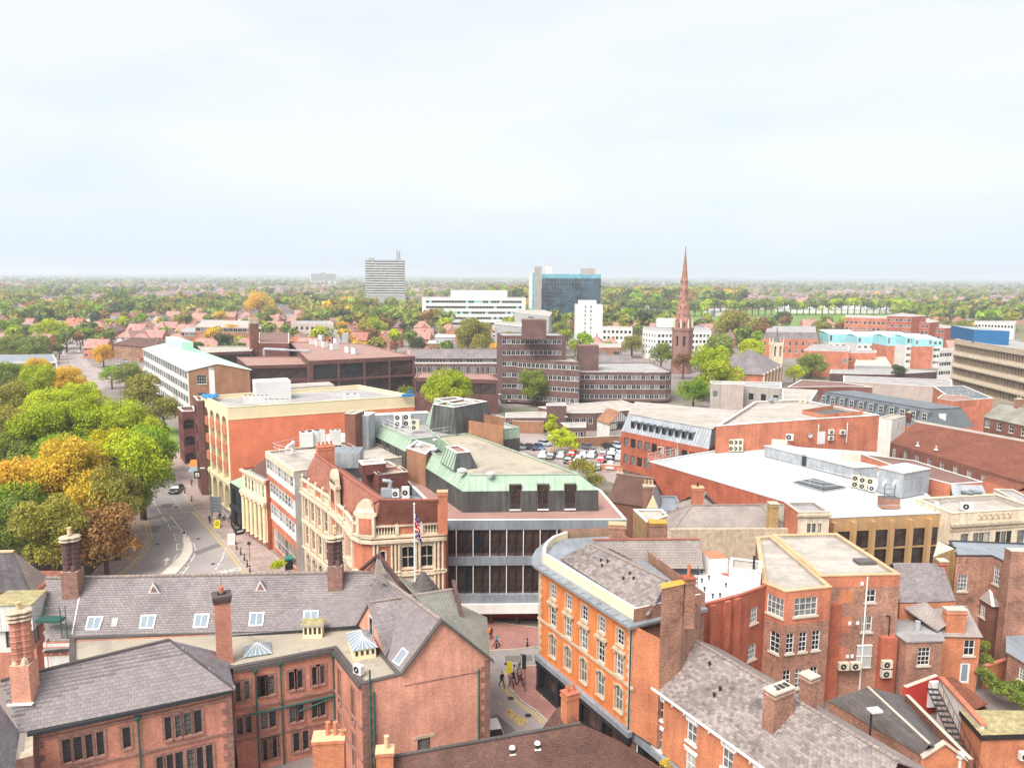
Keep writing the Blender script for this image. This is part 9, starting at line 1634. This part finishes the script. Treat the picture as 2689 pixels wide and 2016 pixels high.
# ---------------------------------------------------------------- street furniture
def pole(px,ptop,label,kind='street_lamp',cat='street lamp',mat='zinc_dark',r=.08,arm=1.2,col='coping_white'):
 c=G3(px);zt=AT(ptop,c.xy);t=thing(kind,label,cat,tuple(c));q=MB();q.tube(c,(c.x,c.y,zt),r,mat,7,r*.6);q.build('pole',t);q=MB()
 if cat=='street lamp':q.tube((c.x,c.y,zt),(c.x-arm,c.y,zt+.25),.04,mat,5);q.build('arm',t);q=MB();q.obox((c.x-arm,c.y,zt+.18),.75,.28,.12,0,col);q.build('lamp_head',t)
 return t,c,zt
for a_,b_,lb in((m1(1602,1100),m1(1598,725),'street lamp in front of the cream arched building'),(m1(922,310),m1(915,65),'street lamp among the olive street trees'),(m1(1060,400),m1(1165,370),'low street lamp beside the olive trees'),(u1(665,880),u1(663,725),'tall mast lamp on the ring road, left of a pair'),(u1(755,860),u1(745,665),'tallest mast lamp on the ring road, right of a pair'),(u1(437,830),u1(435,650),'mast lamp in front of the lime tree at left'),(u1(1087,755),u1(1084,600),'mast lamp among the red brick terraces'),(u1(1372,750),u1(1370,610),'mast lamp right of the red brick terraces'),(u1(565,1030),u1(560,885),'lamp post at the ring road crossing'),(u1(720,930),u1(716,760),'slim lamp post inside the ring road bend'),(u1(1640,820),u1(1638,700),'lamp post in front of the green banded offices, left one'),(u1(1932,830),u1(1930,710),'lamp post in front of the green banded offices, right one'),(m3(715,600),m3(716,335),'tall lamp post beside the hanging creeper'),(m3(592,650),m3(596,475),'short lamp post among the parked cars'),(m3(212,445),m3(212,165),'dark lamp post by the pale red brick wall'),(m3(280,295),m3(285,215),'lamp post on the plaza left of brown ribbon offices'),(m3(658,230),m3(657,90),'white lamp post before the brown ribbon offices'),(m3(1303,230),m3(1304,0),'tall slim mast in front of the rounded brown offices'),(u3(1285,970),u3(1290,900),'lamp post behind the brown offices near the green shrub'),(u3(1642,660),u3(1645,560),'mast lamp right of the steeple'),(u4(375,690),u4(372,610),'mast by the red gabled offices')):pole(a_,b_,lb)
def sign(px,ptop,label,kind,disc=None,plate=None,mat='sign_red'):
 t,c,zt=pole(px,ptop,label,kind,'street sign','dark_metal',.05);q=MB()
 if disc:q.tube((c.x,c.y-.04,zt-disc),(c.x,c.y-.1,zt-disc),disc,mat,16);q.build('sign_plate',t);q=MB();q.tube((c.x,c.y-.09,zt-disc),(c.x,c.y-.12,zt-disc),disc*.76,'coping_white' if mat=='sign_red' else 'dark_metal',16);q.build('sign_face',t);q=MB();q.obox((c.x-.08,c.y-.13,zt-disc*1.4),.06,.02,disc*.8,0,'tyre');q.obox((c.x+.08,c.y-.13,zt-disc*1.4),.06,.02,disc*.8,0,'sign_red');q.build('symbol',t)
 if plate:q.obox((c.x,c.y-.06,zt-plate[1]),plate[0],.06,plate[1],0,mat);q.build('sign_plate',t)
 return t,c,zt
sign(m1(1033,1342),m1(1025,1205),'round red bordered no overtaking sign on the left pavement','road_sign',.36);sign(m1(1890,1425),m1(1890,1268),'round sign seen from behind on the right pavement','road_sign',.3,mat='dark_metal')
t,c,zt=sign(m1(1606,1110),m1(1606,925),'large grey backed direction sign on two posts by the pavement','direction_sign');q=MB();q.tube(c+Vector((1.5,-.3,0)),(c.x+1.5,c.y-.3,zt),.05,'dark_metal',6);q.build('post',t);q=MB();q.obox((c.x+.75,c.y-.2,zt-2.8),2.1,.08,2.7,-.18,'lead');q.build('sign_plate',t)
for k in range(5):q=MB();q.obox((c.x+.75,c.y-.26,zt-2.6+.58*k),2.05,.06,.06,-.18,'zinc_dark');q.build('rail',t)
t,c,zt=sign(a3(225,1090),a3(225,800),'dark traffic signal post on the red paved corner','traffic_signal');q=MB();q.obox((c.x-.1,c.y,zt-1.5),.4,.3,1.4,0,'tyre');q.build('signal_head',t);q=MB();q.tube((c.x,c.y,zt),(c.x-.5,c.y,zt),.05,'dark_metal',5);q.build('arm',t)
BOL=[]
for px,lb in((m1(1395,905),'bollard furthest up the right pavement'),(m1(1450,965),'bollard by the notched yellow line start'),(m1(1790,1330),'first black bollard after the white board'),(m1(1820,1370),'second black bollard after the white board'),(m1(1848,1412),'third black bollard after the white board'),(m1(1870,1460),'fourth black bollard near the roof ridge'),(m1(1890,1500),'last black bollard just above the roof ridge'),(a3(243,738),'black bollard on the red forecourt of the glazed offices'),(a3(318,898),'black bollard at the orange building corner'),(a3(10,750),'black bollard beside the woman in turquoise'),(a3(145,940),'black bollard at the kerb behind the walking group'),(m1(840,262),'bollard by the far crossing, left one'),(m1(880,260),'bollard by the far crossing, right one')):
 c=G3(px,.12)
 if not BOL:r=thing('bollard',lb,'bollard',tuple(c),0,'pavement bollards');q=MB();q.lathe((0,0,0),[(.16,0),(.16,.12),(.1,.16),(.09,.8),(.13,.84),(.1,.95),(.02,1.02)],10,'tyre');put('post',q.mesh('post'),r);q=MB();q.tube((0,0,.68),(0,0,.74),.105,'coping_white',10,cap=False);put('band',q.mesh('band'),r);BOL.append(r)
 else:copy_tree(BOL[0],tuple(c),0,lb,'pavement bollards')
def aboard(px,label,w,h_,mat,mk_='tyre'):
 c=G3(px,.12);t=thing('pavement_board',label,'advert board',tuple(c));q=MB()
 for s_ in(-1,1):q.slab([c+Vector((-w/2,s_*.3,0)),c+Vector((w/2,s_*.3,0)),c+Vector((w/2,s_*.03,h_)),c+Vector((-w/2,s_*.03,h_))],.04,mat)
 q.build('panel',t);q=MB();[q.obox((c.x+.02,c.y-.32+.27*z/h_,z+.12),w*f,.02,.09,0,mk_)for z,f in((h_*.35,.6),(h_*.55,.7),(h_*.75,.5))];q.build('printed_lines',t)
aboard(m1(1645,1165),'bright yellow sandwich board on the pavement',1.0,1.3,'sign_yellow');aboard(m1(1752,1290),'white sandwich board beside the first bollard',1.1,1.7,'coping_white','amber');aboard(m1(1618,1130),'pale pink sandwich board behind the yellow one',.8,1.1,'cloth_pale','sign_red')
t=thing('cafe_screen','dark café screen barrier with white lettering in front of the bank','barrier',tuple(G3(m1(1810,1205),.12)));q=MB();c0,c1,c2=G3(m1(1745,1150),.12),G3(m1(1785,1225),.12),G3(m1(1850,1210),.12)
for p,s_ in((c0,c1),(c1,c2)):q.face([p,s_,s_+Vector((0,0,1)),p+Vector((0,0,1))],'tyre')
q.build('screen',t)
for k in range(6):p=c1.lerp(c2,.2+.12*k);q=MB();q.obox((p.x,p.y-.03,.55),.16,.02,.25,0,'coping_white');q.build('letter',t)
for k in range(2):c=G3(m1(1790+30*k,1180),.12);q=MB();q.lathe(c,[(.25,0),(.04,.05),(.04,.7),(.4,.72),(.4,.76)],10,'wood_dark');t2=q.build('cafe_table',None,tuple(c));tag(t2,'small round dark café table behind the screen, %s'%('left one' if k==0 else 'right one'),'table','café tables')
t=thing('litter_bin','black bin with teal rounded lid on the pavement near the ridge','bin',tuple(G3(a2(320,150),.12)));c=G3(a2(320,150),.12);q=MB();q.obox(c,1.3,1.1,1.5,.3,'tyre');q.build('body',t);q=MB();q.obox(c+Vector((0,0,1.5)),1.4,1.2,.22,.3,'plastic_teal');q.build('lid',t)
t=thing('blue_van_board','square white symbol sign board on the dark brick shopfront','shop sign',tuple(G3(m1(1497,800),2)));c=G3(m1(1500,790),3.2);q=MB();q.obox((c.x,c.y-.3,3.2),1.3,.12,1.4,0,'tyre');q.build('board',t);q=MB();q.obox((c.x,c.y-.4,3.55),.7,.08,.7,0,'coping_white');q.build('white_square',t);q=MB();q.obox((c.x,c.y-.46,3.75),.3,.06,.3,0,'tyre');q.build('black_square',t)
t=thing('shop_canopy','bright orange awning on the brown brick building at the street','awning',tuple(G3(m1(1480,700),4)));c=G3(m1(1480,690),3.5);q=MB();q.slab([c+Vector((-1,-1.2,0)),c+Vector((1,-1.2,0)),c+Vector((1,.2,1)),c+Vector((-1,.2,1))],.08,'orange_cone');q.build('awning',t)
t=thing('shop_canopy','pale blue awning just below the orange one','awning',tuple(G3(m1(1475,740),3)));c=G3(m1(1475,735),2.8);q=MB();q.slab([c+Vector((-1,-1.2,0)),c+Vector((1,-1.2,0)),c+Vector((1,.2,.8)),c+Vector((-1,.2,.8))],.08,'lead');q.build('awning',t)
t=thing('island_signs','keep left bollard sign on the tip of the traffic island','traffic sign',tuple(G3(m1(1397,1240),.12)));c=G3(m1(1397,1240),.12);q=MB();q.obox(c,.4,.25,.9,0,'coping_white');q.build('body',t);q=MB();q.tube((c.x,c.y-.14,1.0),(c.x,c.y-.18,1.0),.2,'flag_blue',12);q.build('sign_face',t)
# dark door openings and posters on the glazed ground floor
# ---------------------------------------------------------------- people: one continuous skinned body each
def body_mesh(pose):
 s_={'stand':(0,.0,.05),'walk':(.28,.22,.3),'stride':(.36,-.18,.25)}[pose];st,tw,sw=s_
 V=[(0,0,.95),(0,0,1.12),(0,0,1.38),(0,-.01,1.5),(0,-.03,1.6),(0,-.03,1.74)];R=[(.15,.11),(.14,.1),(.17,.11),(.06,.06),(.09,.1),(.075,.085)];E_=[(0,1),(1,2),(2,3),(3,4),(4,5)]
 for sg in(-1,1):
  f=st*sg;b=len(V);V+=[(.09*sg,0,.9),(.1*sg,-f*.6-.02,.5),(.1*sg,-f+(.1 if f<0 else 0),.09+(.05 if f<0 else 0)),(.11*sg,-f-.13,.05)];R+=[(.1,.1),(.065,.065),(.045,.045),(.04,.035)];E_+=[(0,b),(b,b+1),(b+1,b+2),(b+2,b+3)]
  b=len(V);a_=-sw*sg;V+=[(.19*sg,0,1.38),(.24*sg,-a_*.3,1.12),(.23*sg,-a_-.05,.88),(.22*sg,-a_-.08,.8)];R+=[(.06,.06),(.045,.045),(.033,.033),(.035,.02)];E_+=[(2,b),(b,b+1),(b+1,b+2),(b+2,b+3)]
 me=bpy.data.meshes.new('person');me.from_pydata(V,E_,[]);o=bpy.data.objects.new('person_tmp',me);COL.objects.link(o);md=o.modifiers.new('s','SKIN');me.skin_vertices.new()if not me.skin_vertices else None
 for k,r in enumerate(R):me.skin_vertices[0].data[k].radius=r
 me.skin_vertices[0].data[0].use_root=True;o.modifiers.new('d','SUBSURF').levels=1;dg=bpy.context.evaluated_depsgraph_get();dg.update();m2_=bpy.data.meshes.new_from_object(o.evaluated_get(dg));bpy.data.objects.remove(o);return m2_
PM={p:body_mesh(p)for p in('stand','walk','stride')}
def person(px,rot,pose,top,legs,hair,label,bag=None,s=1.0,z=.004):
 me=PM[pose].copy();me.name='person';me.materials.clear()
 for m in(top,legs,'skin',hair,'tyre'):me.materials.append(MATS[m])
 for p in me.polygons:
  c=p.center;p.use_smooth=True;p.material_index=3 if c.z>1.66 or(c.z>1.54 and c.y>.02)else 2 if c.z>1.47 or(abs(c.x)>.17 and c.z<.86 and c.z>.72)else 0 if c.z>.93 or(abs(c.x)>.17 and c.z>.7)else 4 if c.z<.1 else 1
 c=G3(px,z);o=put('person',me,None,tuple(c),rot);o.scale=(s,s,s);tag(o,label,'person')
 if bag:q=MB();q.obox((.3,0,.62),.1,.3,.32,0,bag);q.tube((.3,-.1,.93),(.27,.0,1.0),.012,bag,4);b_=put('bag',q.mesh('bag'),None,tuple(c),rot);b_.scale=(s,s,s);tag(b_,'small bag carried by the '+label.split(' walking')[0].split(' standing')[0],'bag')
for a_ in((m1(908,1382),.2,'walk','cloth_black','cloth_black','hair','man in black coat walking down the left pavement','cloth_pale'),(m1(1588,1142),3.1,'stand','cloth_black','cloth_black','hair','person in black standing by the direction sign'),(m1(1665,1120),.3,'walk','cloth_black','cloth_grey','hair','dark haired person in black jacket walking past the café'),(m1(1692,1118),.3,'walk','cloth_pale','cloth_navy','hair','person in pale top and dark jeans by the café'),(m1(1728,1130),0,'stand','cloth_pale','cloth_grey','hair_fair','fair haired person in pale coat by the café'),(m1(1750,1132),.2,'stand','cloth_navy','cloth_black','hair','person in navy at the café door'),(m1(1450,857),.1,'walk','cloth_brown','cloth_navy','hair','lone person in brown walking by the brown brick offices'),(m1(810,228),0,'walk','cloth_pale','cloth_grey','hair','person in white near the far crossing'),(m1(832,246),0,'stride','cloth_black','cloth_black','hair','person in black near the far crossing bollards'),
  (a2(1715,708),.6,'stride','cloth_black','cloth_black','hair','person in black walking on the red paving by the bargeboard'),(a2(1840,692),.2,'stand','cloth_navy','cloth_navy','hair','person with orange backpack outside the glazed offices'),(a2(1882,745),1.2,'stride','cloth_teal','cloth_black','hair_fair','fair haired woman in turquoise top outside the glazed offices'),(a3(52,1048),.5,'stride','cloth_black','cloth_black','hair','person in black crossing the road, leftmost of the group'),(a3(122,1055),.8,'walk','cloth_grey','cloth_navy','hair','person in grey stepping off the kerb beside the yellow board'),(a3(138,1030),.8,'stride','cloth_black','cloth_black','hair','person in dark jacket just behind the grey clad one'),(a3(158,995),.6,'stride','cloth_pale','cloth_navy','hair_fair','fair haired person in pale pink at the kerb'),(a3(182,955),.6,'walk','cloth_grey','cloth_grey','hair_fair','fair haired person in grey at the rear of the group'),(a3(192,1045),.7,'stride','cloth_brown','cloth_black','hair','woman in maroon walking with a red bag','cloth_red')):person(*a_)
q=MB();c=G3(a2(1832,690),.004);q.obox((c.x-.1,c.y-.2,1.05),.34,.2,.42,0,'orange_cone');b_=q.build('backpack',None,tuple(c));tag(b_,'orange backpack on the person outside the glazed offices','backpack')
t=thing('yellow_board','tall yellow leaning advert flag carried among the walking group','flag',tuple(G3(a3(108,975))));c=G3(a3(108,1000));q=MB();q.tube(c,c+Vector((0,0,2)),.03,'dark_metal',5);q.build('pole',t);q=MB();q.obox((c.x,c.y-.03,.9),.55,.05,1.3,0,'sign_yellow');q.build('panel',t)
# worn patches, drain covers and gully grates in the carriageways
for k,(px,sx,sy,r_,m)in enumerate(((m1(1150,1180),2.2,3.4,.3,'felt_grey'),(m1(1560,1330),1.6,5,-.5,'felt_grey'),(m1(1260,1000),2,2.4,.2,'zinc_dark'),(a3(180,830),3,1.4,.1,'felt_grey'),(a3(40,1330),1.4,3.2,.6,'felt_grey'))):
 q=MB();c=G(px);q.obox((c.x,c.y,.008),sx,sy,.004,r_,M('patch_tar',(.17,.155,.15),rough=.95,var=.15));tag(q.build('road_patch'),None,None,kind='structure')
for k,px in enumerate((m1(1190,1290),m1(1500,1250),m1(1610,1440),m1(1330,1010),a3(90,870),a3(250,1260),a3(120,1130))):
 c=G(px);q=MB();q.lathe((c.x,c.y,.006),[(.34,0),(.34,.012)],12,'dark_metal');t=q.build('drain_cover',None,(c.x,c.y,.006));tag(t,'round iron drain cover in the road, '+['left lane of the curving road','right lane beside the island','right lane near the ONLY marking','under the overhanging branch','at the side street mouth','beside the double yellow lines','at the foot of the walking group'][k],'drain cover')
